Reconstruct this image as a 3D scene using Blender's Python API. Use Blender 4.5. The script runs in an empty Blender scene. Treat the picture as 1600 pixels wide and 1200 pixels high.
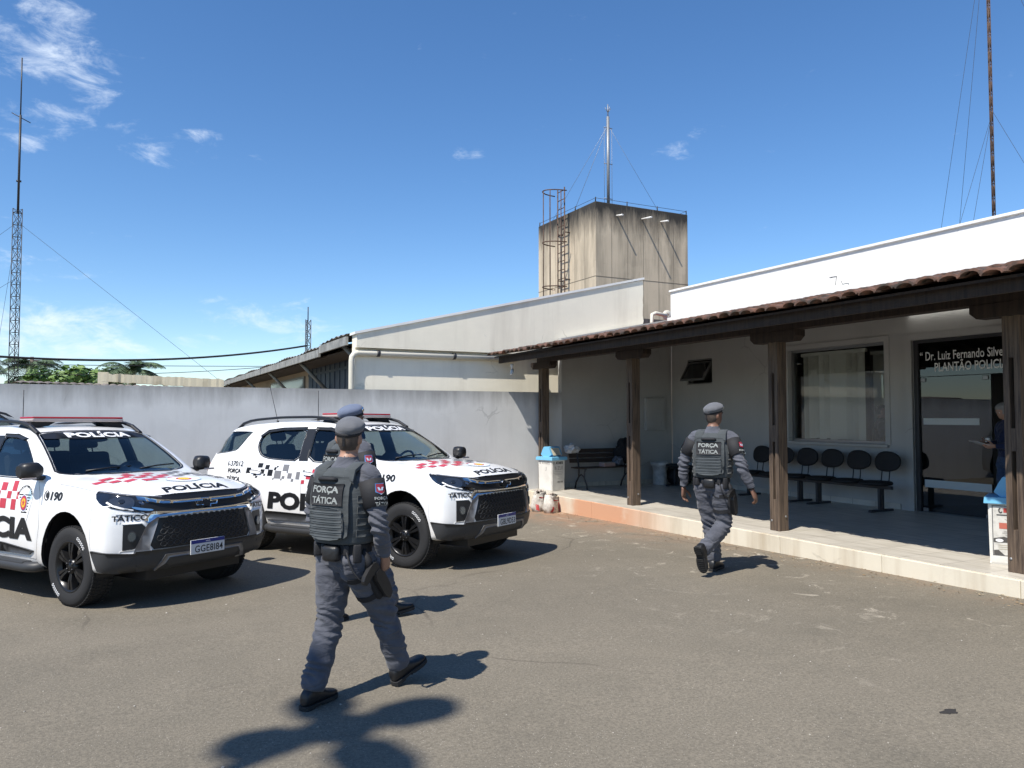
import bpy, bmesh, math, random
from mathutils import Vector, Matrix, noise
from mathutils.bvhtree import BVHTree
from mathutils.geometry import delaunay_2d_cdt, intersect_point_tri_2d
R = math.radians
PI = math.pi
random.seed(7)
SC = bpy.context.scene
COL = SC.collection

# ------------------------------------------------------------------ camera
cam_d = bpy.data.cameras.new("camera")
cam = bpy.data.objects.new("camera", cam_d); COL.objects.link(cam)
CAM_Z = 1.68
YAW = R(26.9)
cam.location = (0, 0, CAM_Z)
cam.rotation_euler = (R(90 + 2.39), 0, -YAW)
cam_d.sensor_width = 36; cam_d.lens = 27.0
cam_d.clip_start = 0.05; cam_d.clip_end = 3000
SC.camera = cam

# ------------------------------------------------------------------ light
SUN_EL = R(55.0)
SUN_AZ = R(24.0)            # light travels along +X turned this much towards +Y
sun_to = Vector((math.cos(SUN_AZ) * math.cos(SUN_EL), math.sin(SUN_AZ) * math.cos(SUN_EL), -math.sin(SUN_EL)))
sd = bpy.data.lights.new("sun", 'SUN'); sd.energy = 5.0; sd.angle = R(0.53); sd.color = (1.0, 0.95, 0.87)
so = bpy.data.objects.new("sun", sd); COL.objects.link(so)
so.rotation_euler = sun_to.to_track_quat('-Z', 'Y').to_euler()
so.location = (-20, -10, 40)
SC.view_settings.view_transform = 'Standard'; SC.view_settings.look = 'None'
SC.view_settings.exposure = 0.42; SC.view_settings.gamma = 1.0
SC.view_settings.use_curve_mapping = False

def ray_dir(px, py):
    """direction in the world of a point of the 1600x1200 photograph"""
    v = Vector(((px - 800) / 1200, (600 - py) / 1200, -1.0))
    return (cam.rotation_euler.to_matrix() @ v).normalized()

world = bpy.data.worlds.new("World"); SC.world = world; world.use_nodes = True
def build_world():
    nt = world.node_tree; N = nt.nodes; L = nt.links
    N.clear()
    out = N.new('ShaderNodeOutputWorld'); bg = N.new('ShaderNodeBackground')
    sky = N.new('ShaderNodeTexSky'); sky.sky_type = 'NISHITA'; sky.sun_disc = False
    sky.sun_elevation = SUN_EL
    sky.sun_rotation = math.atan2(-sun_to.x, -sun_to.y)
    sky.altitude = 900; sky.air_density = 1.0; sky.dust_density = 0.25; sky.ozone_density = 3.2
    bg.inputs['Strength'].default_value = 0.134
    tc = N.new('ShaderNodeTexCoord')
    # clouds live in directions of the sky, streaked along the horizon
    mp = N.new('ShaderNodeMapping'); mp.inputs['Scale'].default_value = (1.0, 1.0, 2.4)
    L.new(tc.outputs['Generated'], mp.inputs['Vector'])
    nz = N.new('ShaderNodeTexNoise'); nz.inputs['Scale'].default_value = 17.0
    nz.inputs['Detail'].default_value = 9.0; nz.inputs['Roughness'].default_value = 0.66
    nz.inputs['Distortion'].default_value = 0.35
    L.new(mp.outputs[0], nz.inputs['Vector'])
    total = None
    def blob(px, py, rad, amp, flat):
        nonlocal total
        d = ray_dir(px, py)
        sub = N.new('ShaderNodeVectorMath'); sub.operation = 'SUBTRACT'
        L.new(tc.outputs['Generated'], sub.inputs[0]); sub.inputs[1].default_value = d
        sc = N.new('ShaderNodeVectorMath'); sc.operation = 'MULTIPLY'
        L.new(sub.outputs[0], sc.inputs[0]); sc.inputs[1].default_value = (1, 1, flat)
        ln = N.new('ShaderNodeVectorMath'); ln.operation = 'LENGTH'; L.new(sc.outputs[0], ln.inputs[0])
        mr = N.new('ShaderNodeMapRange'); mr.interpolation_type = 'SMOOTHSTEP'
        mr.inputs['From Min'].default_value = 0.0; mr.inputs['From Max'].default_value = rad
        mr.inputs['To Min'].default_value = amp; mr.inputs['To Max'].default_value = 0.0
        L.new(ln.outputs['Value'], mr.inputs['Value'])
        if total is None: total = mr.outputs[0]
        else:
            mx = N.new('ShaderNodeMath'); mx.operation = 'MAXIMUM'
            L.new(total, mx.inputs[0]); L.new(mr.outputs[0], mx.inputs[1]); total = mx.outputs[0]
    for b in ((90, 10, .07, .60, 1.5), (92, 82, .095, .66, 1.35), (140, 135, .065, .58, 1.5), (95, 188, .11, .55, 2.8), (20, 45, .09, .40, 1.6),
              (195, 200, .08, .55, 3.2), (305, 210, .05, .62, 3.0), (250, 242, .09, .55, 3.2), (20, 190, .12, .42, 2.0),
              (1066, 236, .05, .80, 2.2), (738, 242, .045, .70, 2.6), (1085, 212, .03, .45, 1.6),
              (60, 525, .24, .80, 2.8), (190, 545, .16, .70, 3.2), (20, 500, .12, .72, 2.4), (420, 505, .16, .55, 3.4), (-260, 470, .35, .6, 2.2)):
        blob(*b)
    ad = N.new('ShaderNodeMath'); ad.operation = 'ADD'; L.new(total, ad.inputs[0])
    am = N.new('ShaderNodeMath'); am.operation = 'MULTIPLY_ADD'; L.new(nz.outputs['Fac'], am.inputs[0]); am.inputs[1].default_value = 2.3; am.inputs[2].default_value = -.65
    L.new(am.outputs[0], ad.inputs[1])
    cr = N.new('ShaderNodeMapRange'); cr.interpolation_type = 'SMOOTHSTEP'
    cr.inputs['From Min'].default_value = 0.82; cr.inputs['From Max'].default_value = 1.75
    cr.inputs['To Min'].default_value = 0.0; cr.inputs['To Max'].default_value = 0.82
    L.new(ad.outputs[0], cr.inputs['Value'])
    hs = N.new('ShaderNodeHueSaturation'); hs.inputs['Hue'].default_value = 0.502; hs.inputs['Saturation'].default_value = 1.19
    hs.inputs['Value'].default_value = 0.96
    L.new(sky.outputs[0], hs.inputs['Color'])
    mix = N.new('ShaderNodeMix'); mix.data_type = 'RGBA'
    L.new(cr.outputs[0], mix.inputs['Factor']); L.new(hs.outputs[0], mix.inputs['A'])
    mix.inputs['B'].default_value = (5.6, 6.2, 7.0, 1)
    L.new(mix.outputs['Result'], bg.inputs['Color']); L.new(bg.outputs[0], out.inputs[0])
build_world()

# ------------------------------------------------------------------ materials
MATS = {}
def mat(name, color, rough=0.7, metal=0.0, coat=0.0, spec=0.5, noise_amt=0.0, noise_scale=8.0, bump=0.0, bump_scale=40.0,
        emit=None, trans=0.0, col2=None, stretch=(1, 1, 1), ior=1.45, c2amt=(0.42, 0.62), alpha=1.0, sheen=0.0):
    if name in MATS: return MATS[name]
    m = bpy.data.materials.new(name); m.use_nodes = True
    nt = m.node_tree; N = nt.nodes; L = nt.links
    b = N['Principled BSDF']
    b.inputs['Base Color'].default_value = (*color, 1)
    b.inputs['Roughness'].default_value = rough; b.inputs['Metallic'].default_value = metal
    b.inputs['Coat Weight'].default_value = coat; b.inputs['Coat Roughness'].default_value = 0.04
    b.inputs['Specular IOR Level'].default_value = spec; b.inputs['IOR'].default_value = ior
    b.inputs['Transmission Weight'].default_value = trans; b.inputs['Alpha'].default_value = alpha
    if sheen: b.inputs['Sheen Weight'].default_value = sheen
    tc = N.new('ShaderNodeTexCoord'); mp = N.new('ShaderNodeMapping'); mp.inputs['Scale'].default_value = stretch
    L.new(tc.outputs['Object'], mp.inputs['Vector'])
    if noise_amt or col2:
        nz = N.new('ShaderNodeTexNoise'); nz.inputs['Scale'].default_value = noise_scale
        nz.inputs['Detail'].default_value = 7; nz.inputs['Roughness'].default_value = 0.65
        L.new(mp.outputs[0], nz.inputs['Vector'])
        rp = N.new('ShaderNodeMapRange'); rp.inputs['From Min'].default_value = c2amt[0]; rp.inputs['From Max'].default_value = c2amt[1]
        L.new(nz.outputs['Fac'], rp.inputs['Value'])
        mx = N.new('ShaderNodeMix'); mx.data_type = 'RGBA'
        L.new(rp.outputs[0], mx.inputs['Factor'])
        c2 = col2 if col2 else tuple(c * (1 - noise_amt) for c in color)
        mx.inputs['A'].default_value = (*color, 1); mx.inputs['B'].default_value = (*c2, 1)
        L.new(mx.outputs['Result'], b.inputs['Base Color'])
    if bump:
        n2 = N.new('ShaderNodeTexNoise'); n2.inputs['Scale'].default_value = bump_scale; n2.inputs['Detail'].default_value = 5
        L.new(mp.outputs[0], n2.inputs['Vector'])
        bp = N.new('ShaderNodeBump'); bp.inputs['Strength'].default_value = bump; bp.inputs['Distance'].default_value = 0.01
        L.new(n2.outputs['Fac'], bp.inputs['Height']); L.new(bp.outputs[0], b.inputs['Normal'])
    if emit:
        b.inputs['Emission Color'].default_value = (*emit[:3], 1); b.inputs['Emission Strength'].default_value = emit[3]
    MATS[name] = m
    return m

def glass_mat(name, tint, gloss_rough=0.0, ior=1.5, gcol=(1, 1, 1)):
    m = bpy.data.materials.new(name); m.use_nodes = True
    nt = m.node_tree; N = nt.nodes; L = nt.links; N.clear()
    out = N.new('ShaderNodeOutputMaterial'); mx = N.new('ShaderNodeMixShader')
    fr = N.new('ShaderNodeFresnel'); fr.inputs['IOR'].default_value = ior
    ge = N.new('ShaderNodeNewGeometry'); sw = N.new('ShaderNodeMapRange')      # same reflectance from both sides of a thin pane
    sw.inputs['To Min'].default_value = ior; sw.inputs['To Max'].default_value = 1 / ior
    L.new(ge.outputs['Backfacing'], sw.inputs['Value']); L.new(sw.outputs[0], fr.inputs['IOR'])
    tr = N.new('ShaderNodeBsdfTransparent'); tr.inputs['Color'].default_value = (*tint, 1)
    gl = N.new('ShaderNodeBsdfGlossy'); gl.inputs['Roughness'].default_value = gloss_rough; gl.inputs['Color'].default_value = (*gcol, 1)
    L.new(fr.outputs[0], mx.inputs[0]); L.new(tr.outputs[0], mx.inputs[1]); L.new(gl.outputs[0], mx.inputs[2])
    L.new(mx.outputs[0], out.inputs[0]); MATS[name] = m
    return m

# ------------------------------------------------------------------ object helpers
def link(o, parent=None):
    COL.objects.link(o)
    if parent is not None: o.parent = parent
    return o
def tag(o, label=None, cat=None, group=None, kind=None):
    if label: o['label'] = label
    if cat: o['category'] = cat
    if group: o['group'] = group
    if kind: o['kind'] = kind
    return o
def empty(name, loc=(0, 0, 0), rz=0.0, label=None, cat=None, group=None):
    o = bpy.data.objects.new(name, None); o.empty_display_size = 0.3
    COL.objects.link(o); o.location = loc; o.rotation_euler = (0, 0, rz)
    return tag(o, label, cat, group)
def finish(name, bm, mats, parent=None, smooth=False, auto=None):
    """bmesh -> one linked mesh object"""
    me = bpy.data.meshes.new(name); bm.to_mesh(me); bm.free()
    if not isinstance(mats, (list, tuple)): mats = [mats]
    for m in mats: me.materials.append(m)
    if smooth:
        for p in me.polygons: p.use_smooth = True
    o = bpy.data.objects.new(name, me); link(o, parent)
    if auto is not None: sharp_by_angle(me, auto)
    return o
def sharp_by_angle(me, ang):
    bm = bmesh.new(); bm.from_mesh(me)
    for f in bm.faces: f.smooth = True
    for e in bm.edges:
        if len(e.link_faces) == 2:
            e.smooth = e.calc_face_angle(0) < ang
    bm.to_mesh(me); bm.free()
def BM(): return bmesh.new()
def box(bm, x0, x1, y0, y1, z0, z1, mi=0, bev=0.0, M=None):
    vs = [bm.verts.new(v) for v in ((x0,y0,z0),(x1,y0,z0),(x1,y1,z0),(x0,y1,z0),(x0,y0,z1),(x1,y0,z1),(x1,y1,z1),(x0,y1,z1))]
    fs = [bm.faces.new([vs[i] for i in q]) for q in ((0,3,2,1),(4,5,6,7),(0,1,5,4),(1,2,6,5),(2,3,7,6),(3,0,4,7))]
    for f in fs: f.material_index = mi
    if bev > 0:
        es = list({e for f in fs for e in f.edges})
        r = bmesh.ops.bevel(bm, geom=es, offset=bev, segments=2, profile=0.5, affect='EDGES', clamp_overlap=True)
        vs = [v for v in r['verts']] + [v for v in vs if v.is_valid]
        for f in r['faces']: f.material_index = mi
    if M is not None:
        for v in set(vs): v.co = M @ v.co
        # bevel leaves only new verts plus none of the old ones, all covered by the set
    return vs
def frame_of(d):
    d = d.normalized()
    up = Vector((0, 0, 1)) if abs(d.z) < 0.95 else Vector((0, 1, 0))
    s = d.cross(up).normalized(); t = s.cross(d).normalized()
    return s, t
def tube(bm, pts, rad, n=8, mi=0, cap=True):
    """round bar through points; rad a number or list"""
    pts = [Vector(p) for p in pts]
    if not isinstance(rad, (list, tuple)): rad = [rad] * len(pts)
    rings = []
    s = None
    for i, p in enumerate(pts):
        if i == 0: d = pts[1] - p
        elif i == len(pts) - 1: d = p - pts[i - 1]
        else: d = (pts[i + 1] - p).normalized() + (p - pts[i - 1]).normalized()
        d.normalize()
        if s is None: s, t = frame_of(d)
        else:
            s = (s - d * s.dot(d)).normalized(); t = s.cross(d).normalized()
        t = d.cross(s) if False else s.cross(d)
        rings.append([bm.verts.new(p + s * (rad[i] * math.cos(2*PI*k/n)) + t * (rad[i] * math.sin(2*PI*k/n))) for k in range(n)])
    for a, b in zip(rings, rings[1:]):
        for k in range(n):
            f = bm.faces.new((a[k], b[k], b[(k+1) % n], a[(k+1) % n])); f.material_index = mi; f.smooth = True
    if cap:
        f = bm.faces.new(rings[0]); f.material_index = mi
        f = bm.faces.new(rings[-1][::-1]); f.material_index = mi
    return rings
def loft(bm, rings, mi=0, cap=True, smooth=True, closed=True):
    vr = [[bm.verts.new(p) for p in r] for r in rings]
    n = len(vr[0])
    for a, b in zip(vr, vr[1:]):
        for k in range(n if closed else n - 1):
            f = bm.faces.new((a[k], a[(k+1) % n], b[(k+1) % n], b[k])); f.material_index = mi; f.smooth = smooth
    if cap:
        f = bm.faces.new(vr[0][::-1]); f.material_index = mi
        f = bm.faces.new(vr[-1]); f.material_index = mi
    return vr
def ell(c, rx, ry, n=20, sup=2.0, ax=Vector((1,0,0)), ay=Vector((0,1,0))):
    c = Vector(c); out = []
    for k in range(n):
        a = 2*PI*k/n; ca, sa = math.cos(a), math.sin(a)
        out.append(c + ax * (rx * math.copysign(abs(ca)**(2/sup), ca)) + ay * (ry * math.copysign(abs(sa)**(2/sup), sa)))
    return out
def lathe(bm, prof, n=24, axis='z', c=(0,0,0), mi=0, smooth=True):
    """prof: (radius, height) list"""
    c = Vector(c); rings = []
    for r, h in prof:
        ring = []
        for k in range(n):
            a = 2*PI*k/n
            if axis == 'z': p = Vector((r*math.cos(a), r*math.sin(a), h))
            elif axis == 'y': p = Vector((r*math.sin(a), h, r*math.cos(a)))
            else: p = Vector((h, r*math.cos(a), r*math.sin(a)))
            ring.append(c + p)
        rings.append(ring)
    vr = [[bm.verts.new(p) for p in r] for r in rings]
    for a, b in zip(vr, vr[1:]):
        for k in range(n):
            try:
                f = bm.faces.new((a[k], a[(k+1) % n], b[(k+1) % n], b[k])); f.material_index = mi; f.smooth = smooth
            except ValueError: pass
    return vr
def prism(bm, poly, to3, h0, h1, mi=0):
    """extrude 2D polygon: to3(p, q, h)"""
    a = [bm.verts.new(to3(p, q, h0)) for p, q in poly]; b = [bm.verts.new(to3(p, q, h1)) for p, q in poly]
    n = len(poly); fs = [bm.faces.new(a[::-1]), bm.faces.new(b)]
    for k in range(n): fs.append(bm.faces.new((a[k], a[(k+1) % n], b[(k+1) % n], b[k])))
    for f in fs: f.material_index = mi
    return fs
def fixn(bm): bmesh.ops.recalc_face_normals(bm, faces=bm.faces[:])
def blob(bm, c, r, seg=12, ring=8, mi=0, rot=None):
    M = Matrix.Translation(Vector(c))
    if rot is not None: M = M @ rot
    M = M @ Matrix.Diagonal((r[0], r[1], r[2], 1))
    r_ = bmesh.ops.create_uvsphere(bm, u_segments=seg, v_segments=ring, radius=1, matrix=M)
    for f in {f for v in r_['verts'] for f in v.link_faces}: f.material_index = mi; f.smooth = True
    return r_['verts']
def copy_tree(o, parent=None):
    c = o.copy(); COL.objects.link(c)
    if parent is not None: c.parent = parent
    for ch in list(o.children): copy_tree(ch, c)
    return c
def text_geo(body, width=None, height=None, bold=0.0, spacing=1.0, shear=0.0, center=True, refine=0.0):
    """letters as flat 2D geometry: (list of xy, faces), scaled to width/height"""
    cu = bpy.data.curves.new("t", 'FONT'); cu.body = body; cu.size = 1; cu.offset = bold; cu.space_character = spacing
    cu.shear = shear; cu.resolution_u = 3; cu.fill_mode = 'FRONT'
    o = bpy.data.objects.new("t", cu); COL.objects.link(o)
    dg = bpy.context.evaluated_depsgraph_get(); dg.update()
    me = bpy.data.meshes.new_from_object(o.evaluated_get(dg))
    vs = [(v.co.x, v.co.y) for v in me.vertices]; fs = [tuple(p.vertices) for p in me.polygons]
    bpy.data.objects.remove(o); bpy.data.curves.remove(cu); bpy.data.meshes.remove(me)
    if not vs: return vs, fs
    x0 = min(v[0] for v in vs); x1 = max(v[0] for v in vs); y0 = min(v[1] for v in vs); y1 = max(v[1] for v in vs)
    sy = height / (y1 - y0) if height else None
    sx = width / (x1 - x0) if width else sy
    if sy is None: sy = sx
    cx = (x0 + x1) / 2 if center else x0
    vs = [((x - cx) * sx, (y - y0) * sy) for x, y in vs]
    if refine:
        bm = BM(); bv = [bm.verts.new((x, y, 0)) for x, y in vs]
        for f in fs:
            try: bm.faces.new([bv[i] for i in f])
            except ValueError: pass
        for _ in range(4):
            es = [e for e in bm.edges if e.calc_length() > refine]
            if not es: break
            bmesh.ops.subdivide_edges(bm, edges=es, cuts=1)
            bmesh.ops.triangulate(bm, faces=[f for f in bm.faces if len(f.verts) > 3])
        bm.verts.index_update()
        vs = [(v.co.x, v.co.y) for v in bm.verts]; fs = [tuple(v.index for v in f.verts) for f in bm.faces]; bm.free()
    return vs, fs
def text_obj(name, body, m, place, parent=None, **kw):
    """place(x, y) -> 3D point"""
    vs, fs = text_geo(body, **kw)
    bm = BM(); bv = [bm.verts.new(place(x, y)) for x, y in vs]
    for f in fs:
        try: bm.faces.new([bv[i] for i in f])
        except ValueError: pass
    return finish(name, bm, m, parent)
def dense_poly(poly, step):
    out = []
    n = len(poly)
    for i in range(n):
        a = Vector(poly[i]); b = Vector(poly[(i+1) % n]); k = max(1, int((b - a).length / step))
        for j in range(k): out.append(tuple(a.lerp(b, j / k)))
    return out
def in_poly(p, poly):
    x, y = p; c = False; n = len(poly); j = n - 1
    for i in range(n):
        xi, yi = poly[i]; xj, yj = poly[j]
        if (yi > y) != (yj > y) and x < (xj - xi) * (y - yi) / (yj - yi) + xi: c = not c
        j = i
    return c
def smooth_poly(poly, it=1):
    """Chaikin corner cutting"""
    for _ in range(it):
        out = []; n = len(poly)
        for i in range(n):
            a, b = poly[i], poly[(i+1) % n]
            out.append((a[0]*.75 + b[0]*.25, a[1]*.75 + b[1]*.25)); out.append((a[0]*.25 + b[0]*.75, a[1]*.25 + b[1]*.75))
        poly = out
    return poly
def tri_poly(poly, step):
    b = dense_poly(poly, step); n = len(b)
    xs = [p[0] for p in b]; ys = [p[1] for p in b]
    pts = list(b); x = min(xs) + step * .5
    while x < max(xs):
        y = min(ys) + step * .5
        while y < max(ys):
            if in_poly((x, y), poly) and min((x-q[0])**2 + (y-q[1])**2 for q in b) > (step*.45)**2: pts.append((x, y))
            y += step
        x += step
    v, e, f, *_ = delaunay_2d_cdt([Vector(p) for p in pts], [(i, (i+1) % n) for i in range(n)], [], 0, 1e-6)
    fs = []
    for t in f:
        c = sum((v[i] for i in t), Vector((0, 0))) / len(t)
        if in_poly(c, poly): fs.append(tuple(t))
    return [tuple(p) for p in v], fs, n
class Skin:
    """surface that thin pieces are laid on"""
    def __init__(self, bvh): self.bvh = bvh
    def hit(self, view, p, q, off):
        o, d = view(p, q)
        loc, nor, i, dist = self.bvh.ray_cast(o, d)
        if loc is None:
            loc, nor, i, dist = self.bvh.find_nearest(o + d * 2.0)
        if nor.dot(d) > 0: nor = -nor
        return loc + nor * off
    def patch(self, bm, view, poly, off=0.004, depth=0.0, step=0.06, mi=0):
        v, f, n = tri_poly(poly, step)
        bv = [bm.verts.new(self.hit(view, p[0], p[1], off)) for p in v]
        for t in f:
            try: g = bm.faces.new([bv[i] for i in t]); g.material_index = mi; g.smooth = True
            except ValueError: pass
        if depth:
            bnd = [e for x in bv for e in x.link_edges if len(e.link_faces) == 1]
            low = {}
            for e in set(bnd):
                for x in e.verts:
                    if x not in low:
                        k = bv.index(x); low[x] = bm.verts.new(self.hit(view, v[k][0], v[k][1], off - depth))
            for e in set(bnd):
                a, b = e.verts
                try: g = bm.faces.new((a, b, low[b], low[a])); g.material_index = mi
                except ValueError: pass
        return bm
    def text(self, bm, view, body, p0, q0, off=0.005, mi=0, flip=False, **kw):
        vs, fs = text_geo(body, refine=.022, **kw)
        bv = [bm.verts.new(self.hit(view, p0 + (-x if flip else x), q0 + y, off)) for x, y in vs]
        for f in fs:
            try: g = bm.faces.new([bv[i] for i in f]); g.material_index = mi
            except ValueError: pass
def evaluated_mesh(o):
    dg = bpy.context.evaluated_depsgraph_get(); dg.update()
    return bpy.data.meshes.new_from_object(o.evaluated_get(dg))
def gz(y):
    """height of the asphalt"""
    return -0.0155 * (max(-6.0, min(14.2, y)) - 4.5)
# ================================================================== setting materials
def asphalt_mat():
    m = bpy.data.materials.new("worn_asphalt"); m.use_nodes = True
    nt = m.node_tree; N = nt.nodes; L = nt.links; b = N['Principled BSDF']
    b.inputs['Roughness'].default_value = 0.92; b.inputs['Specular IOR Level'].default_value = 0.25
    tc = N.new('ShaderNodeTexCoord')
    def noise_(scale, detail=5, rough=.6, dist=0.0):
        n = N.new('ShaderNodeTexNoise'); n.inputs['Scale'].default_value = scale; n.inputs['Detail'].default_value = detail
        n.inputs['Roughness'].default_value = rough; n.inputs['Distortion'].default_value = dist
        L.new(tc.outputs['Object'], n.inputs['Vector']); return n.outputs['Fac']
    def rng(v, a, c, lo=0.0, hi=1.0):
        r = N.new('ShaderNodeMapRange'); r.inputs['From Min'].default_value = a; r.inputs['From Max'].default_value = c
        r.inputs['To Min'].default_value = lo; r.inputs['To Max'].default_value = hi
        L.new(v, r.inputs['Value']); return r.outputs[0]
    def mixc(f, A, B):
        x = N.new('ShaderNodeMix'); x.data_type = 'RGBA'
        if isinstance(f, float): x.inputs['Factor'].default_value = f
        else: L.new(f, x.inputs['Factor'])
        for k, v in (('A', A), ('B', B)):
            if isinstance(v, tuple): x.inputs[k].default_value = (*v, 1)
            else: L.new(v, x.inputs[k])
        return x.outputs['Result']
    def mul(a, c):
        x = N.new('ShaderNodeMath'); x.operation = 'MULTIPLY'
        for i, v in enumerate((a, c)):
            if isinstance(v, float): x.inputs[i].default_value = v
            else: L.new(v, x.inputs[i])
        return x.outputs[0]
    big = rng(noise_(0.35, 6, .65, .6), .38, .66)
    mid = rng(noise_(2.6, 6, .7), .35, .68)
    c = mixc(big, (.222, .195, .150), (.164, .146, .113))
    c = mixc(mul(mid, .45), c, (.245, .212, .162))
    grain = rng(noise_(55, 4, .8), .38, .60)
    c = mixc(grain, mixc(.50, c, (.06, .054, .045)), c)
    # light stones and dark pits
    vo = N.new('ShaderNodeTexVoronoi'); vo.inputs['Scale'].default_value = 85; L.new(tc.outputs['Object'], vo.inputs['Vector'])
    peb = rng(vo.outputs['Distance'], .13, .22, 1.0, 0.0)
    sel = rng(noise_(31, 2, .5), .56, .60)
    c = mixc(mul(mul(peb, sel), .8), c, (.55, .50, .43))
    # reddish soil swept towards the kerb, pale cement spills
    sx = N.new('ShaderNodeSeparateXYZ'); L.new(tc.outputs['Object'], sx.inputs[0])
    kx = rng(sx.outputs['X'], 6.0, 7.35); ky = rng(sx.outputs['Y'], 7.5, 12.0)
    soil = mul(mul(kx, ky), rng(noise_(3.2, 5, .7), .34, .56))
    c = mixc(mul(soil, .85), c, (.36, .195, .115))
    kx2 = rng(sx.outputs['X'], 6.75, 7.4)
    c = mixc(mul(mul(kx2, rng(noise_(5, 5, .7), .42, .6)), .6), c, (.235, .17, .115))
    area = mul(rng(sx.outputs['X'], 3.6, 6.2), rng(noise_(.8, 4, .6), .40, .52))
    c = mixc(mul(mul(area, rng(noise_(2.3, 8, .78, .9), .575, .64)), .75), c, (.46, .41, .33))
    dk = rng(noise_(.9, 8, .8, 1.2), .70, .74)
    c = mixc(mul(dk, .45), c, (.055, .05, .046))
    # hairline cracks and faint tyre-worn lanes
    vc = N.new('ShaderNodeTexVoronoi'); vc.feature = 'DISTANCE_TO_EDGE'; vc.inputs['Scale'].default_value = .42
    wn = N.new('ShaderNodeTexNoise'); wn.inputs['Scale'].default_value = 1.6; wn.inputs['Detail'].default_value = 6; L.new(tc.outputs['Object'], wn.inputs['Vector'])
    wv = N.new('ShaderNodeMix'); wv.data_type = 'RGBA'; wv.inputs['Factor'].default_value = .22; L.new(tc.outputs['Object'], wv.inputs['A']); L.new(wn.outputs['Color'], wv.inputs['B']); L.new(wv.outputs['Result'], vc.inputs['Vector'])
    ck = mul(rng(vc.outputs['Distance'], .002, .006, 1.0, 0.0), rng(noise_(.5, 3, .5), .52, .60))
    c = mixc(mul(ck, .45), c, (.07, .06, .05))
    oil = rng(noise_(1.35, 3, .5, .3), .74, .80)
    c = mixc(mul(oil, .5), c, (.085, .075, .06))
    L.new(c, b.inputs['Base Color'])
    bp = N.new('ShaderNodeBump'); bp.inputs['Strength'].default_value = .55; bp.inputs['Distance'].default_value = .012
    L.new(noise_(95, 4, .7), bp.inputs['Height']); L.new(bp.outputs[0], b.inputs['Normal'])
    return m

def plaster_mat(name, col, stain, drip=0.35, streak_top=None, rough=.85, cut=(.5, .75), ztop=None, zspan=1.0):
    """painted wall: blotches, vertical run-off stains that start at the top edge"""
    m = bpy.data.materials.new(name); m.use_nodes = True
    nt = m.node_tree; N = nt.nodes; L = nt.links; b = N['Principled BSDF']
    b.inputs['Roughness'].default_value = rough; b.inputs['Specular IOR Level'].default_value = .2
    tc = N.new('ShaderNodeTexCoord')
    def nz(scale, st=(1, 1, 1), detail=6, ro=.65):
        mp = N.new('ShaderNodeMapping'); mp.inputs['Scale'].default_value = st; L.new(tc.outputs['Object'], mp.inputs['Vector'])
        n = N.new('ShaderNodeTexNoise'); n.inputs['Scale'].default_value = scale; n.inputs['Detail'].default_value = detail
        n.inputs['Roughness'].default_value = ro; L.new(mp.outputs[0], n.inputs['Vector']); return n.outputs['Fac']
    def rng(v, a, c, lo=0., hi=1.):
        r = N.new('ShaderNodeMapRange'); r.inputs['From Min'].default_value = a; r.inputs['From Max'].default_value = c
        r.inputs['To Min'].default_value = lo; r.inputs['To Max'].default_value = hi; L.new(v, r.inputs['Value']); return r.outputs[0]
    def mixc(f, A, B):
        x = N.new('ShaderNodeMix'); x.data_type = 'RGBA'; L.new(f, x.inputs['Factor'])
        for k, v in (('A', A), ('B', B)):
            if isinstance(v, tuple): x.inputs[k].default_value = (*v, 1)
            else: L.new(v, x.inputs[k])
        return x.outputs['Result']
    def mul(a, c):
        x = N.new('ShaderNodeMath'); x.operation = 'MULTIPLY'
        for i, v in enumerate((a, c)):
            if isinstance(v, float): x.inputs[i].default_value = v
            else: L.new(v, x.inputs[i])
        return x.outputs[0]
    c = mixc(mul(rng(nz(1.1), .4, .66), .5), col, tuple(k * .86 for k in col))
    c = mixc(mul(rng(nz(2.2, (1, 1, .10), 7), cut[0], cut[1]), drip), c, stain)
    vc = N.new('ShaderNodeTexVoronoi'); vc.feature = 'DISTANCE_TO_EDGE'; vc.inputs['Scale'].default_value = .9
    wn = N.new('ShaderNodeTexNoise'); wn.inputs['Scale'].default_value = 2.5; wn.inputs['Detail'].default_value = 5; L.new(tc.outputs['Object'], wn.inputs['Vector'])
    wv = N.new('ShaderNodeMix'); wv.data_type = 'RGBA'; wv.inputs['Factor'].default_value = .2; L.new(tc.outputs['Object'], wv.inputs['A']); L.new(wn.outputs['Color'], wv.inputs['B']); L.new(wv.outputs['Result'], vc.inputs['Vector'])
    c = mixc(mul(mul(rng(vc.outputs['Distance'], .002, .008, 1., 0.), rng(nz(.8), .54, .60)), .4), c, tuple(k * .45 for k in col))
    c = mixc(mul(rng(nz(.9, (1, 1, 1), 3, .4), .62, .635), .16), c, tuple(min(1, k * 1.12) for k in col))   # patched paint
    if ztop is not None:
        sx = N.new('ShaderNodeSeparateXYZ'); L.new(tc.outputs['Object'], sx.inputs[0])
        g = rng(sx.outputs['Z'], ztop - zspan, ztop)
        ad = N.new('ShaderNodeMath'); ad.operation = 'ADD'; L.new(g, ad.inputs[0]); L.new(nz(3.0, (1, 1, .16), 8, .7), ad.inputs[1])
        f = rng(ad.outputs[0], .95, 1.45)
        c = mixc(f, c, streak_top if streak_top else stain)
    L.new(c, b.inputs['Base Color'])
    bp = N.new('ShaderNodeBump'); bp.inputs['Strength'].default_value = .25; bp.inputs['Distance'].default_value = .01
    L.new(nz(14, (1, 1, 1), 8, .75), bp.inputs['Height']); L.new(bp.outputs[0], b.inputs['Normal'])
    return m

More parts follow.
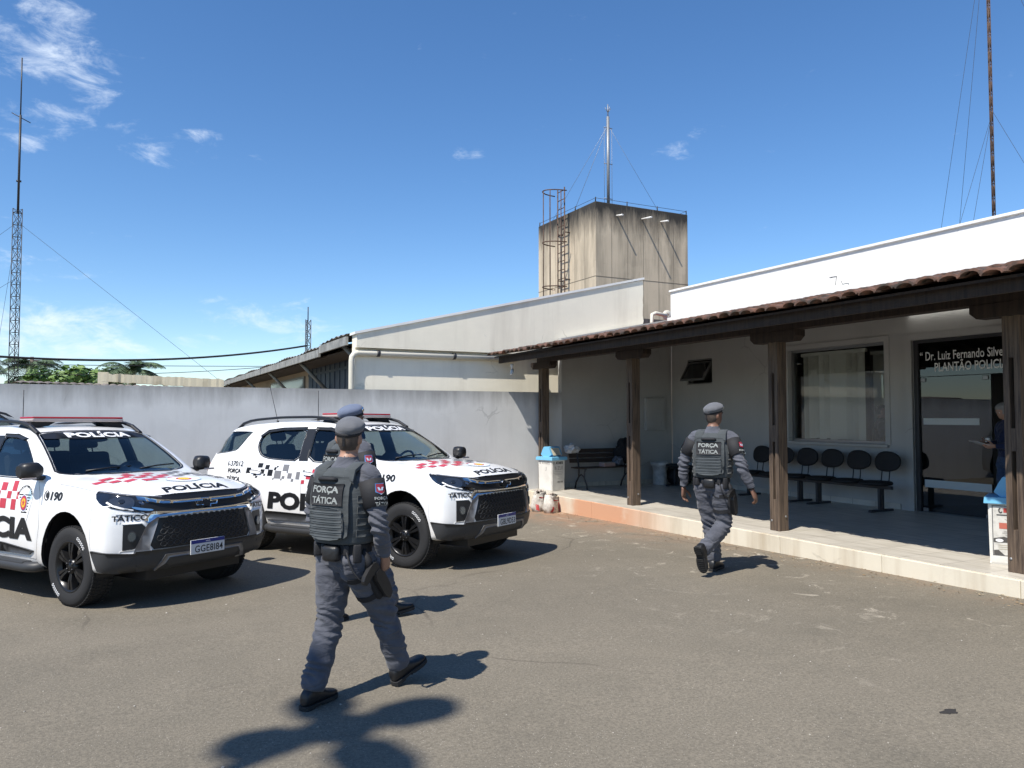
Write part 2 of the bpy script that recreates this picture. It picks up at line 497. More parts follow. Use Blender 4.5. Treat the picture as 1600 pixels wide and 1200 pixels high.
def tile_floor_mat():
    m = bpy.data.materials.new("porch_tiles"); m.use_nodes = True
    nt = m.node_tree; N = nt.nodes; L = nt.links; b = N['Principled BSDF']
    b.inputs['Roughness'].default_value = .38; b.inputs['Specular IOR Level'].default_value = .35
    tc = N.new('ShaderNodeTexCoord')
    br = N.new('ShaderNodeTexBrick'); L.new(tc.outputs['Object'], br.inputs['Vector'])
    br.offset = 0.0; br.inputs['Scale'].default_value = 1.0; br.inputs['Brick Width'].default_value = .46; br.inputs['Row Height'].default_value = .46
    br.inputs['Mortar Size'].default_value = .004; br.inputs['Color1'].default_value = (.56, .52, .45, 1); br.inputs['Color2'].default_value = (.50, .465, .40, 1)
    br.inputs['Mortar'].default_value = (.27, .245, .21, 1)
    mp = N.new('ShaderNodeMapping'); mp.inputs['Scale'].default_value = (9, 1.2, 1); L.new(tc.outputs['Object'], mp.inputs['Vector'])
    n = N.new('ShaderNodeTexNoise'); n.inputs['Scale'].default_value = 2; n.inputs['Detail'].default_value = 8; L.new(mp.outputs[0], n.inputs['Vector'])
    r = N.new('ShaderNodeMapRange'); r.inputs['From Min'].default_value = .4; r.inputs['From Max'].default_value = .64; L.new(n.outputs['Fac'], r.inputs['Value'])
    x = N.new('ShaderNodeMix'); x.data_type = 'RGBA'; x.blend_type = 'MULTIPLY'
    L.new(r.outputs[0], x.inputs['Factor']); L.new(br.outputs['Color'], x.inputs['A']); x.inputs['B'].default_value = (.80, .79, .77, 1)
    L.new(x.outputs['Result'], b.inputs['Base Color'])
    return m

M_ASPH = asphalt_mat()
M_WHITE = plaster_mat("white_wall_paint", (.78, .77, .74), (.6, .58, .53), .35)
M_SHADEW = plaster_mat("shade_darkened_paint", (.42, .41, .39), (.34, .33, .31), .4)  # paint darkened to stand in for the porch shade
M_GREYW = plaster_mat("grey_boundary_paint", (.63, .63, .615), (.45, .445, .43), .55, ztop=2.25, zspan=.75, streak_top=(.33, .325, .31), cut=(.48, .72))
M_GABLE = plaster_mat("aged_gable_paint", (.86, .80, .66), (.62, .56, .45), .55, ztop=5.6, zspan=1.6, streak_top=(.4, .38, .34))
M_CREAM = plaster_mat("cream_kerb_paint", (.66, .60, .48), (.40, .32, .22), .7, cut=(.46, .68))
M_CONC = plaster_mat("tower_concrete", (.56, .47, .35), (.24, .205, .155), .7, ztop=9.0, zspan=2.0, streak_top=(.045, .042, .038), cut=(.42, .64))
M_BEIGE = plaster_mat("beige_neighbour_paint", (.46, .36, .26), (.32, .25, .18), .4)
M_OLDBEAM = plaster_mat("crumbling_beam_paint", (.78, .69, .50), (.34, .29, .20), .8, cut=(.46, .62))
M_TILEF = tile_floor_mat()
M_WOOD = mat("dark_stained_wood", (.036, .023, .016), .75, col2=(.016, .011, .009), noise_scale=3, stretch=(9, 9, .7), bump=.3, bump_scale=14)
M_WOODP = mat("weathered_post_wood", (.125, .088, .060), .8, col2=(.048, .033, .024), noise_scale=3.5, stretch=(11, 11, .6), bump=.4, bump_scale=12)
M_CLAY = mat("clay_roof_tiles", (.165, .082, .055), .9, col2=(.055, .043, .035), noise_scale=7, c2amt=(.40, .58), bump=.4, bump_scale=30)
M_PVC = mat("cream_pipe_plastic", (.62, .58, .48), .45)
M_METAL = mat("dull_grey_steel", (.30, .30, .30), .5, .7)
M_RUST = mat("rusted_steel", (.12, .075, .055), .75, .3, noise_amt=.5)
M_DARKM = mat("dark_painted_steel", (.035, .035, .038), .5)
M_BLACK = mat("black_plastic", (.012, .012, .013), .45)
M_ALU = mat("anodised_aluminium", (.26, .26, .26), .35, .8)
M_GLASS = glass_mat("window_glass", (.90, .92, .91), ior=1.55)
M_DOORG = glass_mat("door_glass", (.40, .42, .43), ior=1.6)
M_WHITEP = mat("white_plastic", (.70, .69, .66), .4)
M_SIGN = mat("white_vinyl_letters", (.80, .80, .79), .6)
M_WIRE = mat("black_cable_sheath", (.02, .02, .022), .7)
M_GALV = mat("galvanised_wire", (.25, .26, .27), .5, .5)
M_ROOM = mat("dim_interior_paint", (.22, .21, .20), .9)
M_BLIND = mat("fabric_blind_strips", (.56, .54, .49), .9)
M_CORR = mat("aged_zinc_sheet", (.33, .32, .29), .6, .2, noise_amt=.35, noise_scale=3)

# ================================================================== ground
def build_ground():
    bm = BM()
    xs = [-900, -120, -40, -15, -6, 0, 4, 7.5, 12, 20, 60, 200, 900]
    ys = [-900, -120, -30, -6, -2, 0, 2, 4.5, 7, 10, 14.2, 20, 40, 100, 300, 900]
    g = [[bm.verts.new((x, y, gz(y))) for y in ys] for x in xs]
    for i in range(len(xs)-1):
        for j in range(len(ys)-1): bm.faces.new((g[i][j], g[i+1][j], g[i+1][j+1], g[i][j+1]))
    o = finish("asphalt_ground", bm, M_ASPH, smooth=True); tag(o, kind='structure')
build_ground()

FZ = 0.17          # porch floor
XK = 7.40          # kerb face
XP = 7.78          # posts
XW = 11.28         # front wall of the station
YB = 14.10         # face of the boundary wall
def build_porch():
    bm = BM(); box(bm, XK + .05, XW, -3.0, YB, -.35, FZ)
    tag(finish("porch_floor", bm, M_TILEF), kind='structure')
    # cream kerb cast in lengths
    bm = BM(); y = -3.0
    while y < YB - .05:
        y2 = min(y + 1.45, YB)
        box(bm, XK, XK + .05, y + .003, y2 - .003, -.35, FZ - .004, bev=.006)
        y = y2
    tag(finish("porch_kerb", bm, M_KERB), kind='structure')
def kerb_mat():
    m = M_CREAM.copy(); m.name = "soiled_cream_kerb"
    nt = m.node_tree; N = nt.nodes; L = nt.links; b = N['Principled BSDF']
    src = b.inputs['Base Color'].links[0].from_socket
    tc = N.new('ShaderNodeTexCoord'); sx = N.new('ShaderNodeSeparateXYZ'); L.new(tc.outputs['Object'], sx.inputs[0])
    n = N.new('ShaderNodeTexNoise'); n.inputs['Scale'].default_value = 1.3; n.inputs['Detail'].default_value = 6; L.new(tc.outputs['Object'], n.inputs['Vector'])
    def rng(v, a, c):
        r = N.new('ShaderNodeMapRange'); r.inputs['From Min'].default_value = a; r.inputs['From Max'].default_value = c; L.new(v, r.inputs['Value']); return r.outputs[0]
    a1 = rng(sx.outputs['Y'], 9.2, 10.6); a2 = rng(sx.outputs['Y'], 12.9, 11.9); am = N.new('ShaderNodeMath'); am.operation = 'MULTIPLY'; L.new(a1, am.inputs[0]); L.new(a2, am.inputs[1]); a = am.outputs[0]; d = rng(n.outputs['Fac'], .36, .52)
    mu = N.new('ShaderNodeMath'); mu.operation = 'MULTIPLY'; L.new(a, mu.inputs[0]); L.new(d, mu.inputs[1])
    x = N.new('ShaderNodeMix'); x.data_type = 'RGBA'; L.new(mu.outputs[0], x.inputs['Factor']); L.new(src, x.inputs['A']); x.inputs['B'].default_value = (.56, .31, .19, 1)
    L.new(x.outputs['Result'], b.inputs['Base Color'])
    return m
M_KERB = kerb_mat()
build_porch()

# ================================================================== police station
def wall_cells(bm, us, zs, holes, put):
    """rectangular wall pieces round openings; put(u0,u1,z0,z1)"""
    u = sorted({*us, *[h[0] for h in holes], *[h[1] for h in holes]})
    for a, b in zip(u, u[1:]):
        zz = [zs[0]]
        for h in sorted(holes, key=lambda h: h[2]):
            if h[0] <= a and h[1] >= b: zz += [h[2], h[3]]
        zz.append(zs[1])
        for k in range(0, len(zz), 2):
            if zz[k+1] - zz[k] > 1e-4: put(a, b, zz[k], zz[k+1])
WIN = (8.55, 10.62, 1.21, 2.92)
SWIN = (12.74, 13.56, 2.38, 2.93)
DOOR = (4.7, 8.06, FZ, 2.89)
def build_station():
    st = empty("police_station", (XW, 6, 0), 0, "white single storey police station with tiled porch and glass entrance", "building")
    inv = Matrix.Translation(-st.location)
    def part(name, bm, m, parent=st, **k):
        bmesh.ops.transform(bm, matrix=inv, verts=bm.verts[:]) if parent is st else None
        return finish(name, bm, m, parent, **k)
    def sub(name, bm, m, parent, **k):
        bmesh.ops.transform(bm, matrix=inv, verts=bm.verts[:])
        return finish(name, bm, m, parent, **k)
    # wall under the porch in shade-darkened paint, white parapet above
    bm = BM()
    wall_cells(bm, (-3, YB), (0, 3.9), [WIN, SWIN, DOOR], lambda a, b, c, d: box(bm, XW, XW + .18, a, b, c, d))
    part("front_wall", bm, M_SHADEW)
    bm = BM(); box(bm, XW - .012, XW + .2, -3, YB, 3.9, 4.54)
    part("parapet", bm, M_WHITE)
    bm = BM(); box(bm, XW - .05, XW + .26, -3, YB + .02, 4.54, 4.585, bev=.006)
    part("coping", bm, M_WHITE)
    # rust-black crack scratches in the parapet paint
    def pw(Y, z): return Vector((XW - .016, Y, z))
    for pl in (((9.62, 4.16), (9.47, 4.16), (9.50, 4.0)), ((9.37, 4.06), (9.35, 4.0), (9.22, 4.0), (9.25, 3.8))):
        bm = BM(); tube(bm, [pw(*a) for a in pl], .006, 4); part("wall_crack", bm, M_DARKM)
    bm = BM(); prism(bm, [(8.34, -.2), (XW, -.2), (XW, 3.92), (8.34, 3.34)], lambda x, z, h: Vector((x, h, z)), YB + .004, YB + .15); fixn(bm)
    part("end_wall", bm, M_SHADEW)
    # back, side and roof slab so that the rooms are dark
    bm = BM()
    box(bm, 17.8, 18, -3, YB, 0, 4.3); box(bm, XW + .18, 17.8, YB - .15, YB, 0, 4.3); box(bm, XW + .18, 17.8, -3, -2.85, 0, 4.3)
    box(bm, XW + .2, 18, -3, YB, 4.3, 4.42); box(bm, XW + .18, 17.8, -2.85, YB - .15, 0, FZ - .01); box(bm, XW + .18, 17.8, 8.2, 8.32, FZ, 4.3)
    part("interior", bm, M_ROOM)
    bm = BM(); box(bm, XW - .018, XW, 8.3, YB, FZ, FZ + .09); box(bm, XW - .4 + .4 - .018, XW, -3, DOOR[0], FZ, FZ + .09); box(bm, 8.34, XW - .02, YB - .018 + .004, YB + .004, FZ, FZ + .09)
    part("skirting", bm, M_TILEF)
    # large window: frame, pane, sill, blinds
    y0, y1, z0, z1 = WIN
    bm = BM(); x0, x1 = XW + .08, XW + .14; t = .045
    box(bm, x0, x1, y0, y1, z0, z0 + t); box(bm, x0, x1, y0, y1, z1 - t, z1); box(bm, x0, x1, y0, y0 + t, z0 + t, z1 - t); box(bm, x0, x1, y1 - t, y1, z0 + t, z1 - t)
    w = part("window", bm, M_ALU)
    bm = BM(); box(bm, x0 + .028, x0 + .034, y0 + t, y1 - t, z0 + t, z1 - t); sub("pane", bm, M_GLASS, w)
    bm = BM(); box(bm, XW - .06, XW + .08, y0 - .05, y1 + .05, z0 - .05, z0 - .002, bev=.006); sub("sill", bm, M_SHADEW, w)
    for xo, ya_, yb_, n in ((.24, 9.14, 10.46, 11), (.95, 8.30, 9.5, 10)):  # second, deeper panel is added as a pale backdrop so the figure shows
        bm = BM()
        for k in range(n):
            yc = ya_ + (yb_ - ya_) * (k + .5) / n; a = R(random.uniform(28, 74))
            box(bm, -.002, .002, -.060, .060, z0 + .04 + random.uniform(0, .03), z1 - .12, M=Matrix.Translation((XW + xo, yc, 0)) @ Matrix.Rotation(a, 4, 'Z'))
        box(bm, XW + xo - .03, XW + xo + .03, ya_ - .05, yb_ + .05, z1 - .12, z1 - .06)
        sub("vertical_blind", bm, M_BLIND, w)
    # plaster surrounds of the openings
    bm = BM()
    for (a, b, c, d) in (WIN,):
        box(bm, XW - .022, XW, a - .09, a, c, d + .09); box(bm, XW - .022, XW, b, b + .09, c, d + .09); box(bm, XW - .022, XW, a, b, d, d + .09)
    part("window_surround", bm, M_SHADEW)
    # small tilting window
    y0, y1, z0, z1 = SWIN
    bm = BM(); t = .03; x0, x1 = XW + .03, XW + .08
    box(bm, x0, x1, y0, y1, z0, z0 + t); box(bm, x0, x1, y0, y1, z1 - t, z1); box(bm, x0, x1, y0, y0 + t, z0 + t, z1 - t); box(bm, x0, x1, y1 - t, y1, z0 + t, z1 - t)
    w2 = part("tilt_window", bm, M_ALU)
    Mx = Matrix.Translation((XW + .03, 0, z1 - .07)) @ Matrix.Rotation(R(32), 4, 'Y')
    bm = BM(); h = z1 - z0 - .08
    for q in ((-.02, .02, y0 + .03, y1 - .03, -.03, 0), (-.02, .02, y0 + .03, y1 - .03, -h, -h + .03), (-.02, .02, y0 + .03, y0 + .06, -h + .03, -.03), (-.02, .02, y1 - .06, y1 - .03, -h + .03, -.03)):
        box(bm, *q, M=Mx)
    s = sub("sash", bm, M_ALU, w2)
    bm = BM(); box(bm, -.003, .003, y0 + .06, y1 - .06, -h + .03, -.03, M=Mx); sub("pane", bm, M_DOORG, w2)
    # entrance: frame, fixed transom with lettering, hinged leaf, fixed leaf
    y0, y1, z0, z1 = DOOR
    bm = BM()
    box(bm, XW + .04, XW + .13, y1 - .07, y1, z0, z1); box(bm, XW + .04, XW + .13, y0, y0 + .07, z0, z1); box(bm, XW + .04, XW + .13, y0 + .07, y1 - .07, z1 - .05, z1)
    fr = part("door_frame", bm, M_DARKM)
    bm = BM(); box(bm, XW - .025, XW + .02, y1, y1 + .13, z0, z1 + .1); box(bm, XW - .025, XW + .02, y0 - .13, y0, z0, z1 + .1); box(bm, XW - .025, XW + .02, y0, y1, z1, z1 + .1)
    sub("architrave", bm, M_SHADEW, fr)
    ztr = 2.30
    bm = BM(); box(bm, XW + .07, XW + .078, y0 + .07, y1 - .07, ztr + .005, z1 - .05)
    tr = part("transom_pane", bm, M_DOORG)
    def sgn(body, ystart, zb, wd, ht):
        vs, fs = text_geo(body, width=wd, height=ht, bold=.012, center=False, spacing=1.02)
        bm = BM(); bv = [bm.verts.new((XW + .066, ystart - x, zb + y)) for x, y in vs]
        for f in fs:
            try: bm.faces.new([bv[i] for i in f])
            except ValueError: pass
        return sub("sign_lettering", bm, M_SIGN, tr)
    sgn("“ Dr. Luiz Fernando Silveira ”", 7.965, 2.555, 1.52, .140)
    sgn("PLANTÃO POLICIAL", 7.72, 2.375, 1.18, .170)
    ya, yb = 6.86, y1 - .08
    bm = BM(); box(bm, XW + .075, XW + .083, ya, yb, z0 + .015, ztr - .005)
    d = part("glass_door", bm, M_DOORG)
    for a_, c_, d_ in ((ya + .18, 1.545, 1.645), (ya + .02, .56, .68)):
        bm = BM(); box(bm, XW + .070, XW + .0745, a_, yb - .05, c_, d_); sub("frosted_strip", bm, mat("frosted_vinyl", (.5, .53, .52), .8), d)
    bm = BM(); box(bm, XW + .05, XW + .1, ya + .03, ya + .09, 1.22, 1.36, bev=.012); sub("door_lock", bm, M_WHITEP, d)
    for yy in (ya + .03, yb - .1):
        for zz in (z0 + .006, ztr - .08):
            bm = BM(); box(bm, XW + .055, XW + .1, yy, yy + .08, zz, zz + .06, bev=.006); sub("door_hinge", bm, M_ALU, d)
    bm = BM(); box(bm, XW + .075, XW + .083, y0 + .08, y0 + .95, z0 + .015, ztr - .005); part("glass_door", bm, M_DOORG)
    # a notice and switch inside, porch end wall box
    # ---------------- porch roof
    XE, ZE, SL = 6.72, 2.90, (3.80 - 2.90) / (XW - 6.72)
    YA, YE = 0.2, 14.04
    bm = BM()      # boarded soffit
    def roofp(x, z): return ZE + (x - XE) * SL + z
    v = [bm.verts.new(p) for p in ((XE, YA, roofp(XE, -.02)), (XW - .02, YA, roofp(XW - .02, -.02)), (XW - .02, YE, roofp(XW - .02, -.02)), (XE, YE, roofp(XE, -.02)))]
    w_ = [bm.verts.new(p.co + Vector((0, 0, -.025))) for p in v]
    bm.faces.new(v); bm.faces.new(w_[::-1])
    for k in range(4): bm.faces.new((v[k], w_[k], w_[(k+1) % 4], v[(k+1) % 4]))
    rf = part("porch_roof", bm, M_WOOD)
    bm = BM()      # clay tiles, every one a tapered half barrel
    ny = int((YE - YA) / .205); nx = 13; ln = (XW - .1 - XE + .06) / nx
    for j in range(ny + 1):
        yc = YA + .05 + j * .205
        if yc > YE - .04: break
        for i in range(nx):
            xa = XE - .14 + i * ln + random.uniform(-.035, .03); xb = xa + ln + .06
            lift = random.uniform(-.012, .012) + .014; dy = random.uniform(-.014, .014)
            rings = []
            for x, r_, dz in ((xa, .103, .022), (xb, .088, .0)):
                ring = []
                for k in range(7):
                    a = PI * k / 6
                    ring.append(Vector((x, yc + dy + r_ * math.cos(a), roofp(x, lift + dz) + .048 * math.sin(a) * (r_/.1))))
                inner = []
                for k in range(6, -1, -1):
                    a = PI * k / 6
                    inner.append(Vector((x, yc + dy + (r_-.016) * math.cos(a), roofp(x, lift + dz) - .012 + .048 * math.sin(a) * ((r_-.016)/.1))))
                rings.append(ring + inner)
            loft(bm, rings, smooth=False)
    for j in range(ny + 1):   # channel tiles between
        yc = YA + .05 + (j + .5) * .205
        if yc > YE - .1: break
        for i in range(nx):
            xa = XE - .06 + i * ln; xb = xa + ln + .02
            q = [[bm.verts.new((x, yc + .075 * math.cos(PI + PI * k / 4), roofp(x, .012 + z_) + .03 * (1 + math.sin(PI + PI * k / 4)))) for k in range(5)] for x, z_ in ((xa, .02), (xb, 0))]
            for k in range(4): bm.faces.new((q[0][k], q[0][k+1], q[1][k+1], q[1][k]))
    sub("roof_tiles", bm, M_CLAY, rf)
    bm = BM(); box(bm, XW - .16, XW - .014, YA, YE, roofp(XW, .03), roofp(XW, .13)); sub("flashing", bm, M_WHITE, rf)
    bm = BM()
    y = YA + .3
    while y < YE:
        M_ = Matrix.Translation((XE + .142, y, roofp(XE + .142, -.048))) @ Matrix.Rotation(-math.atan(SL), 4, 'Y')
        box(bm, 0, (XW - .16 - XE) / math.cos(math.atan(SL)), -.03, .03, -.13, 0, M=M_); y += .62
    sub("rafter", bm, M_WOOD, rf)
    bm = BM(); box(bm, XE + .10, XE + .14, YA, YE, roofp(XE, -.150), roofp(XE, -.010)); sub("eaves_board", bm, M_WOOD, rf)
    bm = BM(); box(bm, XP - .08, XP + .08, YA, YE, 2.80, 2.955); bmesh.ops.bevel(bm, geom=bm.edges[:], offset=.006, segments=1, affect='EDGES')
    part("porch_beam", bm, M_WOOD)
    # posts: two planks with a slot between them, blocked at mid height and foot
    for yp in (1.1, 4.45, 7.52, 10.76, 13.88):
        bm = BM(); s = .082
        for a, b in ((-s, -.022), (.022, s)): box(bm, XP - s, XP + s, yp + a, yp + b, FZ - .002, 2.66, bev=.004)
        for a, b in ((FZ, .58), (1.34, 1.56), (2.25, 2.655)): box(bm, XP - s + .004, XP + s - .004, yp - .022, yp + .022, a, b)
        p = part("porch_post", bm, M_WOODP)
        bm = BM()
        poly = [(-.40, 2.80), (-.40, 2.72), (-.33, 2.66), (.33, 2.66), (.40, 2.72), (.40, 2.80)]
        prism(bm, poly, lambda q, z, h: Vector((XP + h, yp + q, z - .001)), -.085, .085)
        sub("post_bracket", bm, M_WOOD, p)
        bm = BM(); lathe(bm, [(0, 0), (.014, 0), (.014, .01), (0, .012)], 8, 'x', (XP - s - .006, yp + .05, .3)); sub("bolt", bm, M_METAL, p)
        bm = BM(); lathe(bm, [(0, 0), (.014, 0), (.014, .01), (0, .012)], 8, 'y', (XP + .03, yp - s - .012, .36)); sub("bolt", bm, M_METAL, p)
build_station()

# lit tube over the door, camera under the eaves, box on end wall
t = empty("tube_light", (XW - .08, 7.43, 3.33), 0, "lit white fluorescent tube above the glass entrance", "lamp")
bm = BM(); tube(bm, ((0, -.66, -.02), (0, .66, -.02)), .017, 10); finish("tube", bm, mat("lit_tube", (.9, .9, .9), .4, emit=(1, 1, .97, 2.2)), t)
bm = BM(); box(bm, .01, .068, -.70, .70, 0, .05, bev=.004); box(bm, -.02, .02, -.69, -.66, -.04, .02); box(bm, -.02, .02, .66, .69, -.04, .02); finish("fixture", bm, M_WHITEP, t)

c = empty("security_camera", (6.95, 13.7, 2.66), 0, "small white camera hanging under the far corner of the porch eaves", "camera")
bm = BM(); lathe(bm, [(0, .06), (.035, .06), (.035, .02), (.02, 0), (.014, -.05), (0, -.05)], 12); finish("mount", bm, M_WHITEP, c)
bm = BM(); tube(bm, ((.02, .02, -.05), (-.05, -.09, -.13)), .034, 10); blob(bm, (-.06, -.1, -.14), (.03, .03, .03), 8, 6); finish("housing", bm, M_WHITEP, c)

mb = empty("meter_box", (10.75, YB + .004, 1.72), 0, "white metal meter box on the porch end wall", "box")
bm = BM(); box(bm, -.26, .26, -.09, 0, -.36, .36, bev=.01); finish("case", bm, M_SHADEW, mb)
bm = BM(); box(bm, -.22, .22, -.1, -.09, -.31, .31, bev=.004); box(bm, .1, .14, -.115, -.1, -.03, .03); finish("door", bm, M_SHADEW, mb)

# ================================================================== boundary wall and gable wall
bm = BM()
for k in range(12):
    a = -17 + k * 2.12; b = min(a + 2.12, 8.34)
    box(bm, a, b, YB, YB + .16, -.6, 2.18)
bmesh.ops.remove_doubles(bm, verts=bm.verts[:], dist=.001)
o = finish("boundary_wall", bm, M_GREYW); tag(o, "long grey painted wall with dark run-off stains behind the police cars", "wall")
t = empty("ground_pipe", (5.5, YB - .07, .02), 0, "pale pipe lying along the foot of the grey wall", "pipe")
bm = BM(); tube(bm, ((-2, 0, 0), (1.88, 0, .0)), .045, 10); finish("pipe_run", bm, M_PVC, t)
bm = BM(); tube(bm, ((-2, .0, .12), (1.88, 0, .12)), .028, 8); finish("thin_pipe", bm, M_METAL, t)

def build_gable():
    g = empty("gable_wall", (6, YB, 0), 0, "tall sloping pale wall with overhanging upper half above the grey wall", "wall")
    T = Matrix.Translation((-6, -YB, 0)); K = 1.021
    def put(name, bm, m):
        fixn(bm); bmesh.ops.transform(bm, matrix=T, verts=bm.verts[:]); finish(name, bm, m, g)
    G0 = YB + .30
    XA, XB = 3.94, 10.62
    top = lambda x: 3.27 + (x - XA) * (4.84 - 3.27) / (XB - XA)
    bm = BM(); prism(bm, [(XA, 1.5), (8.6, 1.5), (8.6, 2.985), (XA, 2.985)], lambda x, z, h: Vector((x, h, z)), G0, G0 + .2); put("lower_wall", bm, M_GABLE)
    bm = BM()
    pts = [(XA, 2.985), (8.6, 2.985), (8.6, 3.3), (XB, 3.5)]
    pts += [(XB + random.uniform(-.03, .03), 3.5 + .12 * k) for k in range(1, 10)]
    pts += [(XB, 4.80)] + [(XB - (XB - XA) * k / 8, top(XB - (XB - XA) * k / 8) - .03) for k in range(1, 9)]
    prism(bm, pts, lambda x, z, h: Vector((x, h, z)), G0 - .12, G0 + .19); put("upper_wall", bm, M_GABLE)
    bm = BM()
    prism(bm, [(XA - .04, top(XA - .04) - .028), (XB + .02, top(XB + .02) - .028), (XB + .02, top(XB + .02) + .02), (XA - .04, top(XA - .04) + .02)], lambda x, z, h: Vector((x, h, z)), G0 - .15, G0 + .24); put("coping", bm, M_WHITE)
build_gable()
t = empty("drain_pipe", (3.86, YB + .235, 2), 0, "cream plastic pipe bending down at the corner of the pale gable wall", "pipe")
bm = BM(); pl = [(-.0, -.0, -1.9), (-.0, 0, .72), (.008, 0, .80), (.05, 0, .86), (.13, 0, .885), (3.5, 0, .875)]
tube(bm, pl, .055, 12); finish("pipe_run", bm, M_PVC, t)
for x in (.52, 2.1):
    bm = BM(); tube(bm, ((x - .03, 0, .886), (x + .03, 0, .886)), .066, 12); finish("pipe_clamp", bm, M_DARKM, t)

# neighbour building with lean-to canopy
def build_neighbour():
    nb = empty("neighbour_building", (4.8, 15, 0), 0, "low beige building with sagging zinc canopy behind the grey wall", "building")
    T = Matrix.Translation((-4.8, -15, 0))
    def part(n, bm, m, p=nb, **k):
        bmesh.ops.transform(bm, matrix=T, verts=bm.verts[:]); return finish(n, bm, m, p, **k)
    bm = BM(); box(bm, 4.8, 10.2, 14.75, 41, 0, 3.3); part("wall", bm, M_BEIGE)
    bm = BM(); box(bm, 4.74, 4.795, 17.6, 22.2, 0, 3.12, mi=0)
    for k in range(9): box(bm, 4.725, 4.74, 17.65 + k * .5, 17.7 + k * .5, 0, 3.1)
    for z in (.4, 1.2, 2.0, 2.8): box(bm, 4.72, 4.739, 17.6, 22.2, z, z + .06)
    part("metal_gate", bm, mat("dark_blue_gate_paint", (.02, .035, .06), .5))
    bm = BM(); box(bm, 4.745, 4.795, 22.9, 28.5, 1.4, 2.85); w = part("window", bm, M_ALU)
    bm = BM(); box(bm, 4.735, 4.744, 23.0, 28.4, 1.45, 2.8); part("pane", bm, mat("dusty_glass", (.20, .21, .20), .15), w)
    bm = BM(); box(bm, 4.735, 4.795, 31.0, 35.0, .9, 2.6); part("shutter", bm, mat("faded_shutter", (.30, .22, .15), .7))
    # canopy: corrugated sheet on steel, in two lengths that do not quite line up
    cs = []
    for (a, b, dz, xo) in ((14.62, 16.9, .05, 3.84), (16.95, 41, -.02, 3.84)):
        bm = BM(); n = int((b - a) / .18)
        rows = []
        for x, z in ((xo - .02, 3.20 + dz), (5.2, 3.40 + dz)):
            rows.append([(x, a + (b - a) * k / n, z + .018 * math.cos(k * PI) + .02 * math.sin(k * .37)) for k in range(n + 1)])
        up = [[bm.verts.new(p) for p in r] for r in rows]
        for k in range(n): bm.faces.new((up[0][k], up[1][k], up[1][k+1], up[0][k+1]))
        c = part("canopy", bm, M_CORR)
        bm = BM(); box(bm, xo - .02, xo + .03, a, b, 3.00 + dz, 3.165 + dz); part("fascia", bm, M_CORR, c)
    for y in (15.3, 19.8, 24.5, 29.5, 35):
        bm = BM(); tube(bm, ((3.95, y, 3.10), (4.78, y, 2.25)), .05, 6); part("strut", bm, M_CORR)
    bm = BM(); box(bm, 4.05, 4.8, 14.7, 41, 3.0, 3.03); part("soffit", bm, mat("dark_soffit_boards", (.06, .045, .035), .9))
    bm = BM(); box(bm, 5.0, 10.3, 14.75, 41, 3.3, 3.37); part("roof", bm, M_CORR)
build_neighbour()

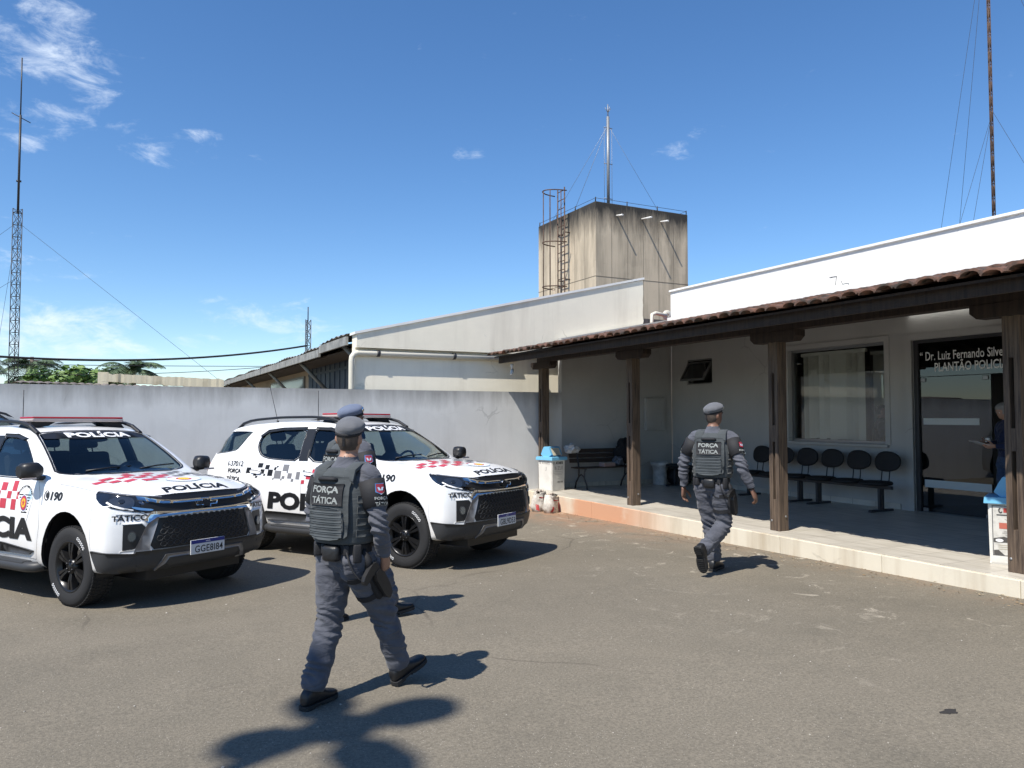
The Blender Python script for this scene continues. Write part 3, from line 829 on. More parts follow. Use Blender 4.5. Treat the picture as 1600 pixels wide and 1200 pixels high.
# ================================================================== water tower
def build_tower():
    X0, Y0, S, H = 14.3, 21.9, 4.02, 9.04
    tw = empty("water_tower", (X0 + S/2, Y0 + S/2, 0), 0, "square weathered concrete water tower with blackened top edge", "tower")
    bm = BM(); box(bm, -S/2, S/2, -S/2, S/2, 0, H); bmesh.ops.bevel(bm, geom=[e for e in bm.edges], offset=.02, segments=1, affect='EDGES')
    body = finish("tank_wall", bm, M_CONC, tw)
    bm = BM()
    for f in (-1, 1):
        for k in range(1, 6):
            q = -S/2 + S * k / 6
            box(bm, q - .006, q + .006, -S/2 - .004, -S/2 + .01, 1, H - .5); box(bm, -S/2 - .004, -S/2 + .01, q - .006, q + .006, 1, H - .5)
        break
    for z in (4.3, 6.45):
        box(bm, -S/2 + .01, S/2, -S/2 - .006, -S/2 + .008, z, z + .018); box(bm, -S/2 - .006, -S/2 + .008, -S/2 + .01, S/2, z, z + .018)
    finish("formwork_joint", bm, mat("joint_stain", (.16, .135, .105), .9), tw)
    for q, ln in ((-1.12, .36), (-.05, .56), (.78, .42)):
        bm = BM(); tube(bm, ((q, -S/2 + .05, H - .40), (q, -S/2 - ln, H - .46)), .032, 8); finish("overflow_pipe", bm, M_WHITEP, tw)
    # caged ladder on the sunlit face
    bm = BM(); yl = -.1; xl = -S/2 - .22
    for d in (-.24, .24): tube(bm, ((xl, yl + d, 2.6), (xl, yl + d, H + .9)), .026, 6)
    z = 2.8
    while z < H + .85: tube(bm, ((xl, yl - .24, z), (xl, yl + .24, z)), .016, 5); z += .32
    for d in (-.24, .24):
        for z in (4.8, 6.6, 8.3): tube(bm, ((xl, yl + d, z), (-S/2, yl + d, z)), .02, 5)
    lad = finish("ladder", bm, M_RUST, tw)
    bm = BM()
    def hoop(z, rr):
        pts = [(xl - .02 - .72 * math.sin(a) * rr, yl + .42 * math.cos(a), z) for a in [PI * k / 10 for k in range(11)]]
        tube(bm, pts, .022, 5)
    for z in (4.55, 6.3, 7.9, H + .72): hoop(z, 1)
    for k in (1, 3, 5, 7, 9):
        a = PI * k / 10; tube(bm, ((xl - .02 - .72 * math.sin(a), yl + .42 * math.cos(a), 4.55), (xl - .02 - .72 * math.sin(a), yl + .42 * math.cos(a), H + .72)), .018, 5)
    finish("safety_cage", bm, M_RUST, lad)
    bm = BM()   # lightning wire round the rim
    cs = [(-S/2, S/2), (-S/2, -S/2), (S/2, -S/2), (S/2, S/2)]
    for a, b in zip(cs, cs[1:]):
        tube(bm, ((a[0]*.98, a[1]*.98, H + .12), (b[0]*.98, b[1]*.98, H + .12)), .008, 4)
        for k in range(4):
            f = k / 3; p = (a[0] + (b[0]-a[0])*f, a[1] + (b[1]-a[1])*f); tube(bm, ((p[0]*.98, p[1]*.98, H - .02), (p[0]*.98, p[1]*.98, H + .15)), .02, 5)
    finish("lightning_wire", bm, M_DARKM, tw)
    ma = empty("tower_mast", (X0 + .95, Y0 + .6, H), 0, "slender steel antenna mast with stays on top of the water tower", "mast")
    bm = BM(); tube(bm, ((0, 0, -.05), (0, 0, 3.3)), .055, 8); tube(bm, ((-.16, 0, 0), (-.16, 0, 2.9)), .008, 4); tube(bm, ((.16, 0, 0), (.16, 0, 2.9)), .008, 4)
    for z in (.35, 1.6, 2.9): tube(bm, ((-.18, 0, z), (.18, 0, z)), .014, 5)
    finish("pole", bm, M_GALV, ma)
    bm = BM(); tube(bm, ((0, 0, 3.3), (0, 0, 3.75)), .02, 6)
    for k in range(4): a = k * PI/2; tube(bm, ((0, 0, 3.45), (.12*math.cos(a), .12*math.sin(a), 3.62)), .012, 5)
    finish("lightning_rod", bm, M_GALV, ma)
    bm = BM()
    for p in ((-.85, .9), (2.6, .3), (-.8, 2.6)): tube(bm, ((0, 0, 3.0), (p[0], p[1], .05)), .007, 4)
    finish("stay_wire", bm, M_GALV, ma)
build_tower()

# small roof and pipes between gable and parapet
t = empty("back_roof", (12.5, 16.2, 0), 0, "scrap of red tiled roof between the gable wall and the white parapet", "roof")
bm = BM()
for j in range(9):
    for i in range(4):
        x = -.9 + j * .22; y0 = -1.2 + i * .5
        loft(bm, [[Vector((x + .11*math.cos(PI*k/5), y, 3.62 + .10 * (y + 1.2) + .07*math.sin(PI*k/5))) for k in range(6)] for y in (y0, y0 + .54)], cap=False, closed=False, smooth=False)
finish("tiles", bm, mat("red_roof_tiles", (.38, .12, .07), .8, noise_amt=.4), t)
bm = BM(); box(bm, -1.0, 1.1, .85, 1.0, 0, 4.35); finish("backing_wall", bm, mat("dark_tar_wall", (.10, .095, .09), .9, noise_amt=.4), t)
t = empty("vent_pipe", (12.35, 16.0, 3.95), 0, "bent white pipe standing on the scrap of red roof", "pipe")
bm = BM(); tube(bm, ((-.2, 0, -.35), (-.17, 0, .35), (-.05, 0, .40), (.3, 0, .35)), .05, 8); finish("bent_pipe", bm, M_PVC, t)
bm = BM(); lathe(bm, [(.05, 0), (.14, 0), (.14, .04), (.05, .04), (.05, 0)], 14, 'y', (.32, -.02, .36)); finish("flange", bm, M_PVC, t)

# ================================================================== masts, cables, pole
def lattice(bm, w, z0, z1, step, rad):
    c = [(-w, -w*.6), (w, -w*.6), (0, w)]
    for x, y in c: tube(bm, ((x, y, z0), (x, y, z1)), rad, 5)
    z = z0; k = 0
    while z < z1 - .01:
        z2 = min(z + step, z1)
        for i in range(3):
            a, b = c[i], c[(i+1) % 3]
            tube(bm, ((*a, z), (*b, z)), rad*.6, 4); tube(bm, ((*a, z), (*b, z2)), rad*.55, 4); tube(bm, ((*b, z), (*a, z2)), rad*.55, 4)
        z = z2; k += 1
ma = empty("radio_mast", (-4.45, 41.5, 0), 0, "tall lattice radio mast with whip antenna rising left of the trees", "mast")
bm = BM(); lattice(bm, .185, 0, 11.2, .55, .019); finish("lattice_section", bm, M_DARKM, ma)
bm = BM(); tube(bm, ((0, 0, 11), (0, 0, 15.6)), .05, 8); tube(bm, ((0, 0, 15.6), (0, 0, 18.3)), .028, 6); tube(bm, ((-.35, 0, 15.65), (.4, 0, 15.3)), .02, 4); tube(bm, ((-.1, 0, 12.5), (.1, 0, 12.5)), .05, 5)
finish("whip_antenna", bm, M_DARKM, ma)
bm = BM()
for p, z in (((13, -1), 10.6), ((-12, 4), 10.6), ((-3, 14), 10.6), ((-9, -3), 8)): tube(bm, ((0, 0, z), (p[0], p[1], 0)), .007, 4)
finish("guy_wire", bm, M_WIRE, ma)

ma = empty("parapet_mast", (20.35, 12.1, 0), 0, "thin rusty guyed mast rising behind the white parapet", "mast")
bm = BM(); lattice(bm, .034, 3.0, 16.5, .4, .014); tube(bm, ((0, 0, 0), (0, 0, 3.2)), .05, 6); finish("lattice_section", bm, M_RUST, ma)
bm = BM()
for p, z in (((-1.55, .80), 9.6), ((-.95, .5), 9.6), ((-1.6, .85), 14.9), ((-1.0, .6), 14.9), ((3, -1.5), 9.8), ((4, -2), 14.9)):
    tube(bm, ((0, 0, z), (p[0], p[1], 4.0)), .0055, 4)
finish("guy_wire", bm, M_WIRE, ma)

ma = empty("roof_antenna", (8.9, 42.0, 0), 0, "small far antenna poking above the sloping gable wall", "antenna")
bm = BM(); lattice(bm, .14, 0, 6.9, .5, .022); finish("lattice_section", bm, M_DARKM, ma)
bm = BM(); tube(bm, ((0, 0, 6.8), (0, 0, 7.6)), .03, 5); finish("rod", bm, M_DARKM, ma)

def sag(name, a, b, s, r, label, n=24, grp=None):
    a = Vector(a); b = Vector(b); bm = BM()
    pts = [a.lerp(b, k/n) - Vector((0, 0, s * 4 * (k/n) * (1 - k/n))) for k in range(n + 1)]
    tube(bm, pts, r, 5); o = finish(name, bm, M_WIRE); tag(o, label, "cable", grp)
def at(px, py, dist):
    d = ray_dir(px, py); h = math.hypot(d.x, d.y); return cam.location + d * (dist / h)
sag("power_cable", at(-150, 545, 22), at(480, 540, 26), .36, .030, "thick black cable sagging across the sky above the grey wall")
sag("phone_cable", at(-150, 566, 30), at(520, 572, 34), .05, .012, "upper of the two thin grey wires above the old beam")
sag("phone_cable", at(-150, 578, 30), at(520, 562, 34), .35, .012, "lower thin wire crossing in front of the palm crown")
up = empty("utility_pole", (-4.7, 52, 0), 0, "wooden utility pole with crossarm among the far palms", "pole")
bm = BM(); tube(bm, ((0, 0, 0), (0, 0, 5.1)), [.14, .10], 8); finish("shaft", bm, mat("grey_pole_wood", (.15, .12, .1), .9), up)
bm = BM(); box(bm, -.45, .45, -.05, .05, 4.82, 4.92); finish("crossarm", bm, M_RUST, up)
# old concrete beam and tile coping behind the wall
ob = empty("crumbling_beam", (-.5, 25, 0), 0, "crumbling cream concrete beam on posts beyond the grey wall", "beam")
bm = BM()
segs = 46; w = 3.3; rs = []
for k in range(segs + 1):
    x = -.05 + w * k / segs; zt = 2.90 - .03*x + .035*noise.noise(Vector((x*6, 1, 0))) + .02*noise.noise(Vector((x*19, 4, 0))); zb = 2.67 - .045*x + .03*noise.noise(Vector((x*7, 9, 0)))
    y = .012*noise.noise(Vector((x*12, 6, 0)))
    rs.append([Vector((x, -.14 + y, zb)), Vector((x, .14, zb)), Vector((x, .14, zt)), Vector((x, -.14 + y, zt))])
loft(bm, rs, smooth=False); fixn(bm)
finish("lintel", bm, M_OLDBEAM, ob)
bm = BM(); box(bm, -.14, .13, -.139, .139, 0, 2.94); box(bm, 3.0, 3.2, -.138, .138, 0, 2.55); finish("post", bm, M_OLDBEAM, ob)
tc_ = empty("tiled_coping", (.2, 16.2, 0), 0, "row of faded roof tiles just showing over the grey wall", "roof")
bm = BM()
for k in range(24):
    x = -1.85 + k * .135
    loft(bm, [[Vector((x + .075*math.cos(PI*i/5), y, 2.235 - .016*k*.2 + (y+.5)*.06 + .04*math.sin(PI*i/5))) for i in range(6)] for y in (-.5, .6)], cap=False, closed=False)
finish("tiles", bm, mat("faded_grey_tiles", (.24, .20, .17), .9, noise_amt=.4), tc_)
bm = BM(); box(bm, -1.95, 1.45, -.3, .5, 0, 2.17); finish("support_wall", bm, M_GREYW, tc_)

# ================================================================== trees beyond the wall
M_LEAF = mat("broadleaf_green", (.15, .24, .055), .6, col2=(.08, .15, .035), noise_scale=1.2)
M_LEAF2 = mat("dark_leaf_green", (.085, .15, .045), .6, col2=(.045, .085, .028), noise_scale=1.2)
M_PALM = mat("palm_green", (.10, .145, .07), .5, col2=(.055, .085, .04), noise_scale=2)
M_BARK = mat("tree_bark", (.12, .09, .065), .9, noise_amt=.4)
def leaf_tree(name, loc, h, rx, rz, m, label, seed, n=1500, ls=.16):
    rnd = random.Random(seed)
    t = empty(name, loc, 0, label, "tree", "trees beyond the grey wall")
    bm = BM(); tube(bm, ((0, 0, -.5), (.08, 0, h*.45), (.0, .05, h*.75)), [.2, .15, .06], 7)
    cl = []
    for k in range(16):
        a = rnd.uniform(0, 2*PI); rr = rx * rnd.uniform(.2, .85); cl.append((rr*math.cos(a), rr*math.sin(a), h - rz + rz*rnd.uniform(-.5, .8), rnd.uniform(.28, .5)*rx))
        tube(bm, ((0, 0, h*.5), (cl[-1][0]*.6, cl[-1][1]*.6, (cl[-1][2]+h*.5)/2), cl[-1][:3]), [.07, .05, .02], 5)
    finish("trunk", bm, M_BARK, t)
    bm = BM()
    for _ in range(n):
        c = rnd.choice(cl); v = Vector((rnd.gauss(0, 1), rnd.gauss(0, 1), rnd.gauss(0, 1))).normalized() * c[3] * rnd.uniform(.55, 1.05); v.z *= .75
        p = Vector(c[:3]) + v; nrm = (v.normalized() + Vector((rnd.uniform(-.7, .7), rnd.uniform(-.7, .7), rnd.uniform(-.2, .9)))).normalized()
        s, q = frame_of(nrm); L_ = ls * rnd.uniform(.6, 1.3)
        bm.faces.new([bm.verts.new(p + s*L_*a + q*L_*.55*b) for a, b in ((-1, 0), (-.2, -1), (1, 0), (-.2, 1))])
    finish("crown", bm, m, t)
def palm_tree(loc, h, r, label, seed, nf=20):
    rnd = random.Random(seed)
    t = empty("palm_tree", loc, 0, label, "tree", "trees beyond the grey wall")
    bm = BM(); tube(bm, ((0, 0, -.5), (.1, 0, h*.5), (0, 0, h)), [.22, .17, .14], 8); finish("trunk", bm, M_BARK, t)
    bm = BM()
    for k in range(nf):
        a = 2*PI*k/nf + rnd.uniform(-.2, .2); e = rnd.uniform(.15, 1.35); dirh = Vector((math.cos(a), math.sin(a), 0)); L_ = r * rnd.uniform(.85, 1.1)
        pts = []
        for i in range(9):
            f = i / 8; pts.append(Vector((0, 0, h)) + dirh * (L_ * f * math.cos(e * .6)) + Vector((0, 0, L_ * (math.sin(e) * f - .75 * f * f))))
        tube(bm, pts, [.03 * (1 - .8*i/8) for i in range(9)], 4, cap=False)
        sd_ = dirh.cross(Vector((0, 0, 1)))
        for i in range(1, 25):
            f = i / 25 * 8; j = min(int(f), 7); p = pts[j].lerp(pts[j+1], f - j); d = (pts[j+1] - pts[j]).normalized()
            ll = r * .30 * math.sin(PI * (.12 + .8 * i/25))
            for sg in (-1, 1):
                q = p + (sd_*sg + d*.6 + Vector((0, 0, -.35 + rnd.uniform(-.25, .1)))).normalized() * ll
                w_ = d * .035
                bm.faces.new([bm.verts.new(x) for x in (p - w_, p + w_, q)])
    finish("crown", bm, M_PALM, t)
palm_tree((-4.3, 47, 0), 4.15, 1.9, "dark palm with drooping fronds beside the utility pole", 3, 26)
palm_tree((-6.3, 44, 0), 4.2, 1.8, "palm at the left edge behind the lattice mast", 4, 22)
palm_tree((.33, 36, 0), 3.55, 1.55, "palm crown showing above the crumbling beam", 5, 28)
leaf_tree("leafy_tree", (-2.6, 42, 0), 3.95, 1.6, 1.3, M_LEAF, "bright green bushy tree between the pole and the crumbling beam", 11, 2600)
leaf_tree("leafy_tree", (-3.9, 46, 0), 4.0, 1.6, 1.3, M_LEAF2, "darker bushy tree just right of the utility pole", 12, 2200)
leaf_tree("leafy_tree", (-1.15, 43, 0), 3.9, 1.4, 1.2, M_LEAF2, "round dark green tree left of the crumbling beam", 13, 2200)
leaf_tree("leafy_tree", (2.2, 29, 0), 2.45, 1.0, .8, M_LEAF, "low green shrub under the right end of the crumbling beam", 14, 1200, .12)
def banana():
    t = empty("banana_plant", (2.55, 31, 0), 0, "broad leaved plant poking above the crumbling beam", "plant")
    bm = BM(); tube(bm, ((0, 0, 0), (0, 0, 2.1)), .1, 7); finish("stem", bm, M_LEAF, t)
    bm = BM()
    for k, (a, e) in enumerate(((0.2, 1.2), (2.0, 1.0), (3.6, 1.25), (5.0, .8))):
        d = Vector((math.cos(a), math.sin(a), 0)); s = d.cross(Vector((0, 0, 1)))
        pr = None
        for i in range(7):
            f = i / 6; p = Vector((0, 0, 2.0)) + d*(1.1*f*math.cos(e)) + Vector((0, 0, 1.1*(f*math.sin(e) - .35*f*f))); w_ = .17*math.sin(PI*min(.97, f*.9 + .08))
            q = [bm.verts.new(p + s*w_), bm.verts.new(p), bm.verts.new(p - s*w_)]
            if pr:
                bm.faces.new((pr[0], pr[1], q[1], q[0])); bm.faces.new((pr[1], pr[2], q[2], q[1]))
            pr = q
    finish("leaf", bm, M_LEAF, t)
banana()
# the four-armed lamp behind the photographer: it throws the cross-shaped shadow
def street_lamp():
    c = Vector((1.03, 4.15, 0)); h = 11.0
    p = c - Vector((sun_to.x, sun_to.y, 0)) / -sun_to.z * h
    lp = empty("street_lamp", (p.x, p.y, gz(p.y)), 0, "tall lamp post with four lamp heads, out of frame, casting the cross shaped shadow", "lamp")
    bm = BM(); tube(bm, ((0, 0, 0), (0, 0, h)), [.11, .06], 12); lathe(bm, [(0, h - .05), (.20, h - .03), (.22, h + .03), (.12, h + .1), (0, h + .11)], 20); finish("pole", bm, M_METAL, lp)
    for k, L_ in ((0, .66), (1, .60), (2, .66), (3, .75)):
        a = k * PI/2 + R(4); d = Vector((math.cos(a), math.sin(a), 0)); s = Vector((-d.y, d.x, 0))
        bm = BM(); rs = []
        for f, w_, z in ((0, .05, 0), (.25, .07, .02), (.4, .19, .03), (.75, .21, .06), (.95, .15, .07), (1.0, .05, .07)):
            rs.append([Vector((0, 0, h + z)) + d*(L_*f) + s*(w_*math.cos(2*PI*i/10)) + Vector((0, 0, .06*math.sin(2*PI*i/10))) for i in range(10)])
        loft(bm, rs); finish("lamp_head", bm, M_METAL, lp)
street_lamp()
# ================================================================== police sport utility vehicles
M_PAINT = mat("white_car_paint", (.80, .80, .79), .28, coat=.6, noise_amt=.03, noise_scale=1.5)
def dusty(m):
    nt = m.node_tree; N = nt.nodes; L = nt.links; b = N['Principled BSDF']; src = b.inputs['Base Color'].links[0].from_socket
    tc = N.new('ShaderNodeTexCoord'); sx = N.new('ShaderNodeSeparateXYZ'); L.new(tc.outputs['Object'], sx.inputs[0])
    n = N.new('ShaderNodeTexNoise'); n.inputs['Scale'].default_value = 6; n.inputs['Detail'].default_value = 7; L.new(tc.outputs['Object'], n.inputs['Vector'])
    r = N.new('ShaderNodeMapRange'); r.inputs['From Min'].default_value = .80; r.inputs['From Max'].default_value = .30; r.inputs['To Max'].default_value = .55; L.new(sx.outputs['Z'], r.inputs['Value'])
    k = N.new('ShaderNodeMath'); k.operation = 'MULTIPLY'; L.new(r.outputs[0], k.inputs[0]); L.new(n.outputs['Fac'], k.inputs[1])
    x = N.new('ShaderNodeMix'); x.data_type = 'RGBA'; L.new(k.outputs[0], x.inputs['Factor']); L.new(src, x.inputs['A']); x.inputs['B'].default_value = (.33, .24, .16, 1)
    L.new(x.outputs['Result'], b.inputs['Base Color'])
dusty(M_PAINT)
M_PAINTB = mat("dark_blue_car_paint", (.03, .07, .13), .2, coat=1.0)
M_TRIM = mat("black_trim_plastic", (.014, .014, .015), .42)
M_GREYTRIM = mat("dark_grey_bumper_plastic", (.035, .036, .038), .5, bump=.05, bump_scale=200)
M_SKID = mat("silver_skid_plate", (.22, .22, .23), .38, .5)
M_CHROME = mat("chrome_trim", (.80, .80, .80), .08, 1.0)
M_RUBBER = mat("tyre_rubber", (.017, .017, .018), .8, bump=.2, bump_scale=60)
M_RIM = mat("black_alloy", (.016, .016, .017), .28, .4)
M_LAMPIN = mat("headlamp_inner", (.16, .17, .18), .22, .9)
M_LENS = glass_mat("clear_lens", (.75, .77, .80), ior=1.5)
M_LENSD = mat("headlamp_cover", (.012, .014, .018), .05, coat=.8)
M_CARGL = glass_mat("tinted_car_glass", (.50, .56, .54), ior=1.5)
M_WSGL = glass_mat("windscreen_glass", (.70, .80, .77), ior=1.5)
M_SEAT = mat("black_seat_fabric", (.018, .018, .02), .9)
M_CABIN = mat("dark_cabin_plastic", (.022, .022, .024), .8)
M_DECK = mat("black_vinyl_letters", (.012, .012, .013), .45)
M_DECG = mat("grey_vinyl_squares", (.19, .19, .20), .45)
M_DECR = mat("red_vinyl_squares", (.48, .045, .07), .4)
M_REDL = mat("red_lamp_plastic", (.42, .02, .025), .15, coat=.5)
M_GREYL = mat("smoky_lamp_band", (.42, .36, .34), .2, coat=.3)
M_PLATEW = mat("plate_white", (.62, .63, .64), .4)
M_PLATEB = mat("plate_blue", (.01, .025, .20), .35)
M_YELLOW = mat("yellow_vinyl", (.75, .48, .03), .5)
M_SHIELDG = mat("pale_blue_vinyl", (.42, .55, .66), .5)
M_WHITEV = mat("white_vinyl", (.78, .78, .78), .45)
M_SEAM = mat("panel_gap", (.03, .03, .03), .8)

XF, XR, WB = .93, -3.955, -2.845
PROF = [(1.2, .93), (.93, .985), (.84, 1.04), (.66, 1.085), (.30, 1.125), (-.10, 1.155), (-.38, 1.175), (-.46, 1.20), (-.72, 1.40), (-.98, 1.60), (-1.14, 1.690), (-1.38, 1.742), (-1.85, 1.775), (-2.5, 1.775), (-3.05, 1.745), (-3.42, 1.70), (-3.56, 1.655), (-3.72, 1.42), (-3.86, 1.17), (-3.94, 1.03), (-4.2, .95)]
def lerp_tab(tab, x):
    if x >= tab[0][0]: return tab[0][1]
    for (a, za), (b, zb) in zip(tab, tab[1:]):
        if x >= b: t = (x - b) / (a - b); return zb + (za - zb) * t
    return tab[-1][1]
def prof(x):   # slightly rounded profile
    return sum(lerp_tab(PROF, x + d) * w for d, w in ((-.06, .15), (-.03, .2), (0, .3), (.03, .2), (.06, .15)))
def sstep(a, b, x):
    t = max(0, min(1, (x - a) / (b - a))); return t * t * (3 - 2 * t)
WTAB = [(2.2, .50), (1.75, .672), (1.70, .69), (1.15, .888), (1.09, .905), (1.00, .922), (.90, .934), (.75, .938), (.60, .932), (.45, .918), (.36, .895), (.28, .85)]
def half_w(x, z):
    w = sum(lerp_tab(WTAB, z + d) for d in (-.03, 0, .03)) / 3
    w -= .055 * sstep(-2.9, -3.95, x) ** 2
    for cx in (0, WB):
        r = math.hypot(x - cx, z - .39)
        if z < 1.0: w += .022 * math.exp(-((r - .49) / .10) ** 2) * sstep(1.02, .85, z)
    return w
XFT = [(1.1, .86), (.985, .885), (.93, .905), (.86, .925), (.78, .94), (.66, .952), (.58, .955), (.50, .945), (.40, .915), (.30, .86)]
XRT = [(1.7, -3.90), (1.05, -3.925), (.90, -3.915), (.75, -3.93), (.62, -3.965), (.45, -3.955), (.3, -3.88)]
def car_pt(a, b, c):
    """unit box -> body surface; a length, b width (-1..1), c height"""
    x0 = XR + (XF - XR) * a
    ws = sstep(-.15, -.5, x0) * sstep(-1.75, -1.2, x0)
    xs = x0 + .12 * ws * b * b
    hood = sstep(-.5, -.3, x0)
    ab = abs(b)
    zt = prof(xs) - hood * (.055 * ab ** 2.4 + .02 * sstep(.72, .95, ab)) - (1 - hood) * .03 * ab ** 2.2
    hood_bulge = hood * .018 * sstep(.62, .45, ab) * sstep(.93, .6, x0)
    zt += hood_bulge
    zb = .33 + .05 * sstep(.5, .93, x0) + .06 * sstep(-3.3, -3.95, x0)
    z = zb + (zt - zb) * c
    x = x0
    fa = sstep(.80, 1.0, a)
    if fa > 0: x += fa * (lerp_tab(XFT, z) - XF)
    fr = sstep(.16, 0, a)
    if fr > 0: x += fr * (lerp_tab(XRT, z) - XR) * (1 if c < .98 else 1)
    x -= sstep(.70, 1.0, a) * .27 * ab ** 3.0
    x += sstep(.2, 0, a) * .13 * ab ** 3.2
    y = b * half_w(x, z)
    return Vector((x, y, z))
def car_guide():
    NA, NB, NC = 118, 30, 30
    bm = BM(); V = {}
    aa = [i / NA for i in range(NA + 1)]
    def vert(i, j, k):
        key = (i, j, k)
        if key not in V: V[key] = bm.verts.new(car_pt(aa[i], -1 + 2 * j / NB, k / NC))
        return V[key]
    def quad(*ks): bm.faces.new([vert(*k) for k in ks])
    for i in range(NA):
        for j in range(NB):
            quad((i, j, NC), (i+1, j, NC), (i+1, j+1, NC), (i, j+1, NC)); quad((i, j, 0), (i, j+1, 0), (i+1, j+1, 0), (i+1, j, 0))
        for k in range(NC):
            quad((i, 0, k), (i+1, 0, k), (i+1, 0, k+1), (i, 0, k+1)); quad((i, NB, k), (i, NB, k+1), (i+1, NB, k+1), (i+1, NB, k))
    for j in range(NB):
        for k in range(NC):
            quad((0, j, k), (0, j, k+1), (0, j+1, k+1), (0, j+1, k)); quad((NA, j, k), (NA, j+1, k), (NA, j+1, k+1), (NA, j, k+1))
    edge = [v for (i, j, k), v in V.items() if (k >= NC - 2 and (j <= 1 or j >= NB - 1)) or (i in (NA, NA-1, 0, 1) and (k >= NC - 2 or k <= 1 or j in (0, 1, NB, NB-1)) and (k in (0, NC, 1, NC-1) or j in (0, NB, 1, NB-1))) or (k <= 1 and j in (0, NB))]
    for _ in range(4): bmesh.ops.smooth_vert(bm, verts=edge, factor=.5, use_axis_x=True, use_axis_y=True, use_axis_z=True)
    fixn(bm)
    for f in bm.faces: f.smooth = True
    return bm
V_RIGHT = lambda p, q: (Vector((p, -2.2, q)), Vector((0, 1, 0)))
V_LEFT = lambda p, q: (Vector((p, 2.2, q)), Vector((0, -1, 0)))
V_FRONT = lambda p, q: (Vector((3, p, q)), Vector((-1, 0, 0)))
V_BACK = lambda p, q: (Vector((-6, p, q)), Vector((1, 0, 0)))
V_TOP = lambda p, q: (Vector((p, q, 3)), Vector((0, 0, -1)))
_k = math.sqrt(.5)
V_DIAGR = lambda p, q: (Vector((p*_k, p*_k, q)) + Vector((_k, -_k, 0)) * 3 , Vector((-_k, _k, 0)))
V_DIAGL = lambda p, q: (Vector((p*_k, -p*_k, q)) + Vector((_k, _k, 0)) * 3, Vector((-_k, -_k, 0)))
W_FRONT = smooth_poly([(-.68, 1.165), (-.72, 1.19), (-.98, 1.41), (-1.22, 1.595), (-1.38, 1.635), (-1.675, 1.645), (-1.66, 1.40), (-1.645, 1.17), (-1.2, 1.155)], 1)
W_REAR = smooth_poly([(-1.835, 1.17), (-1.85, 1.40), (-1.855, 1.648), (-2.3, 1.64), (-2.58, 1.605), (-2.70, 1.52), (-2.715, 1.38), (-2.64, 1.26), (-2.50, 1.20), (-2.2, 1.18)], 1)
W_QUART = smooth_poly([(-2.935, 1.595), (-2.99, 1.57), (-3.12, 1.34), (-3.20, 1.285), (-3.72, 1.235), (-3.745, 1.25), (-3.52, 1.57), (-3.46, 1.60), (-3.2, 1.605)], 1)
WS = [(-.735, 1.205), (-.60, 1.180), (-.3, 1.185), (0, 1.19), (.3, 1.185), (.60, 1.180), (.735, 1.205), (.715, 1.27), (.615, 1.63), (.585, 1.668), (.3, 1.69), (0, 1.695), (-.3, 1.69), (-.585, 1.668), (-.615, 1.63), (-.715, 1.27)]
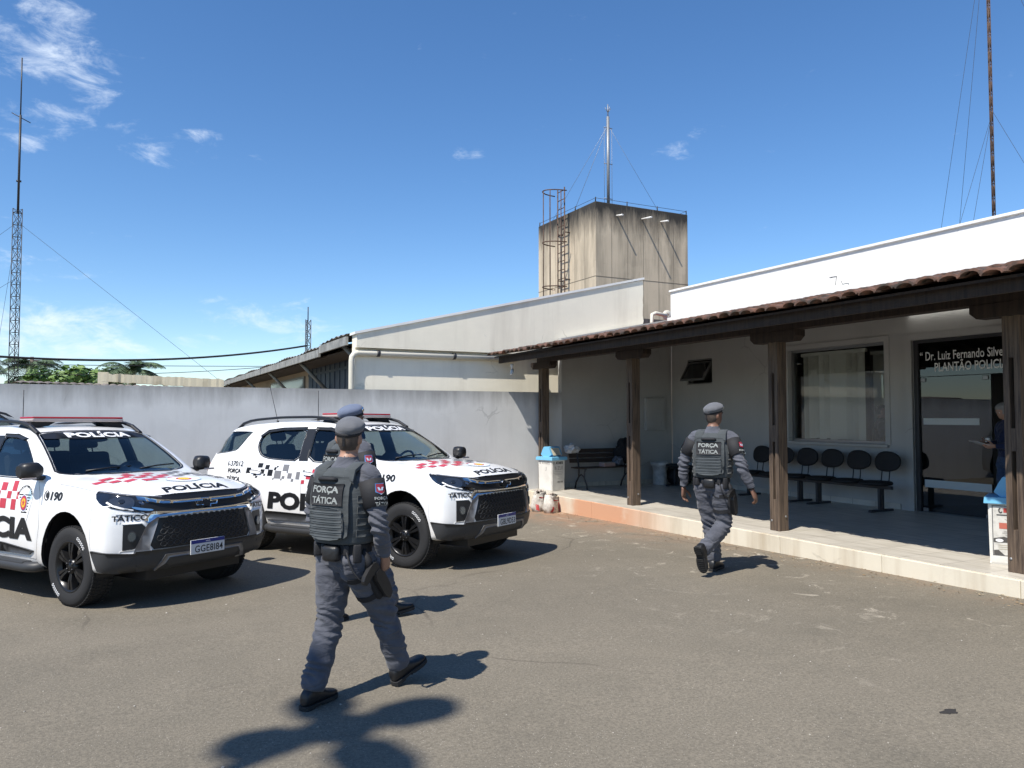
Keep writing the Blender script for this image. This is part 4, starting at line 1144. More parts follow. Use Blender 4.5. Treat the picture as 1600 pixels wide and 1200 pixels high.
def make_suv(paint, decals=True):
    car = empty("police_suv" if decals else "parked_suv")
    gbm = car_guide()
    bvh = BVHTree.FromBMesh(gbm); S = Skin(bvh)
    me = bpy.data.meshes.new("body"); gbm.to_mesh(me)
    gbm.free()
    for m in (paint, M_CABIN): me.materials.append(m)
    body = bpy.data.objects.new("body", me); COL.objects.link(body)
    so_ = body.modifiers.new("s", 'SOLIDIFY'); so_.thickness = .03; so_.offset = -1; so_.material_offset = 1; so_.material_offset_rim = 1
    cuts = []
    def cutter(bm):
        fixn(bm); m_ = bpy.data.meshes.new("c"); bm.to_mesh(m_); bm.free(); m_.materials.append(M_TRIM)
        o = bpy.data.objects.new("c", m_); COL.objects.link(o); cuts.append(o)
        b = body.modifiers.new("b", 'BOOLEAN'); b.operation = 'DIFFERENCE'; b.solver = 'EXACT'; b.object = o; b.material_mode = 'TRANSFER'
    for pl in (W_FRONT, W_REAR, W_QUART):
        bm = BM(); prism(bm, pl, lambda p, q, h: Vector((p, h, q)), -1.3, 1.3); cutter(bm)
    bm = BM(); d = Vector((.585, 0, .811))
    prism(bm, smooth_poly(WS, 1), lambda p, q, h: S.hit(V_FRONT, p, q, 0) + d * h, -.16, .16); cutter(bm)
    for cx in (0, WB):
        for sg in (-1, 1):
            bm = BM()
            pl = [(cx + .455 * math.cos(a) * (1.0 if abs(math.cos(a)) < .8 else 1), .40 + .455 * math.sin(a)) for a in [R(t) for t in range(-20, 201, 10)]] + [(cx - .43, .1), (cx + .43, .1)]
            prism(bm, pl, lambda p, q, h: Vector((p, h, q)), sg * .56, sg * 1.2); cutter(bm)
    bm = BM(); prism(bm, smooth_poly([(-.62, 1.20), (.62, 1.20), (.58, 1.60), (-.58, 1.60)], 1), lambda p, q, h: Vector((h, p, q)), -4.3, -3.5); cutter(bm)
    m2 = evaluated_mesh(body)
    for o in cuts: bpy.data.objects.remove(o)
    body.modifiers.clear(); body.data = m2; body.parent = car
    sharp_by_angle(m2, R(38))
    def p(name, bm, m, parent=car, **k): return finish(name, bm, m, parent, **k)
    # wheel wells and underbody so nothing shows through
    for cx in (0, WB):
        for sg in (-1, 1):
            bm = BM(); pr = [Vector((cx + .47 * math.cos(a), 0, .40 + .47 * math.sin(a))) for a in [R(t) for t in range(-10, 191, 10)]]
            loft(bm, [[q + Vector((0, y, 0)) for q in pr] for y in (sg * .55, sg * .90)], cap=False, closed=False)
            vs = [bm.verts.new(q + Vector((0, sg * .55, 0))) for q in pr]; bm.faces.new(vs)
            p("wheel_arch_liner", bm, M_BLACK)
    bm = BM(); box(bm, -3.7, .75, -.55, .55, .26, .40); tube(bm, ((0, -.6, .38), (0, .6, .38)), .06, 8); tube(bm, ((WB, -.6, .38), (WB, .6, .38)), .08, 8)
    p("underbody", bm, M_BLACK)
    # glass
    def glass(name, view, poly, m, step=.09):
        bm = BM(); S.patch(bm, view, poly, off=-.006, step=step); return p(name, bm, m)
    gr = lambda pl, g: [(c[0] + (c[0] - sum(q[0] for q in pl)/len(pl)) * g, c[1] + (c[1] - sum(q[1] for q in pl)/len(pl)) * g) for c in pl]
    ws = glass("windscreen", V_FRONT, gr(smooth_poly(WS, 1), .02), M_WSGL)
    for V_ in (V_RIGHT, V_LEFT):
        for pl in (W_FRONT, W_REAR, W_QUART): glass("side_window", V_, gr(pl, .03), M_CARGL)
    glass("rear_window", V_BACK, [(-.64, 1.19), (.64, 1.19), (.60, 1.62), (-.60, 1.62)], M_CARGL)
    # black fritted edges
    def ring(outer, g, view, name, m, parent, off=.003):
        inn = gr(outer, g); n = len(outer); bm = BM()
        o_ = [bm.verts.new(S.hit(view, a, b, off)) for a, b in outer]; i_ = [bm.verts.new(S.hit(view, a, b, off)) for a, b in inn]
        for k in range(n): bm.faces.new((o_[k], o_[(k+1) % n], i_[(k+1) % n], i_[k]))
        fixn(bm); return p(name, bm, m, parent)
    wsd = smooth_poly(dense_poly(WS, .12), 1)
    ring(gr(wsd, .035), -.028, V_FRONT, "windscreen_seal", M_TRIM, ws)
    bm = BM(); S.patch(bm, V_FRONT, [(-.60, 1.60), (.60, 1.60), (.575, 1.672), (.3, 1.692), (-.3, 1.692), (-.575, 1.672)], off=.0, step=.1); p("sun_strip", bm, M_TRIM, ws)
    for V_ in (V_RIGHT, V_LEFT):
        for pl in (W_FRONT, W_REAR, W_QUART): ring(dense_poly(gr(pl, .065), .08), -.055, V_, "window_seal", M_TRIM, car)
        bm = BM(); S.patch(bm, V_, [(-1.66, 1.165), (-1.83, 1.165), (-1.845, 1.645), (-1.685, 1.645)], off=.0045, step=.06); p("door_pillar_trim", bm, M_TRIM)
        bm = BM(); S.patch(bm, V_, [(-.60, 1.135), (-.68, 1.135), (-.80, 1.235), (-.74, 1.20)], off=.005, step=.05); p("mirror_base", bm, M_TRIM)
        # deflector strips above the windows
        bm = BM(); S.patch(bm, V_, [(-1.25, 1.585), (-1.4, 1.615), (-1.67, 1.625), (-1.67, 1.668), (-1.40, 1.66), (-1.19, 1.605)], off=.018, depth=.02, step=.06)
        p("rain_deflector", bm, M_TRIM)
        bm = BM(); S.patch(bm, V_, [(-1.85, 1.628), (-2.3, 1.62), (-2.58, 1.585), (-2.70, 1.51), (-2.735, 1.53), (-2.6, 1.632), (-2.3, 1.664), (-1.85, 1.67)], off=.018, depth=.02, step=.06)
        p("rain_deflector", bm, M_TRIM)
    # door gaps
    def seam(view, pts, w=.004):
        bm = BM(); q = []
        for a, b in zip(pts, pts[1:]):
            n = max(1, int(math.hypot(b[0]-a[0], b[1]-a[1]) / .05))
            q += [(a[0] + (b[0]-a[0])*k/n, a[1] + (b[1]-a[1])*k/n) for k in range(n)]
        q.append(pts[-1]); tube(bm, [S.hit(view, a, b, -.0005) for a, b in q], w * .55, 4, cap=False); return bm
    for V_ in (V_RIGHT, V_LEFT):
        for pts in ([(-.60, 1.12), (-.53, 1.0), (-.50, .7), (-.56, .42)], [(-1.735, 1.16), (-1.73, .8), (-1.76, .42)], [(-2.80, 1.62), (-2.86, 1.35), (-2.86, 1.0), (-2.66, .86)], [(-.56, .415), (-2.40, .415)],
                    [(.42, .93), (.44, .62), (.46, .55)], [(-2.66, 1.655), (-2.80, 1.62)]):
            p("panel_gap", seam(V_, pts), M_SEAM)
        bm = BM(); S.patch(bm, V_, [(-.60, .50), (-.70, .455), (-2.36, .455), (-2.42, .53), (-2.38, .56), (-1.2, .545)], off=.016, depth=.02, step=.1); p("door_moulding", bm, M_GREYTRIM)
        for hx in (-1.585, -2.63):
            bm = BM(); S.patch(bm, V_, smooth_poly([(hx - .12, 1.015), (hx - .09, .985), (hx + .09, .975), (hx + .12, .995), (hx + .09, 1.02), (hx - .09, 1.035)], 1), off=.022, depth=.018, step=.05); p("door_handle", bm, paint)
        bm = BM(); S.patch(bm, V_, smooth_poly([(-3.70, 1.135), (-3.80, 1.16), (-3.95, 1.12), (-3.95, .90), (-3.84, .885), (-3.79, .95)], 1), off=.006, depth=.012, step=.05); p("tail_lamp", bm, M_REDL)
    hood_gap = [(.88, -.56), (.80, -.72), (.55, -.805), (.2, -.835), (-.30, -.845)]
    for sg in (1, -1): p("panel_gap", seam(V_TOP, [(a, b * sg) for a, b in hood_gap], .005), M_SEAM)
    # ---------- front
    for sg, V_ in ((-1, V_DIAGR), (1, V_DIAGL)):
        HL = [(.30, .985), (.12, 1.0), (-.12, 1.025), (-.30, 1.045), (-.37, 1.04), (-.30, .965), (-.20, .915), (.05, .865), (.24, .845), (.335, .835), (.34, .87)]
        bm = BM(); S.patch(bm, V_, smooth_poly(HL, 1), off=.008, depth=.02, step=.05); h = p("headlight", bm, M_LENSD)
        bm = BM()
        S.patch(bm, V_, smooth_poly([(.045, .885), (-.12, .925), (-.20, .97), (-.10, 1.0), (.03, .985), (.07, .94)], 1), off=.0115, step=.03)
        p("reflector", bm, M_LAMPIN, h)
        c_ = S.hit(V_, -.055, .952, .0118); n_ = (S.hit(V_, -.055, .952, .1) - c_).normalized(); bm = BM(); tube(bm, (c_, c_ + n_*.004), .030, 18); p("low_beam_lens", bm, M_LENSD, h)
        bm = BM(); S.patch(bm, V_, [(-.19, .955), (-.12, .925), (-.02, .90), (.06, .882), (.06, .872), (-.03, .888), (-.13, .913), (-.20, .945)], off=.0125, step=.03); p("light_blade", bm, M_WHITEV, h)
        bm = BM(); S.patch(bm, V_, smooth_poly([(.22, .86), (.10, .875), (.04, .90), (.05, .91), (.14, .89), (.23, .875)], 1), off=.0125, step=.03); p("chrome_blade", bm, M_CHROME, h)
        bm = BM(); S.patch(bm, V_, smooth_poly([(.21, .92), (.10, .925), (.09, .965), (.20, .965)], 1), off=.0115, step=.03); p("projector_lens", bm, mat("lens_glint", (.16, .19, .24), .05, .8), h)
        bm = BM(); S.patch(bm, V_, [(-.35, 1.037), (-.12, 1.012), (.12, .988), (.28, .974), (.28, .982), (.12, .996), (-.12, 1.021), (-.34, 1.044)], off=.0125, step=.05); p("lamp_edge", bm, M_SKID, h)
        # fog lamp pocket
        FG = [(-.02, .765), (.14, .765), (.18, .735), (.13, .615), (.08, .58), (-.02, .575)]
        bm = BM(); S.patch(bm, V_, FG, off=.004, step=.05); f = p("fog_lamp", bm, M_TRIM)
        c = S.hit(V_, .06, .675, .004); n = (S.hit(V_, .06, .675, .1) - c).normalized()
        bm = BM(); tube(bm, (c, c + n * .014), .042, 16); p("bezel", bm, M_GREYTRIM, f)
        bm = BM(); tube(bm, (c + n*.0135, c + n * .018), .034, 16); p("lens", bm, M_LAMPIN, f)
        bm = BM(); S.patch(bm, V_, [(-.09, .85), (.10, .842), (.2, .82), (.225, .745), (.16, .585), (.10, .545), (-.06, .545), (-.03, .573), (.085, .578), (.135, .613), (.185, .737), (.142, .770), (-.03, .770)], off=.009, depth=.012, step=.03); p("fog_surround", bm, paint)
    # grille: black field with two chrome bars and emblem, honeycomb below
    bm = BM(); S.patch(bm, V_FRONT, [(-.60, .985), (-.3, 1.0), (.3, 1.0), (.60, .985), (.66, .90), (.62, .845), (-.62, .845), (-.66, .90)], off=.012, depth=.03, step=.035); g = p("upper_grille", bm, M_TRIM)
    bm = BM(); S.patch(bm, V_FRONT, [(-.60, .972), (-.45, .948), (-.3, .94), (.3, .94), (.45, .948), (.60, .972), (.66, .985), (.665, .955), (.45, .918), (.3, .913), (-.3, .913), (-.45, .918), (-.665, .955), (-.66, .985)], off=.026, depth=.02, step=.025); p("chrome_bar", bm, M_CHROME, g)
    bm = BM(); S.patch(bm, V_FRONT, [(-.56, .855), (-.3, .840), (.3, .840), (.56, .855), (.60, .825), (.635, .79), (.60, .765), (.52, .805), (.3, .812), (-.3, .812), (-.52, .805), (-.60, .765), (-.635, .79), (-.60, .825)], off=.024, depth=.018, step=.025); p("chrome_bar", bm, M_CHROME, g)
    em = [(-.135, .905), (-.120, .868), (-.045, .868), (-.052, .848), (.042, .848), (.048, .868), (.120, .868), (.135, .905), (.052, .905), (.058, .924), (-.040, .924), (-.046, .905)]
    bm = BM(); S.patch(bm, V_FRONT, em, off=.042, depth=.03, step=.05); e_ = p("bow_tie_emblem", bm, M_CHROME, g)
    bm = BM(); S.patch(bm, V_FRONT, [(-.115, .898), (-.106, .875), (-.034, .875), (-.042, .855), (.034, .855), (.038, .875), (.106, .875), (.115, .898), (.042, .898), (.047, .917), (-.032, .917), (-.036, .898)], off=.0435, step=.05); p("emblem_face", bm, M_TRIM, e_)
    bm = BM(); S.patch(bm, V_FRONT, [(-.50, .80), (.50, .80), (.58, .60), (.55, .565), (-.55, .565), (-.58, .60)], off=.003, step=.08); lg = p("lower_grille", bm, M_TRIM)
    bm = BM()
    for r in range(5):
        for q in range(-9, 10):
            cy = q * .066 + (.033 if r % 2 else 0); cz = .785 - r * .046
            lim = .47 + (.80 - cz) * .36
            if abs(cy) + .03 > lim: continue
            pts = [(cy + .031 * math.cos(a), cz + .021 * math.sin(a)) for a in [R(60*k) for k in range(6)]]
            tube(bm, [S.hit(V_FRONT, *x, .008) for x in pts + pts[:1]], .0042, 4, cap=False)
    p("honeycomb", bm, M_GREYTRIM, lg)
    # lower bumper, dark wedges, skid plate
    for sg, V_ in ((-1, V_DIAGR), (1, V_DIAGL)):
        bm = BM(); S.patch(bm, V_, [(-.30, .55), (.10, .535), (.19, .57), (.245, .70), (.30, .795), (.335, .80), (.27, .66), (.24, .565), (.36, .55), (.60, .545), (.60, .38), (.3, .345), (-.26, .39)] if False else [(-.335, .575), (.10, .545), (.30, .545), (.36, .38), (.1, .36), (-.26, .40)], off=.022, depth=.04, step=.035); p("bumper_corner", bm, M_GREYTRIM)
        bm = BM(); S.patch(bm, V_FRONT, [(sg*.50, .802), (sg*.53, .807), (sg*.61, .755), (sg*.70, .60), (sg*.72, .545), (sg*.56, .545), (sg*.585, .60)], off=.016, depth=.016, step=.05); p("grille_cheek", bm, M_SKID)
    bm = BM(); S.patch(bm, V_FRONT, [(-.70, .562), (.70, .562), (.72, .50), (.66, .385), (.5, .372), (-.5, .372), (-.66, .385), (-.72, .50)], off=.022, depth=.04, step=.035); lb = p("lower_bumper", bm, M_GREYTRIM)
    bm = BM(); S.patch(bm, V_FRONT, [(-.44, .515), (.44, .515), (.52, .39), (.47, .375), (.40, .487), (-.40, .487), (-.47, .375), (-.52, .39)], off=.034, depth=.015, step=.06); p("skid_plate", bm, M_SKID, lb)
    # plate
    pc = S.hit(V_FRONT, 0, .535, .042)
    bm = BM(); box(bm, pc.x - .012, pc.x, -.20, .20, .47, .60, bev=.003); pl = p("license_plate", bm, M_PLATEW)
    bm = BM(); box(bm, pc.x, pc.x + .0015, -.197, .197, .568, .598); p("blue_band", bm, M_PLATEB, pl)
    pl['front_x'] = .35 + (pc.x - .35) * .84 + .002
    # wheels
    def wheel(cx, sg):
        w = empty("wheel", (cx, sg * .785, .388)); w.parent = car
        bm = BM(); f = sg
        lathe(bm, [(.245, -.115), (.30, -.130), (.355, -.128), (.380, -.105), (.388, -.05), (.3885, 0), (.388, .05), (.380, .105), (.355, .128), (.30, .130), (.245, .115)], 48, 'y')
        fixn(bm); p("tyre", bm, M_RUBBER, w)
        bm = BM()
        for k in range(64):   # tread blocks
            a = 2*PI*k/64
            for y in (-.085, -.03, .03, .085):
                box(bm, -.0135, .0135, y - .021, y + .021, .384, .3935, M=Matrix.Rotation(a + (.03 if y in (-.03, .085) else 0), 4, 'Y'))
        p("tread", bm, M_RUBBER, w)
        bm = BM()
        lathe(bm, [(.25, -.11), (.235, -.10), (.222, -.06), (.215, .07), (.232, .104), (.250, .112), (.252, .118), (.244, .120), (.228, .108), (.210, .07)], 40, 'y')
        lathe(bm, [(0, .03), (.21, .03)], 30, 'y')
        for v in bm.verts: v.co.y *= f
        for k in range(6):
            a0 = 2*PI*k/6
            for da in (-.25, .25):
                Mx = Matrix.Rotation(a0 + da, 4, 'Y')
                q = []
                for r_, w0, y0, y1 in ((.055, .014, .055, .098), (.14, .020, .06, .112), (.236, .031, .06, .106)):
                    sh = -da * .12 * (r_ / .24)
                    q.append([Mx @ Vector((sx_ + sh, f * yy, r_)) for sx_, yy in ((-w0, y0), (w0, y0), (w0*.6, y1), (-w0*.6, y1))])
                loft(bm, q, smooth=False)
        lathe(bm, [(.075, f * .05), (.07, f * .108), (.035, f * .112), (.03, f * .118), (0, f * .118)], 18, 'y')
        for k in range(6): a = 2*PI*k/6; lathe(bm, [(.0, f*.124), (.011, f*.124), (.011, f*.10)], 6, 'y', (.052 * math.sin(a), 0, .052 * math.cos(a)))
        fixn(bm); p("rim", bm, M_RIM, w)
        bm = BM()     # raised white letters on the side wall
        for base, n, st in ((.5, 6, .085), (.5 + PI, 6, .085)):
            for k in range(n):
                a = base + k * st; Mx = Matrix.Rotation(a, 4, 'Y')
                lathe_pts = [Mx @ Vector((.010 * math.cos(t), f * (.1315), .322 + .014 * math.sin(t))) for t in [2*PI*i/10 for i in range(10)]]
                tube(bm, lathe_pts + lathe_pts[:1], .0032, 4, cap=False)
        p("sidewall_lettering", bm, M_WHITEV, w)
    for cx in (0, WB):
        for sg in (-1, 1): wheel(cx, sg)
    # mirrors
    for sg in (-1, 1):
        bm = BM()
        prf = [(.0, 1.0), (.06, 1.0), (.085, .95), (.10, .6)]
        rs = []
        for y, sx_, sz, xo in ((.90, .045, .045, -.56), (.945, .085, .09, -.57), (.99, .092, .090, -.575), (1.07, .088, .084, -.59), (1.10, .055, .055, -.60)):
            rs.append([Vector((xo + sx_ * math.copysign(abs(math.cos(t))**.7, math.cos(t)), sg * y, 1.235 + sz * math.copysign(abs(math.sin(t))**.7, math.sin(t)))) for t in [2*PI*i/16 for i in range(16)]])
        loft(bm, rs); box(bm, -.64, -.54, sg*.86 if sg > 0 else -.95, sg*.95 if sg > 0 else -.86, 1.135, 1.18, bev=.01); fixn(bm)
        mi = p("side_mirror", bm, M_TRIM)
        bm = BM(); box(bm, -.50, -.485, min(sg*.98, sg*1.12), max(sg*.98, sg*1.12), 1.15, 1.17, bev=.004); p("turn_signal", bm, M_GREYL, mi)
    # roof rails
    for sg in (-1, 1):
        bm = BM(); pts = []
        for k in range(15):
            t = k / 14; x = -1.22 - 2.27 * t; lift = .055 * min(1, min(t, 1 - t) / .10)
            h = S.hit(V_TOP, x, sg * (.60 - .02 * t), .004); pts.append(h + Vector((0, 0, lift)))
        rs = []
        for q in pts: rs.append([q + Vector((0, a, b)) for a, b in ((-.026, -.012), (.026, -.012), (.026, .010), (.014, .022), (-.014, .022), (-.026, .010))])
        loft(bm, rs, smooth=False)
        fixn(bm); p("roof_rail", bm, M_TRIM)
    # running boards
    for sg in (-1, 1):
        bm = BM(); tube(bm, ((-.50, sg*.80, .35), (-.56, sg*.93, .34), (-.70, sg*.955, .335), (-2.25, sg*.955, .335), (-2.38, sg*.92, .34), (-2.42, sg*.80, .35)), .052, 10); box(bm, -2.25, -.70, min(sg*.87, sg*.99), max(sg*.87, sg*.99), .355, .392, bev=.01)
        p("running_board", bm, M_GREYTRIM)
    # wipers
    for y in (-.48, .10):
        bm = BM(); a = S.hit(V_FRONT, y, 1.20, .012); b = S.hit(V_FRONT, y + .50, 1.225, .018); tube(bm, (a, a.lerp(b, .5) + Vector((.005, 0, .008)), b), .009, 5); p("wiper", bm, M_TRIM)
    # cabin
    for y in (-.37, .37):
        for x in (-1.55, -2.42):
            bm = BM(); box(bm, x - .25, x + .25, y - .24, y + .24, .70, .88, bev=.04)
            Mx = Matrix.Translation((x - .22, y, .84)) @ Matrix.Rotation(R(-16), 4, 'Y')
            box(bm, -.07, .07, -.235, .235, 0, .56, bev=.05, M=Mx); box(bm, -.045, .05, -.125, .125, .62, .80, bev=.045, M=Mx)
            for d in (-.05, .05): tube(bm, (Mx @ Vector((0, d, .52)), Mx @ Vector((0, d, .66))), .008, 5)
            p("seat", bm, M_SEAT)
    bm = BM(); pr = [(-.52, .75), (-.50, 1.13), (-.70, 1.165), (-.92, 1.14), (-1.0, 1.0), (-.95, .75)]
    prism(bm, pr, lambda a, b, h: Vector((a, h, b)), -.74, .74); fixn(bm); p("dashboard", bm, M_CABIN)
    bm = BM(); Mx = Matrix.Translation((-1.08, .37, 1.10)) @ Matrix.Rotation(R(-65), 4, 'Y')
    cir = [Mx @ Vector((.185 * math.cos(t), .185 * math.sin(t), 0)) for t in [2*PI*i/24 for i in range(25)]]
    tube(bm, cir, .016, 6, cap=False); tube(bm, (Mx @ Vector((-.18, 0, 0)), Mx @ Vector((.02, 0, -.03)), Mx @ Vector((.0, .18, 0))), .014, 5); tube(bm, (Mx @ Vector((0, 0, -.03)), Mx @ Vector((0, -.18, 0))), .014, 5); tube(bm, (Mx @ Vector((0, 0, 0)), Mx @ Vector((0, 0, -.2))), .03, 6)
    p("steering_wheel", bm, M_CABIN)
    bm = BM(); a = S.hit(V_FRONT, 0, 1.62, -.06); blob(bm, (a.x - .05, 0, 1.58), (.02, .12, .035), 12, 8); tube(bm, ((a.x - .03, 0, 1.6), (a.x - .02, 0, 1.67)), .01, 5); p("inner_mirror", bm, M_CABIN)
    # whip aerials
    for x, y, h, ln in ((-3.1, -.15, .55, -.18), (-2.0, -.38, .42, .0)):
        bm = BM(); b = S.hit(V_TOP, x, y, 0); tube(bm, (b, b + Vector((0, 0, .04))), .018, 8); tube(bm, (b + Vector((0, 0, .03)), b + Vector((ln, 0, h))), .0045, 5); p("antenna", bm, M_TRIM)
    if not decals: return car, S
    # light bar
    zb = S.hit(V_TOP, -1.62, 0, 0).z
    bm = BM()
    def bar(z0, z1, hx, hy, bev): box(bm, -1.62 - hx, -1.62 + hx, -hy, hy, z0, z1, bev=bev)
    bar(zb + .045, zb + .085, .15, .54, .015); lbar = p("light_bar", bm, M_GREYL)
    bm = BM(); bar(zb + .082, zb + .104, .145, .535, .010); p("red_lens", bm, M_REDL, lbar)
    for sg in (-1, 1):
        bm = BM(); pr = [(sg*.26, zb + .044), (sg*.52, zb + .044), (sg*.58, zb - .03), (sg*.34, zb - .002)]
        prism(bm, pr, lambda a, b, h: Vector((-1.62 + h, a, b)), -.10, .10); fixn(bm); p("mounting_foot", bm, M_TRIM, lbar)
    # ---------- lettering and squares
    def letters(name, view, body_, x, z, m, parent=car, off=.006, **k):
        bm = BM(); S.text(bm, view, body_, x, z, off=off, **k); return p(name, bm, m, parent)
    letters("screen_lettering", V_FRONT, "POLÍCIA", 0, 1.612, M_WHITEV, off=.006, width=.74, height=.074, bold=.04)
    # lettering on the bonnet reads from the front
    bonnet = lambda p_, q_: (Vector((.62 + q_ * .9, p_, 3)), Vector((0, 0, -1)))
    bonnet = lambda p_, q_: (Vector((.60 - q_, p_, 3)), Vector((0, 0, -1)))
    bonnetv = lambda p_, q_: (Vector((q_, p_, 3)), Vector((0, 0, -1)))
    V_HOOD = lambda p_, q_: (Vector((-q_, p_, 3)), Vector((0, 0, -1)))
    letters("bonnet_lettering", V_HOOD, "POLÍCIA", .0, -.80, M_DECK, off=.004, width=.74, height=.135, bold=.035)
    def squares(view, lst, name, off=.0035):
        bms = {}
        for (a, b, w, h, c, sk) in lst:
            bm = bms.setdefault(c, BM()); S.patch(bm, view, [(a, b), (a + w, b), (a + w + sk, b + h), (a + sk, b + h)], off=off, step=.07)
        for c, bm in bms.items(): p(name, bm, {'k': M_DECK, 'g': M_DECG, 'r': M_DECR}[c])
    hs = []; rnd = random.Random(5)
    for (y, x, w, h, c) in ((-.72, .02, .12, .09, 'r'), (-.60, -.07, .13, .09, 'r'), (-.60, .11, .10, .09, 'r'), (-.47, .02, .13, .09, 'r'), (-.50, .20, .11, .09, 'r'), (-.36, -.07, .12, .09, 'r'), (-.34, .11, .12, .09, 'r'), (-.36, .29, .14, .10, 'r'), (-.22, .02, .12, .09, 'r'), (-.20, .20, .13, .10, 'r'), (-.10, -.10, .10, .08, 'r'), (-.08, .11, .11, .09, 'r'), (-.08, .31, .10, .09, 'r'),
                            (.04, .02, .12, .09, 'g'), (.05, .20, .10, .09, 'g'), (.17, -.08, .12, .09, 'g'), (.17, .11, .12, .09, 'g'), (.30, .02, .12, .09, 'k'), (.30, .20, .10, .09, 'g'), (.43, -.07, .12, .09, 'k'), (.43, .11, .12, .09, 'k'), (.43, .28, .11, .09, 'k'), (.56, .02, .12, .09, 'k'), (.57, .20, .11, .08, 'k'), (.68, .10, .07, .08, 'k'), (-.30, -.16, .07, .06, 'r'), (.30, -.16, .07, .06, 'g')):
        hs.append((y, -x - h, w, h, c, .0))
    squares(V_HOOD, hs, "bonnet_square")
    # bonnet crest
    def disc(bm, view, c, rx, ry, off, n=24): S.patch(bm, view, [(c[0] + rx*math.cos(2*PI*k/n), c[1] + ry*math.sin(2*PI*k/n)) for k in range(n)], off=off, step=.05)
    bm = BM(); disc(bm, V_HOOD, (.02, -.47), .20, .13, .005); cr = p("bonnet_crest", bm, M_SHIELDG)
    bm = BM(); disc(bm, V_HOOD, (.02, -.47), .185, .118, .0065); p("crest_field", bm, M_WHITEV, cr)
    bm = BM(); disc(bm, V_HOOD, (.02, -.47), .085, .075, .008); p("crest_ring", bm, M_DECR, cr)
    bm = BM(); disc(bm, V_HOOD, (.02, -.47), .062, .055, .0095); p("crest_centre", bm, M_YELLOW, cr)
    for sg, V_ in ((1, V_RIGHT), (-1, V_LEFT)):
        fl = sg < 0
        letters("door_lettering", V_, "POLÍCIA", -1.50, .585, M_DECK, off=.006, width=1.72, height=.225, bold=.05, shear=.06, flip=fl)
        letters("number_lettering", V_, "190", -.215, .945, M_DECK, width=.21, height=.088, bold=.03, shear=.12, flip=fl)
        letters("bumper_lettering", V_DIAGR if sg > 0 else V_DIAGL, "TÁTICO", .035, .792, M_DECK, off=.0135, width=.31, height=.055, bold=.03, flip=fl)
        x0 = -.395
        bm = BM(); disc(bm, V_, (x0, .99), .046, .050, .004); ph = p("phone_badge", bm, M_DECK)
        bm = BM(); tube(bm, [S.hit(V_, x0 + (.028 * math.cos(t) + .012) , 0.99 + .036 * math.sin(t), .0055) for t in [R(q) for q in range(110, 251, 14)]], .006, 4)
        for t in (110, 250): bm2 = S.hit(V_, x0 + .028*math.cos(R(t)) + .018, 0.99 + .036*math.sin(R(t)), .0055); blob(bm, bm2, (.012, .003, .010), 8, 5)
        p("handset", bm, M_WHITEV, ph)
        # squares along the doors
        sq = []
        def zz(x0_, y0_, x1_, y1_, c):
            a = -1.735 + (x0_ - 1020) * .00199; b = 1.117 - (y1_ - 640) * .00107
            sq.append((a, b, (x1_ - x0_) * .00199, (y1_ - y0_) * .00107, c, .010))
        for q in ((465, 695, 510, 765, 'k'), (580, 635, 628, 690, 'k'), (545, 750, 575, 795, 'k'), (567, 797, 587, 822, 'k'), (612, 712, 650, 765, 'k'), (657, 655, 697, 708, 'k'), (687, 712, 735, 790, 'k'), (647, 768, 663, 793, 'k'), (748, 680, 768, 715, 'k'), (772, 662, 787, 682, 'k'), (755, 722, 820, 818, 'g'), (835, 643, 890, 722, 'g'), (833, 785, 857, 818, 'g'), (888, 748, 926, 812, 'g'), (968, 728, 1003, 818, 'g'), (925, 815, 945, 848, 'g'), (740, 815, 752, 835, 'g'), (820, 820, 832, 838, 'g'), (877, 725, 888, 745, 'g'), (1030, 700, 1045, 728, 'g'), (1022, 825, 1050, 870, 'r'),
                  (1065, 740, 1110, 812, 'r'), (1118, 690, 1160, 738, 'r'), (1120, 815, 1165, 880, 'r'), (1172, 742, 1230, 812, 'r'), (1235, 660, 1290, 738, 'r'), (1238, 815, 1300, 905, 'r'), (1305, 742, 1345, 812, 'r'), (1350, 640, 1395, 738, 'r'), (1352, 816, 1398, 912, 'r'), (1402, 742, 1428, 812, 'r')):
            zz(*q)
        if fl: sq = [(a, b, w, h, c, -s) for a, b, w, h, c, s in sq]
        squares(V_, sq, "door_square")
        # crest on the front door: shield, striped field, red roundel
        cx, cz = -.80, .93
        bm = BM(); S.patch(bm, V_, smooth_poly([(cx - .155, cz + .02), (cx - .13, cz + .10), (cx - .05, cz + .17), (cx + .05, cz + .17), (cx + .13, cz + .10), (cx + .155, cz + .02), (cx + .10, cz - .10), (cx + .05, cz - .19), (cx, cz - .21), (cx - .05, cz - .19), (cx - .10, cz - .10)], 1), off=.0035, step=.05); sh = p("door_crest", bm, M_WHITEV)
        bm = BM()
        for k in range(7):
            zc = cz + .045 - k * .028; w = .115 - .010 * k
            S.patch(bm, V_, [(cx - w, zc), (cx + w, zc), (cx + w, zc + .012), (cx - w, zc + .012)], off=.0048, step=.06)
        p("crest_stripes", bm, M_DECK, sh)
        bm = BM(); tube(bm, [S.hit(V_, cx + .14*math.cos(t), cz + .03 + .115*math.sin(t), .004) for t in [R(q) for q in range(10, 171, 10)]], .0025, 4); p("crest_arc", bm, M_DECK, sh)
        vs, fs = text_geo("POLÍCIA MILITAR", width=.34, height=.030, bold=.02)
        bm = BM(); bv = []
        for x, y in vs:
            t = PI/2 - (-x if fl else x) / .128; bv.append(bm.verts.new(S.hit(V_, cx + (.112 + y) * 1.05 * math.cos(t), cz + .028 + (.098 + y * .95) * math.sin(t), .006)))
        for f in fs:
            try: bm.faces.new([bv[i] for i in f])
            except ValueError: pass
        p("crest_lettering", bm, M_DECK, sh)
